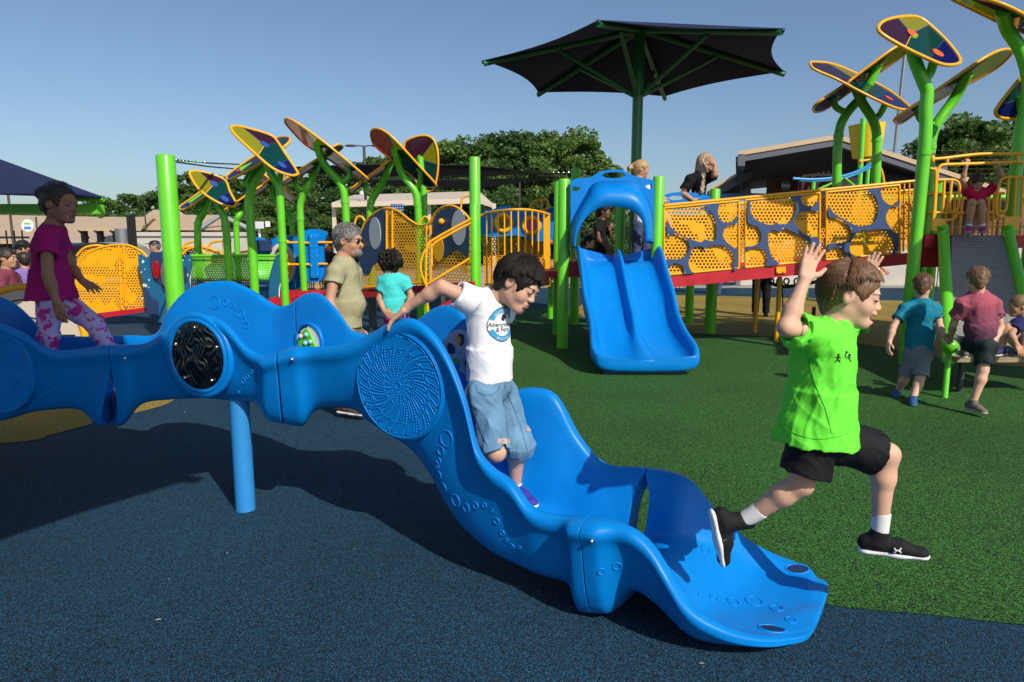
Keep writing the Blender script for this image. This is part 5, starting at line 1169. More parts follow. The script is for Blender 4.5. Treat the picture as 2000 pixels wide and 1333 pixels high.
line([(1835,262),(1868,222),(1905,225),(1940,285),(1965,262),(1992,225),(2030,215),(1885,300)], 45, 'of the broadleaf trees behind the ramp tower', 'trees at right')
line([(470,420),(520,425),(575,420),(630,425),(690,420),(750,425),(810,430),(870,432),(930,425),(990,420),(1050,425),(1110,430),(1170,425),(1230,435),(340,440),(400,440)], 44, 'of the low bushy trees at the foot of the treeline', 'bushy trees under the treeline', (0, 1))
hg = MB(); rr_ = np.random.default_rng(5); hx = rr_.uniform(-62, 40, 16000); hy_ = rr_.uniform(62, 72, 16000); hz = rr_.random(16000)**.8*4.0
for i in range(16000):
    a = rr_.random()*6.28; s_ = .35; hg.v += [(hx[i]-s_*math.cos(a), hy_[i]-s_*math.sin(a), hz[i]), (hx[i], hy_[i], hz[i]+s_*.8), (hx[i]+s_*math.cos(a), hy_[i]+s_*math.sin(a), hz[i]), (hx[i], hy_[i], hz[i]-s_*.7)]
hg.f = [(4*i, 4*i+1, 4*i+2, 4*i+3) for i in range(16000)]; hg.mi = [0]*16000; hg.sm = [False]*16000
tag(hg.build('undergrowth', LM[2]), 'dark undergrowth filling the foot of the treeline', 'undergrowth', kind='stuff')
hd = MB()
pr = [(-900, 8), (-500, 13), (-250, 10), (-80, 9), (60, 7), (250, 11), (500, 14), (900, 9)]
hp_ = spline([(a, 150, b) for a, b in pr], 10); n = len(hp_)
hd.add([Vector((p.x, 135, -.5)) for p in hp_]+[Vector((p.x, 150, p.z*.5)) for p in hp_]+[Vector((p.x, 200, p.z*.4)) for p in hp_], [(i, i+1, n+i+1, n+i) for i in range(n-1)]+[(n+i, n+i+1, 2*n+i+1, 2*n+i) for i in range(n-1)], 0, True)
struct(hd.build('wooded_hill', mat('wooded_ground', (.03, .055, .018), .95, noise=.5, nscale=.15, bump=1, bscale=.6)))
# ================================================================ figures: distance fields turned into one continuous skin
f32 = np.float32
def V3(p): return np.array([p[0], p[1], p[2]], f32)
class Field:
    def __init__(s, h): s.h = h; s.ops = []
    def cap(s, a, b, ra, rb=None, k=.02, ax=None, q=1.0, sub=False): s.ops.append(('cap', V3(a), V3(b), ra, ra if rb is None else rb, k, None if ax is None else V3(Vector(ax).normalized()), q, sub)); return s
    def cyl(s, a, b, ra, rb, k=.02, ax=None, q=1.0, sub=False): s.ops.append(('cyl', V3(a), V3(b), ra, rb, k, None if ax is None else V3(Vector(ax).normalized()), q, sub)); return s
    def ell(s, c, rad, axes, k=.015, sub=False): s.ops.append(('ell', V3(c), rad, [V3(a) for a in axes], k, sub)); return s
    def cut(s, c, n): s.ops.append(('cut', V3(c), V3(Vector(n).normalized()))); return s
    def bounds(s, op):
        if op[0] in ('cap', 'cyl'):
            r = max(op[3], op[4])*max(1, op[7])+op[5]+3*s.h; return np.minimum(op[1], op[2])-r, np.maximum(op[1], op[2])+r
        if op[0] == 'ell': r = max(op[2])+op[4]+3*s.h; return op[1]-r, op[1]+r
        return None
    def mesh(s, noise=None):
        bs = [s.bounds(o) for o in s.ops]; pos = [b for b, o in zip(bs, s.ops) if b is not None and not (o[-1] is True)]
        lo = np.min([b[0] for b in pos], 0); hi = np.max([b[1] for b in pos], 0); h = s.h
        n = np.ceil((hi-lo)/h).astype(int)+2; D = np.full(n, 10, f32)
        X = [lo[i]+h*np.arange(n[i], dtype=f32) for i in range(3)]
        for o, b in zip(s.ops, bs):
            if o[0] == 'cut':
                d = (X[0][:, None, None]-o[1][0])*o[2][0]+(X[1][None, :, None]-o[1][1])*o[2][1]+(X[2][None, None, :]-o[1][2])*o[2][2]
                D = np.maximum(D, d); continue
            i0 = np.maximum(0, np.floor((b[0]-lo)/h).astype(int)); i1 = np.minimum(n, np.ceil((b[1]-lo)/h).astype(int)+1)
            if (i1 <= i0).any(): continue
            sl_ = tuple(slice(a, c) for a, c in zip(i0, i1))
            x = X[0][sl_[0]][:, None, None]; y = X[1][sl_[1]][None, :, None]; z = X[2][sl_[2]][None, None, :]
            if o[0] in ('cap', 'cyl'):
                a, c, ra, rb, k, ax, q, sub = o[1:]
                ab = c-a; L2 = float(ab@ab)+1e-9; L = math.sqrt(L2)
                t = ((x-a[0])*ab[0]+(y-a[1])*ab[1]+(z-a[2])*ab[2])/L2; tc_ = np.clip(t, 0, 1)
                ox = x-a[0]-tc_*ab[0]; oy = y-a[1]-tc_*ab[1]; oz = z-a[2]-tc_*ab[2]
                if o[0] == 'cyl':
                    ox = x-a[0]-t*ab[0]; oy = y-a[1]-t*ab[1]; oz = z-a[2]-t*ab[2]
                if ax is not None:
                    w = (ox*ax[0]+oy*ax[1]+oz*ax[2])*(1/q-1); ox = ox+w*ax[0]; oy = oy+w*ax[1]; oz = oz+w*ax[2]
                d = np.sqrt(ox*ox+oy*oy+oz*oz)-(ra+(rb-ra)*tc_)
                if ax is not None: d = d*min(1, q*1.15)
                if o[0] == 'cyl': d = np.maximum(d, np.maximum(-t*L, (t-1)*L))
            else:
                c, rad, axes, k, sub = o[1:]
                u = [((x-c[0])*a[0]+(y-c[1])*a[1]+(z-c[2])*a[2])/r for a, r in zip(axes, rad)]
                q_ = np.sqrt(u[0]**2+u[1]**2+u[2]**2); g = np.sqrt((u[0]/rad[0])**2+(u[1]/rad[1])**2+(u[2]/rad[2])**2)+1e-6
                d = q_*(q_-1)/g
            Ds = D[sl_]
            if sub:
                hh = np.clip(.5-.5*(Ds+d)/k, 0, 1); D[sl_] = Ds*(1-hh)-d*hh+k*hh*(1-hh)
            else:
                hh = np.clip(.5+.5*(Ds-d)/k, 0, 1); D[sl_] = Ds*(1-hh)+d*hh-k*hh*(1-hh)
        D[0], D[-1], D[:, 0], D[:, -1], D[:, :, 0], D[:, :, -1] = 1, 1, 1, 1, 1, 1
        if noise is not None:
            m = np.abs(D) < .04; ii = np.nonzero(m); p = np.stack([X[i][ii[i]] for i in range(3)], 1); D[ii] += noise(p)
        return nets(D, lo, h)
def nets(D, lo, h):
    I = D < 0
    A = I[:-1, :-1, :-1]; cnt = np.zeros(A.shape, np.int8); n = D.shape
    off = [(i, j, k) for i in (0, 1) for j in (0, 1) for k in (0, 1)]
    for i, j, k in off: cnt += I[i:n[0]-1+i, j:n[1]-1+j, k:n[2]-1+k]
    act = (cnt > 0) & (cnt < 8); ci = np.stack(np.nonzero(act), 1)
    vals = {o: D[ci[:, 0]+o[0], ci[:, 1]+o[1], ci[:, 2]+o[2]] for o in off}
    acc = np.zeros((len(ci), 3), f32); c = np.zeros(len(ci), f32)
    for o in off:
        for a in range(3):
            if o[a]: continue
            o2 = tuple(v+(1 if i == a else 0) for i, v in enumerate(o)); v0, v1 = vals[o], vals[o2]; m = (v0 < 0) != (v1 < 0)
            t = np.where(m, v0/(v0-v1+1e-12), 0); p = np.array(o, f32)[None].repeat(len(ci), 0); p[:, a] = t; acc += p*m[:, None]; c += m
    P = lo+(ci+acc/np.maximum(c, 1)[:, None])*h
    idx = np.full(act.shape, -1, np.int32); idx[tuple(ci.T)] = np.arange(len(ci)); F = []
    for a in range(3):
        b, e = [(1, 2), (2, 0), (0, 1)][a]
        s0 = [slice(None)]*3; s1 = [slice(None)]*3; s0[a] = slice(0, -1); s1[a] = slice(1, None)
        d = I[tuple(s0)] != I[tuple(s1)]; q = np.stack(np.nonzero(d), 1)
        ok = (q[:, b] > 0) & (q[:, e] > 0) & (q[:, b] < n[b]-1) & (q[:, e] < n[e]-1) & (q[:, a] < n[a]-1); q = q[ok]
        def at(db, de): r = q.copy(); r[:, b] -= db; r[:, e] -= de; return idx[tuple(r.T)]
        f = np.stack([at(1, 1), at(0, 1), at(0, 0), at(1, 0)], 1)
        fl = ~I[tuple(q.T)]; f[fl] = f[fl][:, ::-1]; F.append(f)
    F = np.concatenate(F); F = F[(F >= 0).all(1)]
    return P, F
def field_obj(name, fld, m, parent, noise=None, smooth=1, label=None):
    P, F = fld.mesh(noise)
    me = bpy.data.meshes.new(name); me.vertices.add(len(P)); me.vertices.foreach_set('co', P.astype(f32).ravel()); me.loops.add(4*len(F)); me.polygons.add(len(F))
    me.loops.foreach_set('vertex_index', F.ravel()); me.polygons.foreach_set('loop_start', np.arange(len(F))*4); me.polygons.foreach_set('loop_total', np.full(len(F), 4))
    me.polygons.foreach_set('use_smooth', np.ones(len(F), bool)); me.update()
    if smooth:
        e = np.zeros((len(me.edges), 2), int).ravel(); me.edges.foreach_get('vertices', e); e = e.reshape(-1, 2)
        for _ in range(smooth):
            for lam in (.5, -.52):
                s_ = np.zeros_like(P); c = np.zeros(len(P)); np.add.at(s_, e[:, 0], P[e[:, 1]]); np.add.at(s_, e[:, 1], P[e[:, 0]]); np.add.at(c, e.ravel(), 1)
                P = P+lam*(s_/np.maximum(c, 1)[:, None]-P)
        me.vertices.foreach_set('co', P.astype(f32).ravel()); me.update()
    return link(me, name, m, parent, label)
def folds(amp, seed, scale=1.0, down=1.0):
    r = np.random.default_rng(seed); K = [(r.normal(size=3)*np.array([1, 1, .35])*38*scale, r.random()*6.28) for _ in range(5)]+[(r.normal(size=3)*np.array([.5, .5, 1])*26*scale, r.random()*6.28) for _ in range(3)]
    K2 = [(r.normal(size=3)*np.array([1, 1, .45])*30*scale, r.random()*6.28) for _ in range(5)]
    def f(p):
        w = 0; q = p+.02*np.sin(p[:, [1, 2, 0]]*23+seed)
        for k, ph in K: v = np.sin(q@k+ph); w = w+np.sign(v)*np.abs(v)**1.6
        q2 = p+.035*np.sin(p[:, [2, 0, 1]]*17+seed*2)+.012*np.sin(p[:, [1, 2, 0]]*47)
        for k, ph in K2: w = w-1.5*((1-np.abs(np.sin(q2@k+ph)))**3-.14)
        return (amp*w/3.0).astype(f32)
    return f
SKIN = {k: mat('skin_'+k, c, .55, sss=.12, noise=.10, nscale=11, spec=.35, bump=.12, bscale=260) for k, c in (('fair', (.66, .385, .265)), ('brown', (.30, .14, .08)), ('tan', (.50, .26, .16)), ('light', (.60, .34, .235)), ('dark', (.16, .075, .045)))}
EYE = mat('eye_white', (.7, .68, .65), .2); IRIS = mat('eye_dark', (.02, .012, .008), .1); LIP = {k: mat('lip_'+k, c, .4) for k, c in (('fair', (.55, .2, .17)), ('brown', (.18, .06, .05)), ('tan', (.45, .17, .13)), ('light', (.5, .19, .15)), ('dark', (.12, .05, .04)))}
def cloth(name, c, rough=.85, noise=.05, nscale=30, bump=.25, bscale=420, sheen=0): return mat(name, c, rough, noise=noise, nscale=nscale, bump=bump, bscale=bscale, spec=.2)
def hair_tufts(root, HC, f, u, r_, S, m, n, lng, seed, region, flow, w=.0035, up=0.0):
    """many fine tapered locks lying on the scalp"""
    g = random.Random(seed); mb = MB(); R3 = (.079*S, .097*S, .092*S)
    for i in range(n*3):
        a = g.uniform(0, 6.283); z = g.uniform(-.75, 1); q = math.sqrt(1-z*z); d = (q*math.cos(a), q*math.sin(a), z)   # r,f,u
        if not region(d): continue
        P = HC+r_*d[0]*R3[0]+f*d[1]*R3[1]+u*d[2]*R3[2]; nn = (r_*d[0]/R3[0]+f*d[1]/R3[1]+u*d[2]/R3[2]).normalized()
        fl = flow(d); zz = max(0, min(1, d[2]*1.6+.2)); t = (r_*fl[0]+f*fl[1]+u*fl[2])+Vector((g.gauss(0, .17), g.gauss(0, .17), g.gauss(0, .17))); t = (t-nn*t.dot(nn)).normalized()
        L = lng*S*g.uniform(.6, 1.25)*(.4+.6*zz)*(.55 if d[1] > .3 else 1); sd = nn.cross(t).normalized()*w*S*g.uniform(.6, 1.3)
        pts = []
        for k in range(4):
            s_ = k/3; pts.append(P+nn*(.006*S+up*S*s_)+t*L*s_-nn*(L*L*s_*s_/(.2*S))*.6+nn*.007*S*math.sin(math.pi*s_))
        vs = []
        for k, p in enumerate(pts): ww = (1, .9, .6, .08)[k]; vs += [p-sd*ww, p+nn*.003*S*ww, p+sd*ww]
        fs = []
        for k in range(3): o = k*3; fs += [(o, o+1, o+4, o+3), (o+1, o+2, o+5, o+4)]
        mb.add(vs, fs, 0, True)
        n -= 1
        if n <= 0: break
    return mb.build('hair_locks', m, root)
def person(label, J, S=1.0, fwd=(1, 0, 0), hf=None, hu=(0, 0, 1), skin='fair', hair=None, top=None, bot=None, shoes=None, h=.006, arms='AB', legs='AB', hands=None, group=None, mouth=None, face=True, long_pants=False, head=1.0, cat='person', torso=True, eyes='open'):
    Jw = {k: (W(*v) if len(v) == 3 else Vector(v[:3])) for k, v in J.items()}; g = lambda k: Jw[k]
    f = Vector(fwd).normalized(); up = Vector((0, 0, 1)); rt = f.cross(up).normalized()
    base = g('pelvis').copy() if 'pelvis' in Jw else g('chest').copy(); base.z = 0
    if 'aA' in Jw: base = Vector((base.x, base.y, 0))
    root = thing('person', label, cat, base, group=group)
    hf = Vector(hf or fwd).normalized(); hu = Vector(hu); hu = (hu-hf*hu.dot(hf)).normalized(); hr = hf.cross(hu).normalized(); HS = S*head
    HC = g('head'); A3 = (hr, hf, hu)
    B = Field(h)
    # head and neck
    H = lambda x, y, z: HC+(hr*x+hf*y+hu*z)*HS
    B.ell(H(0, -.008, .022), (.074*HS, .092*HS, .084*HS), A3, .01)
    B.ell(H(0, .026, -.035), (.055*HS, .058*HS, .066*HS), A3, .03*HS)
    B.cap(H(-.012, .066, -.088), H(.012, .066, -.088), .018*HS, k=.025*HS)
    for s_ in (-1, 1):
        B.ell(H(s_*.034, .052, -.032), (.025*HS, .024*HS, .026*HS), A3, .02*HS)
        B.cap(H(s_*.045, -.01, -.05), H(s_*.02, .05, -.085), .014*HS, k=.03*HS)
    if face:
        B.cap(H(-.03, .078, .022), H(.03, .078, .022), .011*HS, k=.014*HS)
        for s_ in (-1, 1):
            B.ell(H(s_*.031, .092, .004), (.016*HS, .013*HS, .010*HS), A3, .01*HS, sub=True)
            if eyes == 'down': B.ell(H(s_*.031, .0745, .004), (.0135*HS, .0135*HS, .0135*HS), A3, .006*HS)
        B.cap(H(0, .082, .008), H(0, .097, -.022), .006*HS, .0098*HS, k=.010*HS)
        for s_ in (-1, 1): B.cap(H(s_*.010, .093, -.027), H(s_*.011, .088, -.027), .0075*HS, k=.006*HS)
        if mouth == 'open':
            B.cap(H(-.013, .090, -.046), H(.013, .090, -.046), .0085*HS, k=.007*HS)
            B.cap(H(-.012, .083, -.079), H(.012, .083, -.079), .009*HS, k=.007*HS)
            B.ell(H(0, .088, -.062), (.019*HS, .026*HS, .0115*HS), A3, .005*HS, sub=True)
        else:
            B.cap(H(-.016, .086, -.050), H(.016, .086, -.050), .0068*HS, k=.006*HS); B.cap(H(-.014, .085, -.062), H(.014, .085, -.062), .0072*HS, k=.006*HS)
        for s_ in (-1, 1):
            B.ell(H(s_*.076, -.010, -.006), (.008*HS, .019*HS, .029*HS), A3, .006*HS); B.ell(H(s_*.085, -.006, .0), (.007*HS, .010*HS, .017*HS), A3, .004*HS, sub=True)
    B.cap(H(0, -.02, -.05), g('neck'), .046*HS, .050*S, k=.03)
    q = .64
    if torso:
        B.cap(g('chest'), g('waist') if 'waist' in Jw else g('pelvis'), .098*S, .088*S, k=.03, ax=f, q=q)
        B.cap(g('neck'), g('chest'), .05*S, .07*S, k=.04)
    for a in arms:
        sh, el, wr = g('s'+a), g('e'+a), g('w'+a)
        B.cap(g('chest').lerp(sh, .4), sh, .05*S, .042*S, k=.03)
        B.cap(sh, el, .040*S, .031*S, k=.02); B.cap(el, el.lerp(wr, .35), .032*S, .033*S, k=.015); B.cap(el.lerp(wr, .35), wr, .033*S, .0205*S, k=.015, ax=None)
        hd = (hands or {}).get(a, {}); d = (g('h'+a)-wr).normalized() if 'h'+a in Jw else (wr-el).normalized()
        pn = Vector(hd.get('palm', (0, 1, 0))); pn = (pn-d*pn.dot(d)).normalized(); sd = d.cross(pn).normalized()*hd.get('thumb', 1)
        hs = S*hd.get('size', 1.0); cu = hd.get('curl', .35); spd = hd.get('spread', .12)
        B.cap(wr, wr+d*.012*hs, .021*S, .022*hs, k=.012)
        pc = wr+d*.045*hs
        for j in range(4):
            o = (j-1.5)*.0165*hs; kb = wr+d*.075*hs-sd*o*1.0+d*(-.004 if j in (0, 3) else 0)*hs
            B.cap(wr+d*.018*hs-sd*o*.7, kb, .0125*hs, .0105*hs, k=.008*hs)
            a_ = -(j-1.5)*spd; fd = (d+sd*a_).normalized(); L = (.066, .074, .069, .053)[j]*hs; p = kb; c_ = 0
            for sgl, rr0, rr1 in ((.42, .0092, .0085), (.32, .0085, .0078), (.26, .0078, .0066)):
                c_ += cu*(.55 if sgl == .42 else .8); dd = (fd*math.cos(c_)+pn*math.sin(c_)).normalized(); p2 = p+dd*L*sgl; B.cap(p, p2, rr0*hs, rr1*hs, k=.003*hs); p = p2
        tb = wr+d*.022*hs+sd*.018*hs+pn*.005*hs; t1 = tb+(d*.55+sd*.75+pn*.25).normalized()*.036*hs; t2 = t1+(d*.85+sd*.42+pn*.3).normalized()*.028*hs
        B.cap(tb, t1, .013*hs, .0098*hs, k=.008*hs); B.cap(t1, t2, .0098*hs, .0078*hs, k=.004*hs)
    for a in legs:
        hp, kn, an = g('hip'+a), g('k'+a), g('a'+a)
        if torso: B.cap(g('pelvis'), hp, .07*S, .066*S, k=.03)
        B.cap(hp, kn, .064*S, .045*S, k=.02); ca = kn.lerp(an, .28)+(f*-.008*S)
        B.cap(kn, ca, .043*S, .046*S, k=.02); B.cap(ca, an, .044*S, .027*S, k=.02)
        if 't'+a in Jw and not shoes: B.cap(an, g('t'+a), .028*S, .022*S, k=.02)
    body = field_obj('body', B, SKIN[skin], root)
    if face:
        bvf = bvh_of([body])
        def PJ(x, z, lift=.0012):
            l, n_, i_, t_ = bvf.ray_cast(H(x, .25, z), -hf, .3*HS); return (l if l is not None else H(x, .09, z))+hf*lift
    if face:
        for s_ in (-1, 1):
            e = H(s_*.031, .0755, .004)
            if eyes == 'down': MB().tube([PJ(s_*(.032+x), .000+x*x*14-x*.08) for x in (-.014, -.010, -.005, 0, .005, .010, .014)], [.0006*HS]+[.0017*HS]*5+[.0006*HS], 6).build('lashes', IRIS, root); MB().tube([PJ(s_*(.032+x), .0105-x*x*12, .0004) for x in (-.013, -.006, 0, .006, .013)], .0008*HS, 5).build('lid_crease', LIP[skin], root)
            else: MB().ball(e-hf*.001*HS, .0112*HS, 12).build('eye', EYE, root); MB().ball(e+hf*.0040*HS-hu*.001*HS, .0084*HS, 10).build('iris', IRIS, root)
            MB().tube([PJ(s_*(.032+x), .0235-x*x*16+x*.05, .0008) for x in (-.019, -.012, -.004, .004, .012, .019)], [v_*HS*(hair or {}).get('brow', 1) for v_ in (.0009, .0022, .0026, .0024, .0019, .0006)], 6).build('eyebrow', hair['m'] if hair else IRIS, root)
        if mouth == 'open':
            MB().ball(H(0, .070, -.061), .013*HS, 12, sc=(1.2, 1, .8), ax=A3).build('mouth_inside', mat('mouth_dark', (.05, .008, .008), .5), root)
            for z in (-.0475, -.077): MB().tube([H(x, .0965-abs(x)*.5+(0 if z > -.06 else -.006), z+(.0-abs(x)*.12)*(1 if z > -.06 else -1)) for x in (-.017, -.009, 0, .009, .017)], [.002*HS, .004*HS, .0045*HS, .004*HS, .002*HS], 8).build('lip', LIP[skin], root)
        else:
            for z, rr in ((-.0515, .0032), (-.0605, .0038)): MB().tube([PJ(x, z, -.0008) for x in (-.018, -.009, 0, .009, .018)], [.0012*HS, rr*HS, rr*HS, rr*HS, .0012*HS], 8).build('lip', LIP[skin], root)
    # hair
    if hair:
        k = hair['kind']; hm = hair['m']; F = Field(max(h*.9, .004)); t_ = hair.get('t', .012)
        F.ell(H(0, -.012, .026), ((.074+t_)*HS, (.092+t_)*HS, (.086+t_)*HS), A3, .01)
        if k in ('short', 'crop', 'curly'): F.cap(H(0, -.06, -.03), H(0, -.055, -.055), .048*HS, .04*HS, k=.03*HS)
        if k == 'curly':
            gr_ = random.Random(4)
            for i in range(hair.get('n', 60)):
                a = gr_.uniform(0, 6.28); z = gr_.uniform(-.5, 1); q_ = math.sqrt(max(0, 1-z*z)); x_, y_ = q_*math.cos(a), q_*math.sin(a)
                if y_ > .45 and z < .55: continue
                F.ell(H(x_*(.08+t_), y_*(.095+t_)-.02, .026+z*(.09+t_)), tuple([gr_.uniform(.014, .026)*HS]*3), A3, .006*HS)
        for b in hair.get('extra', []): F.cap(H(*b[0]), H(*b[1]), b[2]*HS, b[3]*HS, k=.02*HS)
        if hair.get('long'):
            for s_ in (-.7, 0, .7): F.cap(H(s_*.06, -.06, .0), H(s_*.08, -.085, -hair['long']), .045*HS, .028*HS, k=.03*HS)
        fr = hair.get('front', 0)
        F.ell(H(0, .112, -.040+fr), (.100*HS, .082*HS, .092*HS), A3, .006*HS, sub=True)          # the face
        if not hair.get('cover'):
            for s_ in (-1, 1): F.ell(H(s_*.088, .006, -.022), (.03*HS, .036*HS, .042*HS), A3, .006*HS, sub=True)
        F.ell(H(0, .03, -.10), (.075*HS, .075*HS, .055*HS), A3, .01*HS, sub=True) if not hair.get('long') else None
        am = hair.get('rough', .0035)*HS
        dirs = np.array([hr, hf, hu]); c0 = np.array(HC)
        def hn(p, am=am):
            l = (p-c0)@dirs.T; an_ = np.arctan2(l[:, 0], -l[:, 1]+.02); return (am*(np.sin(an_*23+np.sin(l[:, 2]*60)*1.5)+.6*np.sin(an_*47+l[:, 2]*90))).astype(f32)
        ho = field_obj('hair', F, hm, root, hn, smooth=0)
        if hair.get('tufts'):
            tf = hair['tufts']
            reg = lambda d: not (d[1] > .15 and d[2] < hair.get('line', .35)+.1) and not (abs(d[0]) > .5 and d[1] > -.42 and d[2] < .15) and d[2] > (-.5 if d[1] < -.3 else .05)
            flow = hair.get('flow', lambda d: (d[0]*.6+.5, .45+d[1]*.2, -.55+d[2]*.3) if d[1] > -.2 else (d[0]*.3, -.3, -1))
            hair_tufts(ho, H(0, -.012, .026), hf, hu, hr, HS*(1+t_*4), hm, tf, hair.get('len', .05), 5, reg, flow, hair.get('w', .0035), hair.get('up', 0))
    # shirt
    if top:
        F = Field(h*1.0); rc = top.get('rc', .125)*S; rw = top.get('rw', .12)*S; rh = top.get('rh', .13)*S; qq = top.get('q', .72); th = .008
        hem = g('hem'); wa = g('waist')
        F.cap(g('chest'), wa, rc, rw, k=.03, ax=f, q=qq); F.cyl(wa.lerp(g('chest'), .1), hem, rw, rh, k=.04, ax=f, q=qq*top.get('qh', 1.0))
        F.cap(g('neck')-up*.012*S, g('chest'), .056*S, .075*S, k=.05)
        for a in arms:
            sh = g('s'+a); F.cap(g('neck').lerp(g('chest'), .25), sh, .058*S, .054*S, k=.05)
            e = sh.lerp(g('e'+a), top.get('sl'+a, top.get('sl', .62))); F.cyl(sh.lerp(g('chest'), .2), e, .060*S, top.get('rs', .060)*S, k=.035)
        if top.get('belly'): F.cap(wa.lerp(g('chest'), .3)+f*.03, wa+f*.055, top['belly']*.9, top['belly'], k=.06)
        ax_ = (hem-wa).normalized(); hl_ = (hem-wa.lerp(g('chest'), .1)).length; F.cyl(hem-ax_*.05, hem+ax_*.08, rw+(rh-rw)*(1-.05/hl_)-.020, rh-.015, k=.005, ax=f, q=qq*top.get('qh', 1.0)*.97, sub=True)
        for a in arms:
            sh = g('s'+a); tt = top.get('sl'+a, top.get('sl', .62)); e = sh.lerp(g('e'+a), tt); dd = (g('e'+a)-sh).normalized(); F.cyl(e-dd*.035, e+dd*.1, top.get('rs', .060)*S-.014, top.get('rs', .060)*S-.012, k=.004, sub=True)
        nd = (H(0, -.02, -.05)-g('neck')).normalized(); F.cyl(g('neck')-nd*.012*S, g('neck')+nd*.12*S, .054*S, .066*S, k=.006, sub=True)
        so__ = field_obj('shirt', F, top['m'], root, folds(top.get('fold', .003), top.get('seed', 3), top.get('fs', 1)/max(S, .8)))
        root['_s'] = 0; del root['_s']
    if bot:
        F = Field(h*1.0); rp = bot.get('rp', .12)*S; pel = g('pelvis'); tl_ = bot.get('to', .8); wtop = g('waist').lerp(pel, .5)
        rp *= .93; F.cap(wtop, pel, rp*.88, rp, k=.03, ax=f, q=.74); ends = []
        for a in legs:
            hp, kn, an = g('hip'+a), g('k'+a), g('a'+a); r0, r1 = bot.get('r0', .085)*S, bot.get('r1', .08)*S; tl_ = bot.get('to'+a, bot.get('to', .8))
            if tl_ > 1: 
                F.cap(hp, kn, r0, r1, k=.03); e = kn.lerp(an, tl_-1); F.cyl(kn, e, r1, bot.get('r2', .06)*S, k=.03); dd = (an-kn).normalized(); re = bot.get('r2', .06)*S
            else: e = hp.lerp(kn, tl_); F.cyl(hp.lerp(pel, .3), e, r0, r1, k=.035); dd = (kn-hp).normalized(); re = r1; F.cap(pel, hp, rp*.8, r0, k=.03)
            ends.append((e, dd, re))
        for e, dd, re in ends: F.cyl(e-dd*.03, e+dd*.07, re-.017, re-.015, k=.004, sub=True)
        field_obj(bot.get('name', 'shorts'), F, bot['m'], root, folds(bot.get('fold', .003), 9, 1.25))
    if shoes:
        for a in legs:
            if 't'+a not in Jw: continue
            an, to = g('a'+a), g('t'+a); d = to-an; dn = Vector(shoes.get('down'+a, shoes.get('down', (0, 0, -1)))).normalized(); d = (d-dn*d.dot(dn)); dl = d.length; d.normalize(); sd = d.cross(dn).normalized()
            L = shoes.get('L', .19)*S; hgt = (to-an).dot(dn); heel = an+dn*hgt-d*.045*S; w_ = .034*S
            F = Field(max(.004, h*.9)); b0 = heel; F.cap(b0-dn*.030*S, b0+d*L*.55-dn*.024*S, .036*S, .036*S, k=.02, ax=sd, q=.92); F.cap(b0+d*L*.5-dn*.02*S, b0+d*(L-.03*S)-dn*.008*S, .036*S, .032*S, k=.02, ax=dn, q=.85)
            F.cyl(b0+d*.035*S-dn*.03*S, an-dn*.03*S+d*.004,   .039*S, .036*S, k=.02)
            so_ = field_obj('shoe', F, shoes['m'], root)
            F = Field(max(.004, h*.9)); F.cap(b0+dn*.004*S, b0+d*L*.5+dn*.002*S, .034*S, .031*S, k=.01, ax=dn, q=.42); F.cap(b0+d*L*.5+dn*.002*S, b0+d*(L-.028*S)+dn*.002*S, .034*S, .034*S, k=.02, ax=dn, q=.42)
            field_obj('sole', F, shoes.get('sole', M['white']), so_)
            if shoes.get('strap'):
                MB().tube([b0+d*L*.42+sd*.037*S-dn*.01*S, b0+d*L*.42+sd*.02*S-dn*.05*S, b0+d*L*.42-sd*.02*S-dn*.05*S, b0+d*L*.42-sd*.037*S-dn*.01*S], .008*S, 8).build('strap', shoes['strap'], so_)
            if shoes.get('sock'):
                e = an.lerp(g('k'+a), shoes.get('sh', .22)); F = Field(max(.004, h*.9)); F.cyl(an+dn*.01, e, .033*S, .036*S, k=.01); F.cap(e-(e-an).normalized()*.01, e, .038*S, .038*S, k=.004) if False else None
                rr_ = np.array((e-an).normalized()); field_obj('sock', F, shoes['sock'], root, lambda p, rr_=rr_: (.0005*np.sin((p@rr_)*900)).astype(f32), smooth=1)
    return root, Jw, (HC, hr, hf, hu)
hm_black = mat('black_hair', (.012, .009, .008), .6, spec=.25); hm_brown = mat('brown_hair', (.16, .078, .034), .5, noise=.35, nscale=60); hm_grey = mat('grey_hair', (.16, .15, .145), .6, noise=.4, nscale=80); hm_blond = mat('blond_hair', (.45, .29, .13), .5, noise=.25, nscale=50); hm_dk = mat('dark_brown_hair', (.03, .017, .011), .5, noise=.3, nscale=60); hm_lb = mat('light_brown_hair', (.2, .11, .05), .5, noise=.3, nscale=60)
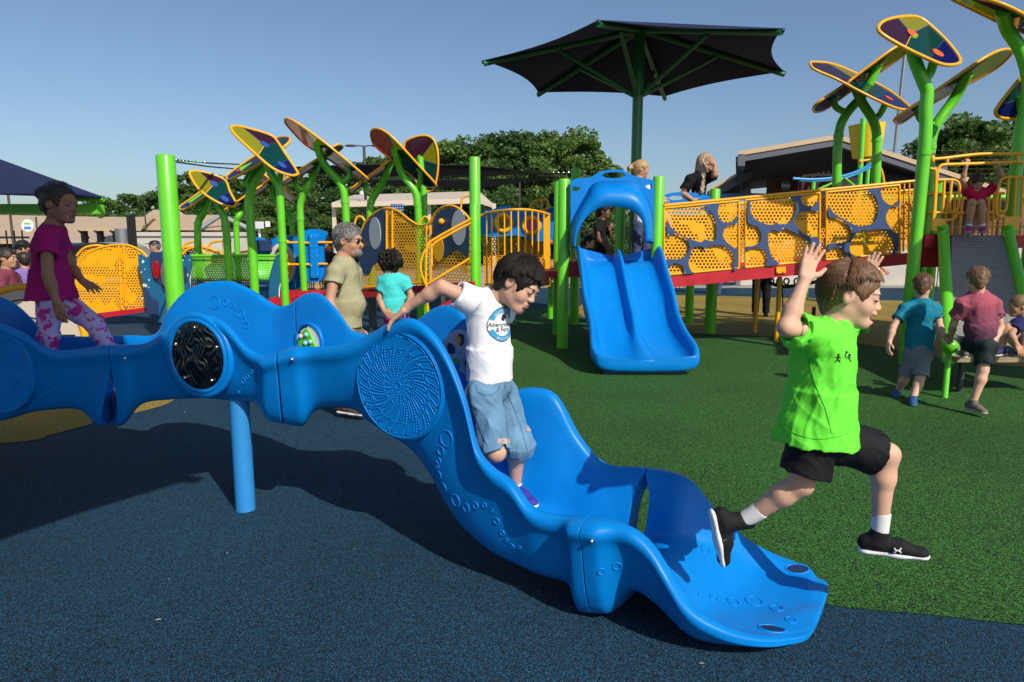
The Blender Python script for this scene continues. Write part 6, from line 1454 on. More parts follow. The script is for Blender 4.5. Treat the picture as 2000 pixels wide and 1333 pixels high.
# ---- the running boy
run_top = cloth('neon_green_jersey', (.15, .80, .05), .65)
rb_, RJ, RH = person('boy leaping off the slide end in neon green shirt and black shorts, arms raised', dict(
    head=(1662,578,2.42), neck=(1626,645,2.42), chest=(1606,690,2.42), waist=(1602,775,2.42), pelvis=(1600,845,2.42), hem=(1590,862,2.42),
    sA=(1586,652,2.32), eA=(1536,640,2.30), wA=(1570,550,2.36), hA=(1584,500,2.38), sB=(1628,648,2.58), eB=(1680,620,2.78), wB=(1688,556,2.82), hB=(1704,510,2.82),
    hipA=(1585,862,2.375), kA=(1566,945,2.38), aA=(1455,1016,2.47), tA=(1410,1095,2.48), hipB=(1622,862,2.5), kB=(1734,888,2.5), aB=(1717,1048,2.5), tB=(1775,1082,2.46)), .93, fwd=(1, -.12, 0), hf=(.90, -.42, -.20), hu=(.14, 0, 1), skin='fair',
    eyes='down', hair=dict(kind='short', m=hm_brown, t=.008, tufts=5000, len=.036, line=.42, rough=.0012, front=.006, w=.0013), top=dict(m=run_top, rc=.122, rw=.120, rh=.165, q=.98, sl=.74, slB=.45, rs=.070, fold=.0055, seed=8, fs=.8),
    bot=dict(m=cloth('black_sport_shorts', (.008, .008, .010), .7), to=.76, r0=.084, r1=.098, rp=.108, fold=.0035), shoes=dict(m=cloth('black_mesh_shoe', (.012, .012, .013), .7), sock=mat('white_sock', (.72, .71, .70), .9), sh=.30, strap=M['black'], L=.225, downA=(-.93, .0, -.22), downB=(.05, .0, -1)),
    h=.0046, mouth='open', hands=dict(A=dict(palm=(.25, -1, 0), thumb=1, curl=.16, spread=.16), B=dict(palm=(.3, -1, 0), thumb=1, curl=.12)), head=1.055)
# ---- the boy in the white T-shirt
wt_top = cloth('white_jersey', (.80, .80, .82), .8)
def denim():
    m = mat('washed_denim', (.12, .25, .38), .85, noise=.3, nscale=9, bump=.5, bscale=300); return m
wb_, WJ, WH = person('boy in white T-shirt and ripped denim shorts stepping down inside the blue trough', dict(
    head=(1012,557,3.15), neck=(966,585,3.2), chest=(952,618,3.2), waist=(958,690,3.2), pelvis=(962,752,3.2), hem=(957,742,3.2),
    sA=(916,584,3.1), eA=(862,561,3.08), wA=(797,600,3.13), hA=(772,622,3.16), sB=(985,592,3.36), eB=(978,655,3.45), wB=(968,712,3.42),
    hipA=(938,772,3.12), kA=(969,884,3.04), aA=(925,880,3.22), hipB=(982,772,3.27), kB=(1012,868,3.2), aB=(1006,952,3.27), tB=(1030,982,3.2)), .99, fwd=(.80, -.60, 0), hf=(.76, -.42, -.50), hu=(.5, 0, .85), skin='light',
    eyes='down', hair=dict(kind='short', m=hm_black, t=.013, tufts=5000, len=.042, line=.38, rough=.0015, w=.0016, up=.008, front=.006), top=dict(m=wt_top, rc=.118, rw=.118, rh=.128, q=.80, sl=.42, rs=.064, fold=.0032, seed=4, fs=.7),
    bot=dict(m=denim(), to=1.16, toA=.99, r0=.080, r1=.074, r2=.080, rp=.115, fold=.0042, name='denim_shorts'), shoes=dict(m=cloth('purple_shoe', (.05, .04, .30), .6), sock=mat('white_sock', (.72, .71, .70), .9), sh=.12, L=.2), h=.0046,
    hands=dict(A=dict(palm=(.35, .1, -1), thumb=-1, curl=.30, spread=.22, size=1.15)), head=1.05)
# denim details: rips with threads, seams, pocket
def decal_line(objs, pts, r, m, nm, parent, lift=.001):
    bv = bvh_of(objs); q = []
    P2 = spline([(*p, 0) for p in pts], 5)
    for p in P2:
        l, nn = hit(p.x, p.y, bv)
        if l is not None: q.append(l+nn*lift)
    if len(q) > 2: return MB().tube(q, r, 5).build(nm, m, parent)
jean = [o for o in wb_.children if o.name.startswith('denim')][0]; seam = mat('denim_seam', (.07, .13, .20), .9); thread = mat('frayed_thread', (.62, .62, .6), .9)
for pts in ([(917,752),(922,790),(938,838),(952,872)], [(985,752),(1004,800),(1022,850),(1030,885)], [(928,752),(936,768),(955,772),(972,764),(976,750)], [(932,884),(960,892),(996,884)], [(990,888),(1012,896),(1038,888)]): decal_line([jean], pts, .0016, seam, 'seam', jean)
for cx_, cy_, w_, h_ in ((984, 862, 13, 6), (1033, 838, 6, 5)):
    bvj = bvh_of([jean]); ring_ = []
    for k in range(14):
        a = 2*math.pi*k/14; l, nn = hit(cx_+w_*math.cos(a)*(1+.2*math.sin(5*a)), cy_+h_*math.sin(a), bvj)
        if l is not None: ring_.append(l+nn*.0015)
    if len(ring_) > 5: MB().add(ring_, [tuple(range(len(ring_)))]).build('knee_rip', SKIN['light'], jean)
    for dy in (-3.5, -1, 1.5, 4): decal_line([jean], [(cx_-w_, cy_+dy), (cx_, cy_+dy+.8), (cx_+w_, cy_+dy-.4)], .0011, thread, 'thread', jean, .003)
# print on the shirt: round badge with blue band, lettering
def ray_on(objs, px, py):
    bv = bvh_of(objs); return hit(px, py, bv)
shirt_w = [o for o in wb_.children if o.name.startswith('shirt')][0]
bvw = bvh_of([shirt_w])
c, n_ = hit(982, 634, bvw)
if c is not None:
    n_ = (n_*.4+Vector((.80, -.60, .06))*.6).normalized(); u = Vector((.06, 0, 1)); u = (u-n_*u.dot(n_)).normalized(); w = u.cross(n_).normalized()
    def onto(x, y, lift=.0012):
        o_ = c+w*x+u*y+n_*.08; l, nn, i_, t_ = bvw.ray_cast(o_, -n_, .2); return (l if l is not None else c+w*x+u*y)+n_*lift
    def ringband(r0, r1, a0, a1, m, nm, N=28, lift=.0014):
        vs = []; fs = []
        for i in range(N+1):
            a = R(a0+(a1-a0)*i/N); vs += [onto(r0*math.cos(a), r0*math.sin(a), lift), onto(r1*math.cos(a), r1*math.sin(a), lift)]
        for i in range(N): fs.append((2*i, 2*i+2, 2*i+3, 2*i+1))
        return MB().add(vs, fs).build(nm, m, shirt_w)
    bb_m = mat('print_blue', (.02, .30, .55), .7); bk = mat('print_black', (.015, .015, .02), .7)
    ringband(.054, .078, 20, 160, bb_m, 'badge_band'); ringband(.054, .078, 200, 340, bb_m, 'badge_band'); ringband(.078, .081, 0, 360, bk, 'badge_ring', 48, .002)
    MB().add([onto(x, y, .003) for x, y in ((-.012,.030),(-.004,.052),(.004,.046),(.018,.058),(.014,.040),(.024,.030),(.010,.026),(.006,.016),(-.006,.018))], [tuple(range(9))]).build('animal_print', bk, shirt_w)
    def curved_text(s, size, x0, y0, m, arc=None, nm='lettering'):
        cu = bpy.data.curves.new('t', 'FONT'); cu.body = s; cu.size = size; cu.align_x = 'CENTER'; cu.align_y = 'CENTER'; o = bpy.data.objects.new('t', cu); COL.objects.link(o); bpy.context.view_layer.update()
        me = bpy.data.meshes.new_from_object(o.evaluated_get(bpy.context.evaluated_depsgraph_get())); bpy.data.objects.remove(o)
        for v in me.vertices:
            x, y = v.co.x+x0, v.co.y+y0
            if arc: a = math.pi/2*arc[1]-(v.co.x/arc[0])*arc[1]; rr_ = arc[0]+v.co.y*arc[1]; x, y = rr_*math.cos(a), rr_*math.sin(a)
            v.co = onto(x, y, .0028)
        return link(me, nm, m, shirt_w)
    curved_text('Abercrombie', .029, 0, .0, bk); curved_text('& Fitch', .029, 0, -.024, bk)
    curved_text('QUARTERBACK', .016, 0, 0, M['white'], (.063, 1)); curved_text('SINCE 1892', .016, 0, 0, M['white'], (.069, -1))
seam_g = mat('shirt_seam', (.07, .45, .02), .9)
_sg = [o for o in rb_.children if o.name.startswith('shirt')]
for pts in ([(1577,690),(1584,720),(1594,755),(1612,800),(1624,846)], [(1520,828),(1550,846),(1592,858),(1640,852),(1668,838)]): decal_line(_sg, pts, .0013, seam_g, 'seam', _sg[0])
# small black figures printed on the green shirt
shirt_g = [o for o in rb_.children if o.name.startswith('shirt')][0]; bvg = bvh_of([shirt_g]); mb = MB()
for px, py, k in ((1637, 700, 0), (1651, 694, 1), (1658, 700, 0)):
    c, n_ = hit(px, py, bvg)
    if c is None: continue
    u = Vector((0, 0, 1)); w = Vector((1, 0, 0)); P2 = lambda x, y: c+n_*.002+w*x*.011+u*y*.011
    mb.ball(P2(0, 1.1), .0045, 8, sc=(1, .3, 1)); mb.tube([P2(0, .8), P2(-.1, -.1)], .0022, 5); mb.tube([P2(-.9, .3), P2(0, .6), P2(.8, 1.0 if k else .1)], .0015, 5); mb.tube([P2(-.8, -1.2), P2(-.1, -.1), P2(.7, -1.1)], .0018, 5)
mb.build('figure_print', M['black'], shirt_g)
# white emblem on the front shoe (two crossed arcs)
sh_b = [o for o in rb_.children if o.name.startswith('shoe')]; bvs = bvh_of(sh_b); em = MB()
for pts in ([(-7,-4.5),(-4,-1),(0,0.2),(4,-1),(7,-4.5)], [(-7,5.5),(-4,1.5),(0,.6),(4,1.5),(7,5.5)]):
    q = []
    for x, y in pts:
        l, nn = hit(1753+x, 1076-y, bvs)
        if l is not None: q.append(l+nn*.0015)
    if len(q) > 2: em.tube(spline(q, 4), [.0008]+[.003]*(len(spline(q, 4))-2)+[.0008], 6)
if em.v: em.build('shoe_emblem', M['white'], sh_b[-1])
# ---- the girl
fl = mat('floral_leggings', (.42, .36, .55), .85); t = fl.node_tree; p_ = t.nodes['Principled BSDF']; tc = node(t, 'ShaderNodeTexCoord'); n1 = node(t, 'ShaderNodeTexNoise'); n1.inputs['Scale'].default_value = 13; n1.inputs['Detail'].default_value = 4; n1.inputs['Roughness'].default_value = .65
t.links.new(tc.outputs['Object'], n1.inputs['Vector']); r_ = node(t, 'ShaderNodeValToRGB'); r_.color_ramp.elements[0].position = .50; r_.color_ramp.elements[0].color = (.45, .38, .60, 1); r_.color_ramp.elements[1].position = .54; r_.color_ramp.elements[1].color = (.48, .02, .24, 1); t.links.new(n1.outputs[0], r_.inputs[0]); t.links.new(r_.outputs[0], p_.inputs['Base Color'])
person('girl in magenta shirt and floral leggings walking inside the blue trough', dict(
    head=(118,399,4.35), neck=(104,447,4.35), chest=(95,482,4.35), waist=(98,535,4.35), pelvis=(105,585,4.35), hem=(103,584,4.35),
    sA=(90,462,4.2), eA=(94,538,4.13), wA=(110,588,4.12), hA=(120,622,4.12), sB=(115,462,4.5), eB=(138,520,4.5), wB=(160,548,4.45), hB=(180,562,4.42),
    hipA=(98,596,4.28), kA=(94,655,4.25), aA=(98,720,4.28), hipB=(125,594,4.42), kB=(182,630,4.4), aB=(228,705,4.4)), .98, fwd=(1, -.15, 0), hf=(.98, -.18, -.12), hu=(.08, 0, 1), skin='brown', eyes='down',
    hair=dict(kind='short', brow=.5, m=hm_dk, t=.010, rough=.002, extra=[((0, -.10, .05), (0, -.125, .05), .050, .042), ((0, -.12, -.02), (0, -.12, -.045), .03, .018)], tufts=260, len=.022, front=.034, line=.62, w=.0012, up=.006, flow=lambda d: (d[0]*.2, -1, .25)),
    top=dict(m=cloth('magenta_jersey', (.36, .008, .13), .8), rc=.108, rw=.118, rh=.175, q=.78, sl=.52, rs=.064, fold=.0035, seed=12, fs=.8), bot=dict(m=fl, to=1.92, r0=.080, r1=.058, r2=.045, rp=.11, name='leggings', fold=.0025), h=.0055,
    hands=dict(A=dict(palm=(0, 1, .0), thumb=1, curl=.35), B=dict(palm=(0, .2, -1), thumb=1, curl=.15, spread=.2)), head=1.06)
# ---- the grey-haired man
mn_, MJ, MH = person('grey-haired man in sunglasses and olive T-shirt standing behind the climber', dict(
    head=(681,471,5.9), neck=(672,506,5.9), chest=(672,540,5.9), waist=(676,595,5.9), pelvis=(676,635,5.9), hem=(678,640,5.9),
    sA=(654,530,5.7), eA=(644,590,5.62), wA=(664,640,5.55), hA=(680,665,5.55), sB=(690,530,6.1), eB=(694,590,6.15), wB=(700,640,6.1),
    hipA=(668,655,5.82), kA=(672,735,5.82), aA=(676,798,5.86), tA=(700,808,5.8), hipB=(688,655,6.0), kB=(690,735,6.0), aB=(690,795,6.05), tB=(712,803,6.0)), 1.26, fwd=(1, -.18, 0), hf=(.97, -.22, -.05), skin='tan',
    hair=dict(kind='short', m=hm_grey, t=.007, rough=.002, front=.004, tufts=700, len=.028, w=.002), top=dict(m=cloth('olive_jersey', (.36, .34, .20), .9), rc=.118, rw=.115, rh=.122, q=.80, sl=.55, rs=.068, belly=.112, fold=.0045, seed=2, fs=.6),
    bot=dict(m=cloth('grey_shorts', (.17, .16, .14), .9), to=.85, r0=.085, r1=.085, rp=.115), shoes=dict(m=cloth('brown_shoe', (.12, .07, .05), .7), L=.21), h=.008, head=.96)
HC, hr, hf, hu = MH
Hm = lambda x, y, z: HC+(hr*x+hf*y+hu*z)*1.21
sgm = MB()
for s_ in (-1, 1): sgm.ball(Hm(s_*.033, .094, .004), .024, 12, sc=(1, .3, .75), ax=(hr, hf, hu)); sgm.tube([Hm(s_*.06, .088, .010), Hm(s_*.078, .05, .010), Hm(s_*.082, -.005, .008)], .003, 6)
sgm.tube([Hm(-.06, .092, .012), Hm(0, .104, .012), Hm(.06, .092, .012)], .003, 6).build('sunglasses', mat('dark_glasses', (.03, .008, .006), .1), mn_)
F = Field(.007); F.ell(Hm(0, .07, -.082), (.04*1.21, .034*1.21, .030*1.21), (hr, hf, hu), .01).cap(Hm(-.022, .092, -.042), Hm(.022, .092, -.042), .008, k=.01); field_obj('beard', F, hm_grey, mn_, lambda p: (.002*np.sin(p[:, 0]*300)*np.sin(p[:, 2]*260)).astype(f32))
# ---- child in turquoise
person('curly-haired child in turquoise T-shirt seen from behind, right of the grey-haired man', dict(
    head=(760,517,7.0), neck=(764,538,7.0), chest=(768,556,7.0), waist=(772,590,7.0), pelvis=(774,615,7.0), hem=(775,611,7.0), sA=(748,549,7.0), eA=(741,585,6.95), wA=(750,608,6.85), hA=(765,618,6.8), sB=(790,549,7.0), eB=(803,578,7.0), wB=(798,590,6.8),
    hipA=(765,622,7.0), kA=(763,665,7.0), aA=(763,712,7.0), hipB=(783,622,7.0), kB=(786,665,7.0), aB=(786,712,7.0)), 1.02, fwd=(-.55, .83, 0), hf=(-.75, .6, -.3), skin='tan',
    hair=dict(kind='curly', m=hm_black, t=.025, n=90, rough=.006, extra=[((.0, -.09, .02), (0, -.12, -.0), .05, .05)]), top=dict(m=cloth('turquoise_jersey', (.06, .58, .56), .85), rc=.12, rw=.125, rh=.14, q=.75, sl=.6, rs=.062, fold=.004, seed=7), bot=dict(m=fl, to=.9, r0=.08, r1=.07, rp=.12), h=.008)
# ---- two boys at the ball post
person('small boy in teal T-shirt and grey shorts seen from behind by the green ball', dict(
    head=(1802,560,6.6), neck=(1799,586,6.6), chest=(1798,612,6.6), waist=(1797,650,6.6), pelvis=(1794,682,6.6), hem=(1796,686,6.6), sA=(1766,602,6.6), eA=(1744,640,6.55), wA=(1737,668,6.5), hA=(1733,688,6.48), sB=(1828,602,6.6), eB=(1836,640,6.5), wB=(1842,655,6.4), hB=(1848,660,6.4),
    hipA=(1780,694,6.62), kA=(1768,735,6.65), aA=(1753,766,6.75), tA=(1742,777,6.65), hipB=(1806,694,6.58), kB=(1797,738,6.5), aB=(1783,780,6.38), tB=(1783,793,6.22)), .98, fwd=(.25, 1, 0), hf=(.55, .8, -.25), skin='fair',
    hair=dict(kind='crop', m=hm_brown, t=.008, rough=.0015, tufts=400, len=.03, w=.002), top=dict(m=cloth('teal_heather_jersey', (.01, .20, .30), .8, noise=.15, nscale=50), rc=.115, rw=.12, rh=.132, q=.72, sl=.6, rs=.062, fold=.004, seed=5), bot=dict(m=cloth('silver_grey_shorts', (.17, .19, .22), .5), to=.95, r0=.078, r1=.075, rp=.122, fold=.004),
    shoes=dict(m=cloth('blue_patterned_clogs', (.03, .09, .22), .6, noise=.5, nscale=60), sole=mat('clog_sole', (.05, .16, .3), .6), sock=mat('white_sock', (.72, .71, .70), .9), sh=.12), h=.0075, hands=dict(A=dict(palm=(1, 0, 0), curl=.6)))
om = mat('maroon_to_dark_jersey', (.3, .05, .09), .85); t = om.node_tree; p_ = t.nodes['Principled BSDF']; tc = node(t, 'ShaderNodeTexCoord'); sx = node(t, 'ShaderNodeSeparateXYZ'); t.links.new(tc.outputs['Object'], sx.inputs[0]); mr = node(t, 'ShaderNodeMapRange'); mr.inputs[1].default_value = .66; mr.inputs[2].default_value = 1.0; t.links.new(sx.outputs[2], mr.inputs[0])
r_ = node(t, 'ShaderNodeValToRGB'); r_.color_ramp.elements[0].color = (.05, .025, .06, 1); r_.color_ramp.elements[1].color = (.36, .07, .11, 1); t.links.new(mr.outputs[0], r_.inputs[0]); t.links.new(r_.outputs[0], p_.inputs['Base Color'])  # jersey colour runs from maroon down to dark at the hem
person('boy in maroon-to-dark T-shirt and dark shorts stepping up beside the green ball', dict(
    head=(1908,548,6.1), neck=(1908,572,6.1), chest=(1911,600,6.1), waist=(1915,638,6.1), pelvis=(1915,668,6.1), hem=(1918,664,6.1), sA=(1876,592,6.1), eA=(1862,634,6.2), wA=(1856,662,6.45), hA=(1852,670,6.6), sB=(1944,592,6.1), eB=(1954,640,6.08), wB=(1938,672,6.0), hB=(1930,688,6.0),
    hipA=(1900,672,6.15), kA=(1890,672,6.5), aA=(1884,682,6.62), tA=(1878,690,6.8), hipB=(1928,676,6.05), kB=(1920,724,6.0), aB=(1901,786,5.98), tB=(1915,804,5.9)), .98, fwd=(.1, 1, 0), hf=(.2, 1, -.25), skin='fair',
    hair=dict(kind='crop', m=hm_lb, t=.007, rough=.0015, tufts=400, len=.025, w=.002), top=dict(m=om, rc=.13, rw=.13, rh=.135, q=.72, sl=.62, rs=.066, fold=.005, seed=15), bot=dict(m=cloth('dark_green_black_shorts', (.008, .02, .02), .6), to=.78, r0=.085, r1=.08, rp=.122),
    shoes=dict(m=cloth('grey_sport_sandal', (.18, .15, .12), .7), sole=mat('pale_sole', (.45, .4, .34), .7)), h=.0075)
person('boy in navy shirt and grey shorts crouching on the plank at the right edge', dict(
    head=(1990,598,6.75), neck=(2000,622,6.75), chest=(2005,640,6.8), waist=(2012,665,6.85), pelvis=(2012,682,6.85), hem=(2012,672,6.85), sA=(1985,632,6.65), eA=(1975,655,6.5), wA=(1985,672,6.45), sB=(2030,632,6.8), eB=(2040,660,6.8), wB=(2030,680,6.7),
    hipA=(2000,680,6.75), kA=(1965,640,6.6), aA=(1955,684,6.55), tA=(1935,694,6.5), hipB=(2025,680,6.9), kB=(2005,645,6.6), aB=(2000,686,6.5), tB=(1980,696,6.4)), .95, fwd=(-.85, -.4, 0), hf=(-1, .2, -.1), skin='tan',
    hair=dict(kind='crop', m=hm_lb, t=.008, rough=.0015), top=dict(m=cloth('navy_jersey', (.015, .02, .09), .8), rc=.115, rw=.12, rh=.125, sl=.6, rs=.06), bot=dict(m=cloth('light_grey_shorts', (.3, .31, .33), .8), to=.95, r0=.085, r1=.08, rp=.12, fold=.004), shoes=dict(m=cloth('navy_trainer', (.03, .03, .10), .6), sole=mat('cream_sole', (.6, .5, .4), .7)), h=.0075)
# ---- girl at the top of the ramp
person('girl in pink T-shirt sitting at the top of the ramp, holding the yellow bar', dict(
    head=(1908,357,8.85), neck=(1906,373,8.9), chest=(1908,386,8.9), waist=(1908,405,8.95), pelvis=(1908,414,9.0), hem=(1908,416,8.98), sA=(1888,377,8.9), eA=(1880,352,8.8), wA=(1887,325,8.75), hA=(1890,316,8.75), sB=(1930,376,8.9), eB=(1958,348,8.8), wB=(1950,325,8.75), hB=(1946,316,8.75),
    hipA=(1898,414,8.85), kA=(1899,396,8.5), aA=(1893,444,8.55), tA=(1888,453,8.35), hipB=(1918,414,8.85), kB=(1916,396,8.5), aB=(1919,444,8.55), tB=(1922,453,8.35)), .92, fwd=(-.1, -1, 0), hf=(-.15, -.85, -.5), hu=(0, -.3, 1), skin='tan',
    hair=dict(kind='short', m=hm_dk, t=.01, long=.10, rough=.003), top=dict(m=cloth('hot_pink_jersey', (.50, .012, .07), .8), rc=.115, rw=.12, rh=.15, sl=.5, rs=.062, fold=.003), shoes=dict(m=cloth('magenta_shoe', (.35, .03, .2), .6), sole=mat('pale_purple_sole', (.4, .35, .6), .7), sock=mat('white_sock', (.72, .71, .70), .9), sh=.15), h=.008, hands=dict(A=dict(palm=(0, 1, 0), curl=1.0), B=dict(palm=(0, 1, 0), curl=1.0)))
# ---- people on the deck
person('blond woman with ponytail and sunglasses standing behind the slide hood', dict(
    head=(1253,331,11.0), neck=(1248,352,11.0), chest=(1247,372,11.0), waist=(1252,408,11.1), pelvis=(1252,432,11.1), hem=(1250,436,11.1), sA=(1236,366,10.9), eA=(1250,405,10.75), wA=(1272,428,10.7), sB=(1262,364,11.15), eB=(1272,400,11.1), wB=(1284,425,11.0),
    hipA=(1246,440,11.05), kA=(1244,478,11.05), aA=(1240,512,11.05), hipB=(1260,440,11.2), kB=(1262,478,11.2), aB=(1258,512,11.2)), 1.2, fwd=(.95, -.2, 0), hf=(.97, -.1, -.1), skin='tan',
    hair=dict(kind='short', m=hm_blond, t=.012, extra=[((0, -.10, .05), (0, -.15, .0), .03, .035), ((0, -.15, 0), (0, -.16, -.06), .035, .015)], rough=.003), top=dict(m=cloth('white_jersey_two', (.7, .7, .72)), rc=.115, rw=.11, rh=.12, sl=.6, rs=.06), bot=dict(m=cloth('blue_jeans', (.06, .09, .17)), to=1.95, r0=.08, r1=.06, r2=.055, rp=.12, name='jeans'), h=.010)
person('woman with very long blond hair in black T-shirt shading her eyes, above the bridge', dict(
    head=(1379,318,11.0), neck=(1372,338,11.0), chest=(1366,355,11.0), waist=(1364,390,11.05), pelvis=(1362,415,11.05), hem=(1362,418,11.05), sA=(1346,350,10.9), eA=(1334,378,10.9), wA=(1352,390,10.85), sB=(1384,348,11.0), eB=(1396,342,10.75), wB=(1396,322,10.75), hB=(1388,313,10.75),
    hipA=(1354,420,11.0), kA=(1356,460,11.0), aA=(1356,505,11.0), hipB=(1370,420,11.1), kB=(1370,460,11.1), aB=(1370,505,11.1)), 1.26, fwd=(.9, -.3, 0), hf=(.97, .1, .05), skin='tan',
    hair=dict(kind='short', m=mat('ash_blond_hair', (.36, .27, .18), .5, noise=.35, nscale=60), t=.012, long=.36, extra=[((.02, -.07, -.05), (.04, -.14, -.40), .05, .035), ((.06, -.04, -.05), (.10, -.10, -.36), .04, .028), ((-.03, -.07, -.05), (-.03, -.13, -.38), .05, .035)], rough=.004), top=dict(m=cloth('black_jersey', (.008, .008, .009)), rc=.125, rw=.12, rh=.135, sl=.75, rs=.066, fold=.004), bot=dict(m=cloth('black_trousers', (.01, .01, .012)), to=1.95, r0=.085, r1=.06, r2=.055, rp=.125, name='trousers'), h=.010)
person('dark-haired child in black outfit walking, seen through the slide hood', dict(
    head=(1180,414,10.9), neck=(1176,432,10.9), chest=(1176,447,10.9), waist=(1176,472,10.9), pelvis=(1176,486,10.9), hem=(1176,488,10.9), sA=(1166,442,10.8), eA=(1170,468,10.7), wA=(1182,480,10.65), hA=(1187,486,10.6), sB=(1186,442,11.0), eB=(1192,462,10.9), wB=(1190,450,10.8), hB=(1192,446,10.8), hipA=(1170,490,10.9), kA=(1168,512,10.9), aA=(1166,535,10.95), hipB=(1184,490,10.9), kB=(1186,512,10.9), aB=(1188,535,10.95)), .95, fwd=(.9, -.4, 0), skin='dark',
    hair=dict(kind='short', m=hm_black, t=.012, extra=[((0, -.1, 0), (0, -.11, -.08), .03, .02)]), top=dict(m=cloth('black_sport_top', (.01, .01, .012)), rc=.11, rw=.115, rh=.13, sl=.5), bot=dict(m=cloth('black_long_shorts', (.009, .009, .011)), to=.98, r0=.09, r1=.09, rp=.125), h=.010)
person('dark-haired boy in navy top low behind the child in black, seen through the slide hood', dict(
    head=(1151,473,12.0), neck=(1150,488,12.0), chest=(1152,500,12.0), waist=(1154,520,12.0), pelvis=(1154,530,12.0), hem=(1154,530,12.0), sA=(1142,496,12.0), eA=(1140,515,12), wA=(1148,528,11.9), sB=(1162,496,12.0), eB=(1166,515,12), wB=(1160,528,11.9), hipA=(1150,532,12), kA=(1150,555,12), aA=(1150,580,12), hipB=(1160,532,12), kB=(1160,555,12), aB=(1160,580,12)), .9, fwd=(.8, -.5, 0), skin='fair', hair=dict(kind='short', m=hm_black, t=.014), top=dict(m=cloth('navy_jersey', (.015, .02, .09), .8), rc=.11, rw=.11, rh=.12), h=.011)
person('person in bright blue shirt and black shorts partly behind the posts left of the slide', dict(
    head=(1082,392,12.5), neck=(1082,408,12.5), chest=(1082,425,12.5), waist=(1082,450,12.5), pelvis=(1082,470,12.5), hem=(1082,468,12.5), sA=(1068,420,12.5), eA=(1066,445,12.4), wA=(1072,462,12.3), sB=(1096,420,12.5), eB=(1100,445,12.4), wB=(1096,462,12.3), hipA=(1077,474,12.5), kA=(1077,508,12.5), aA=(1077,542,12.5), tA=(1080,550,12.3), hipB=(1088,474,12.5), kB=(1090,508,12.5), aB=(1090,542,12.5), tB=(1092,550,12.3)), 1.15, fwd=(.3, 1, 0), skin='tan', hair=dict(kind='short', m=hm_black, t=.012), top=dict(m=cloth('royal_blue_jersey', (.01, .05, .42)), rc=.12, rw=.12, rh=.13, fold=.004), bot=dict(m=cloth('black_sport_shorts', (.008, .008, .010), .7), to=.9, r0=.08, r1=.08, rp=.12), shoes=dict(m=M['black']), h=.011)
person('small blond child gripping the edge of the yellow bridge panel', dict(
    head=(1295,396,10.3), neck=(1294,412,10.3), chest=(1294,428,10.3), waist=(1294,455,10.3), pelvis=(1294,475,10.3), hem=(1294,475,10.3), sA=(1284,424,10.25), eA=(1288,415,10.0), wA=(1296,402,9.9), hA=(1302,397,9.85), sB=(1304,424,10.3), eB=(1310,440,10.2), wB=(1306,455,10.2), hipA=(1289,478,10.3), kA=(1289,500,10.3), aA=(1289,525,10.3), hipB=(1299,478,10.3), kB=(1299,500,10.3), aB=(1299,525,10.3)), .8, fwd=(.3, -1, 0), skin='fair', hair=dict(kind='short', m=hm_blond, t=.01), top=dict(m=cloth('pale_jersey', (.5, .45, .4)), rc=.11, rw=.11, rh=.12), bot=dict(m=cloth('blue_jeans', (.06, .09, .17)), to=.9), h=.010)
# ---- background people
def bystander(label, px, py_head, Y, shirt, trousers, hairm, skin='tan', fwd=(0, -1, 0), S=1.2, sit=False, cap=None, shoe=None):
    hz_ = W(px, py_head, Y); x = hz_.x; k = S
    P = lambda dx, dy, z: (x+dx*k, Y+dy*k, z, 0)
    zt = hz_.z
    f_ = Vector(fwd).normalized(); r_ = f_.cross(Vector((0, 0, 1)))
    def Q(a, b, dz): return (x+(r_.x*a+f_.x*b)*k, Y+(r_.y*a+f_.y*b)*k, zt+dz*k, 0)
    if sit: J_ = dict(hipA=Q(-.08, .05, -.66), kA=Q(-.10, .40, -.62), aA=Q(-.10, .42, -.95), tA=Q(-.10, .56, -1.0), hipB=Q(.08, .05, -.66), kB=Q(.10, .40, -.62), aB=Q(.10, .42, -.95), tB=Q(.10, .56, -1.0))
    else: J_ = dict(hipA=Q(-.075, 0, -.70), kA=Q(-.08, .03, -.98), aA=Q(-.085, -.0, -1.27), tA=Q(-.09, .12, -1.33), hipB=Q(.075, 0, -.70), kB=Q(.08, .05, -.98), aB=Q(.085, .02, -1.27), tB=Q(.09, .14, -1.33))
    J_.update(head=Q(0, 0, 0), neck=Q(0, -.02, -.14), chest=Q(0, -.02, -.27), waist=Q(0, 0, -.48), pelvis=Q(0, 0, -.64), hem=Q(0, 0, -.66), sA=Q(-.14, -.02, -.21), eA=Q(-.19, 0, -.42), wA=Q(-.16, .12, -.56), sB=Q(.14, -.02, -.21), eB=Q(.19, 0, -.42), wB=Q(.16, .14, -.55))
    r, J2, HH = person(label, J_, S, fwd=fwd, skin=skin, hair=dict(kind='short', m=hairm, t=.012), top=dict(m=shirt, rc=.12, rw=.12, rh=.13, fold=.003), bot=dict(m=trousers, to=1.9, r0=.08, r1=.062, r2=.055, rp=.12, name='trousers'), shoes=dict(m=shoe or M['black']), h=.013)
    if cap:
        HC, hr, hf, hu = HH; F = Field(.012); F.ell(HC+hu*.045*S-hf*.005*S, (.088*S, .108*S, .075*S), (hr, hf, hu), .01); F.cap(HC+hf*.09*S+hu*.05*S-hr*.03*S, HC+hf*.15*S+hu*.045*S, .03*S, .028*S, k=.02, ax=hu, q=.3); F.cut(HC+hu*.03*S, -hu); field_obj('cap', F, cap, r)
        MB().box(HC+hf*.095*S+hu*.008*S, (.12*S, .02, .035*S), (hr, hf, hu)).build('sunglasses', M['black'], r)
    return r
cl_ = lambda n, c: cloth(n, c)
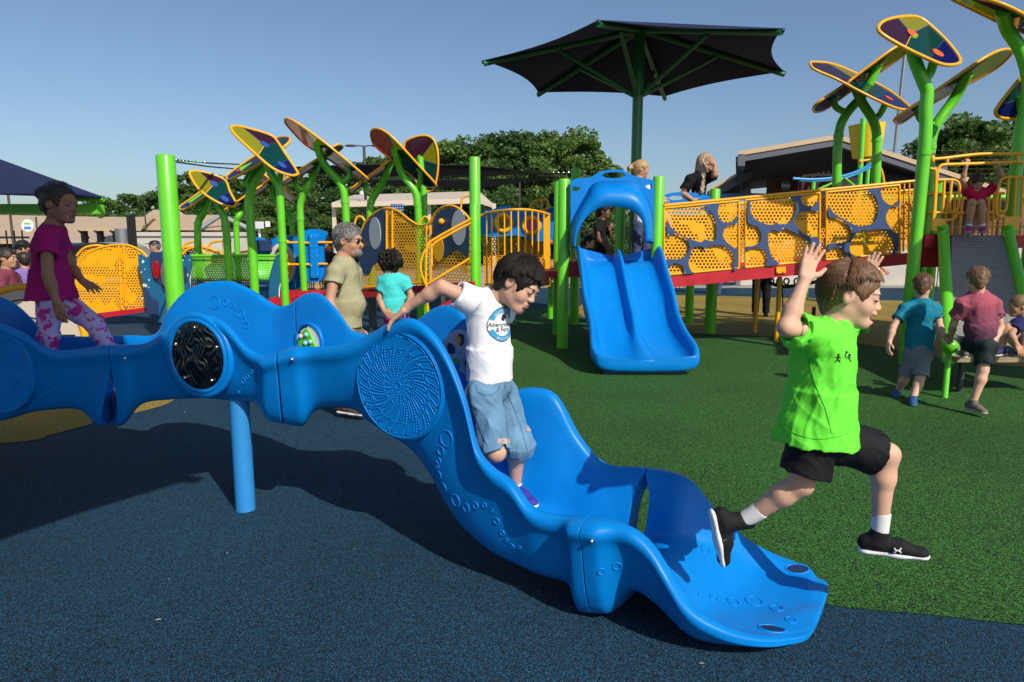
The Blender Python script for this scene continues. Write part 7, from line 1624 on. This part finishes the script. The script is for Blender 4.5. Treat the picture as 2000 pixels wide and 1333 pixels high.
bystander('man in black cap and sunglasses with grey shirt before the pale concrete wall', 302, 481, 17, cl_('charcoal_jersey', (.04, .045, .055)), cl_('grey_trousers', (.12, .12, .13)), hm_grey, fwd=(-.8, -.6, 0), cap=M['black'])
bystander('seated woman in dusty maroon shirt at the far left edge', 14, 505, 8.6, cl_('dusty_maroon_jersey', (.20, .045, .07)), cl_('grey_trousers', (.12, .12, .13)), hm_dk, fwd=(.95, .1, 0), sit=True, S=1.1)
bystander('seated child in lilac shirt beside the woman in maroon at the far left', 46, 508, 9.2, cl_('lilac_jersey', (.22, .16, .42)), cl_('grey_trousers', (.12, .12, .13)), hm_dk, fwd=(-.8, .6, 0), sit=True, S=.9)
bystander('seated person in dark cap further back at the far left', 44, 486, 11.5, cl_('dark_jersey', (.05, .04, .05)), cl_('grey_trousers', (.12, .12, .13)), hm_dk, fwd=(0, -1, 0), sit=True, S=1.2, cap=M['black'])
bystander('child in dark shirt between the blue drum panel and the grey-haired man', 641, 481, 14.5, cl_('dark_print_jersey', (.03, .025, .04)), cl_('grey_trousers', (.12, .12, .13)), hm_dk, fwd=(0, -1, 0), S=.95)
bystander('adult in black trousers standing beyond the bridge, only legs showing below it', 1493, 462, 14, cl_('black_jersey', (.008, .008, .009)), cl_('black_trousers', (.01, .01, .012)), hm_dk, fwd=(-.3, -1, 0), S=1.25)
bystander('adult in blue jeans and pale shoes beyond the bridge, left of the black trousers', 1406, 470, 20, cl_('pale_jersey', (.5, .45, .4)), cl_('blue_jeans', (.06, .09, .17)), hm_dk, fwd=(.8, -.4, 0), S=1.25, shoe=mat('beige_shoe', (.45, .36, .28), .7))
bystander('adult in navy trainers behind the leaping boy, beyond the bridge', 1712, 470, 16.5, cl_('white_jersey_two', (.7, .7, .72)), cl_('khaki_shorts', (.3, .28, .24)), hm_dk, fwd=(.9, -.3, 0), S=1.25, shoe=cl_('navy_trainer_two', (.03, .035, .08)))
# ================================================================ litter on the rubber surface
rg = random.Random(21); mb = MB()
for i in range(34):
    px, py = rg.uniform(0, 2000), rg.uniform(700, 1330); p = G(px, py); a = rg.uniform(0, 3.14); l = rg.uniform(.004, .015)
    d = Vector((math.cos(a), math.sin(a), 0)); s_ = Vector((-d.y, d.x, 0))*l*.22; z = Vector((0, 0, .009))
    mb.add([p-d*l+z, p+s_+z*1.5, p+d*l+z, p-s_+z*1.2], [(0, 1, 2, 3)])
tag(mb.build('dry_leaf_bits', mat('dry_leaf', (.28, .24, .17), .9, noise=.3)), 'tiny scattered bits of dry leaf and straw on the rubber ground', 'litter', kind='stuff')
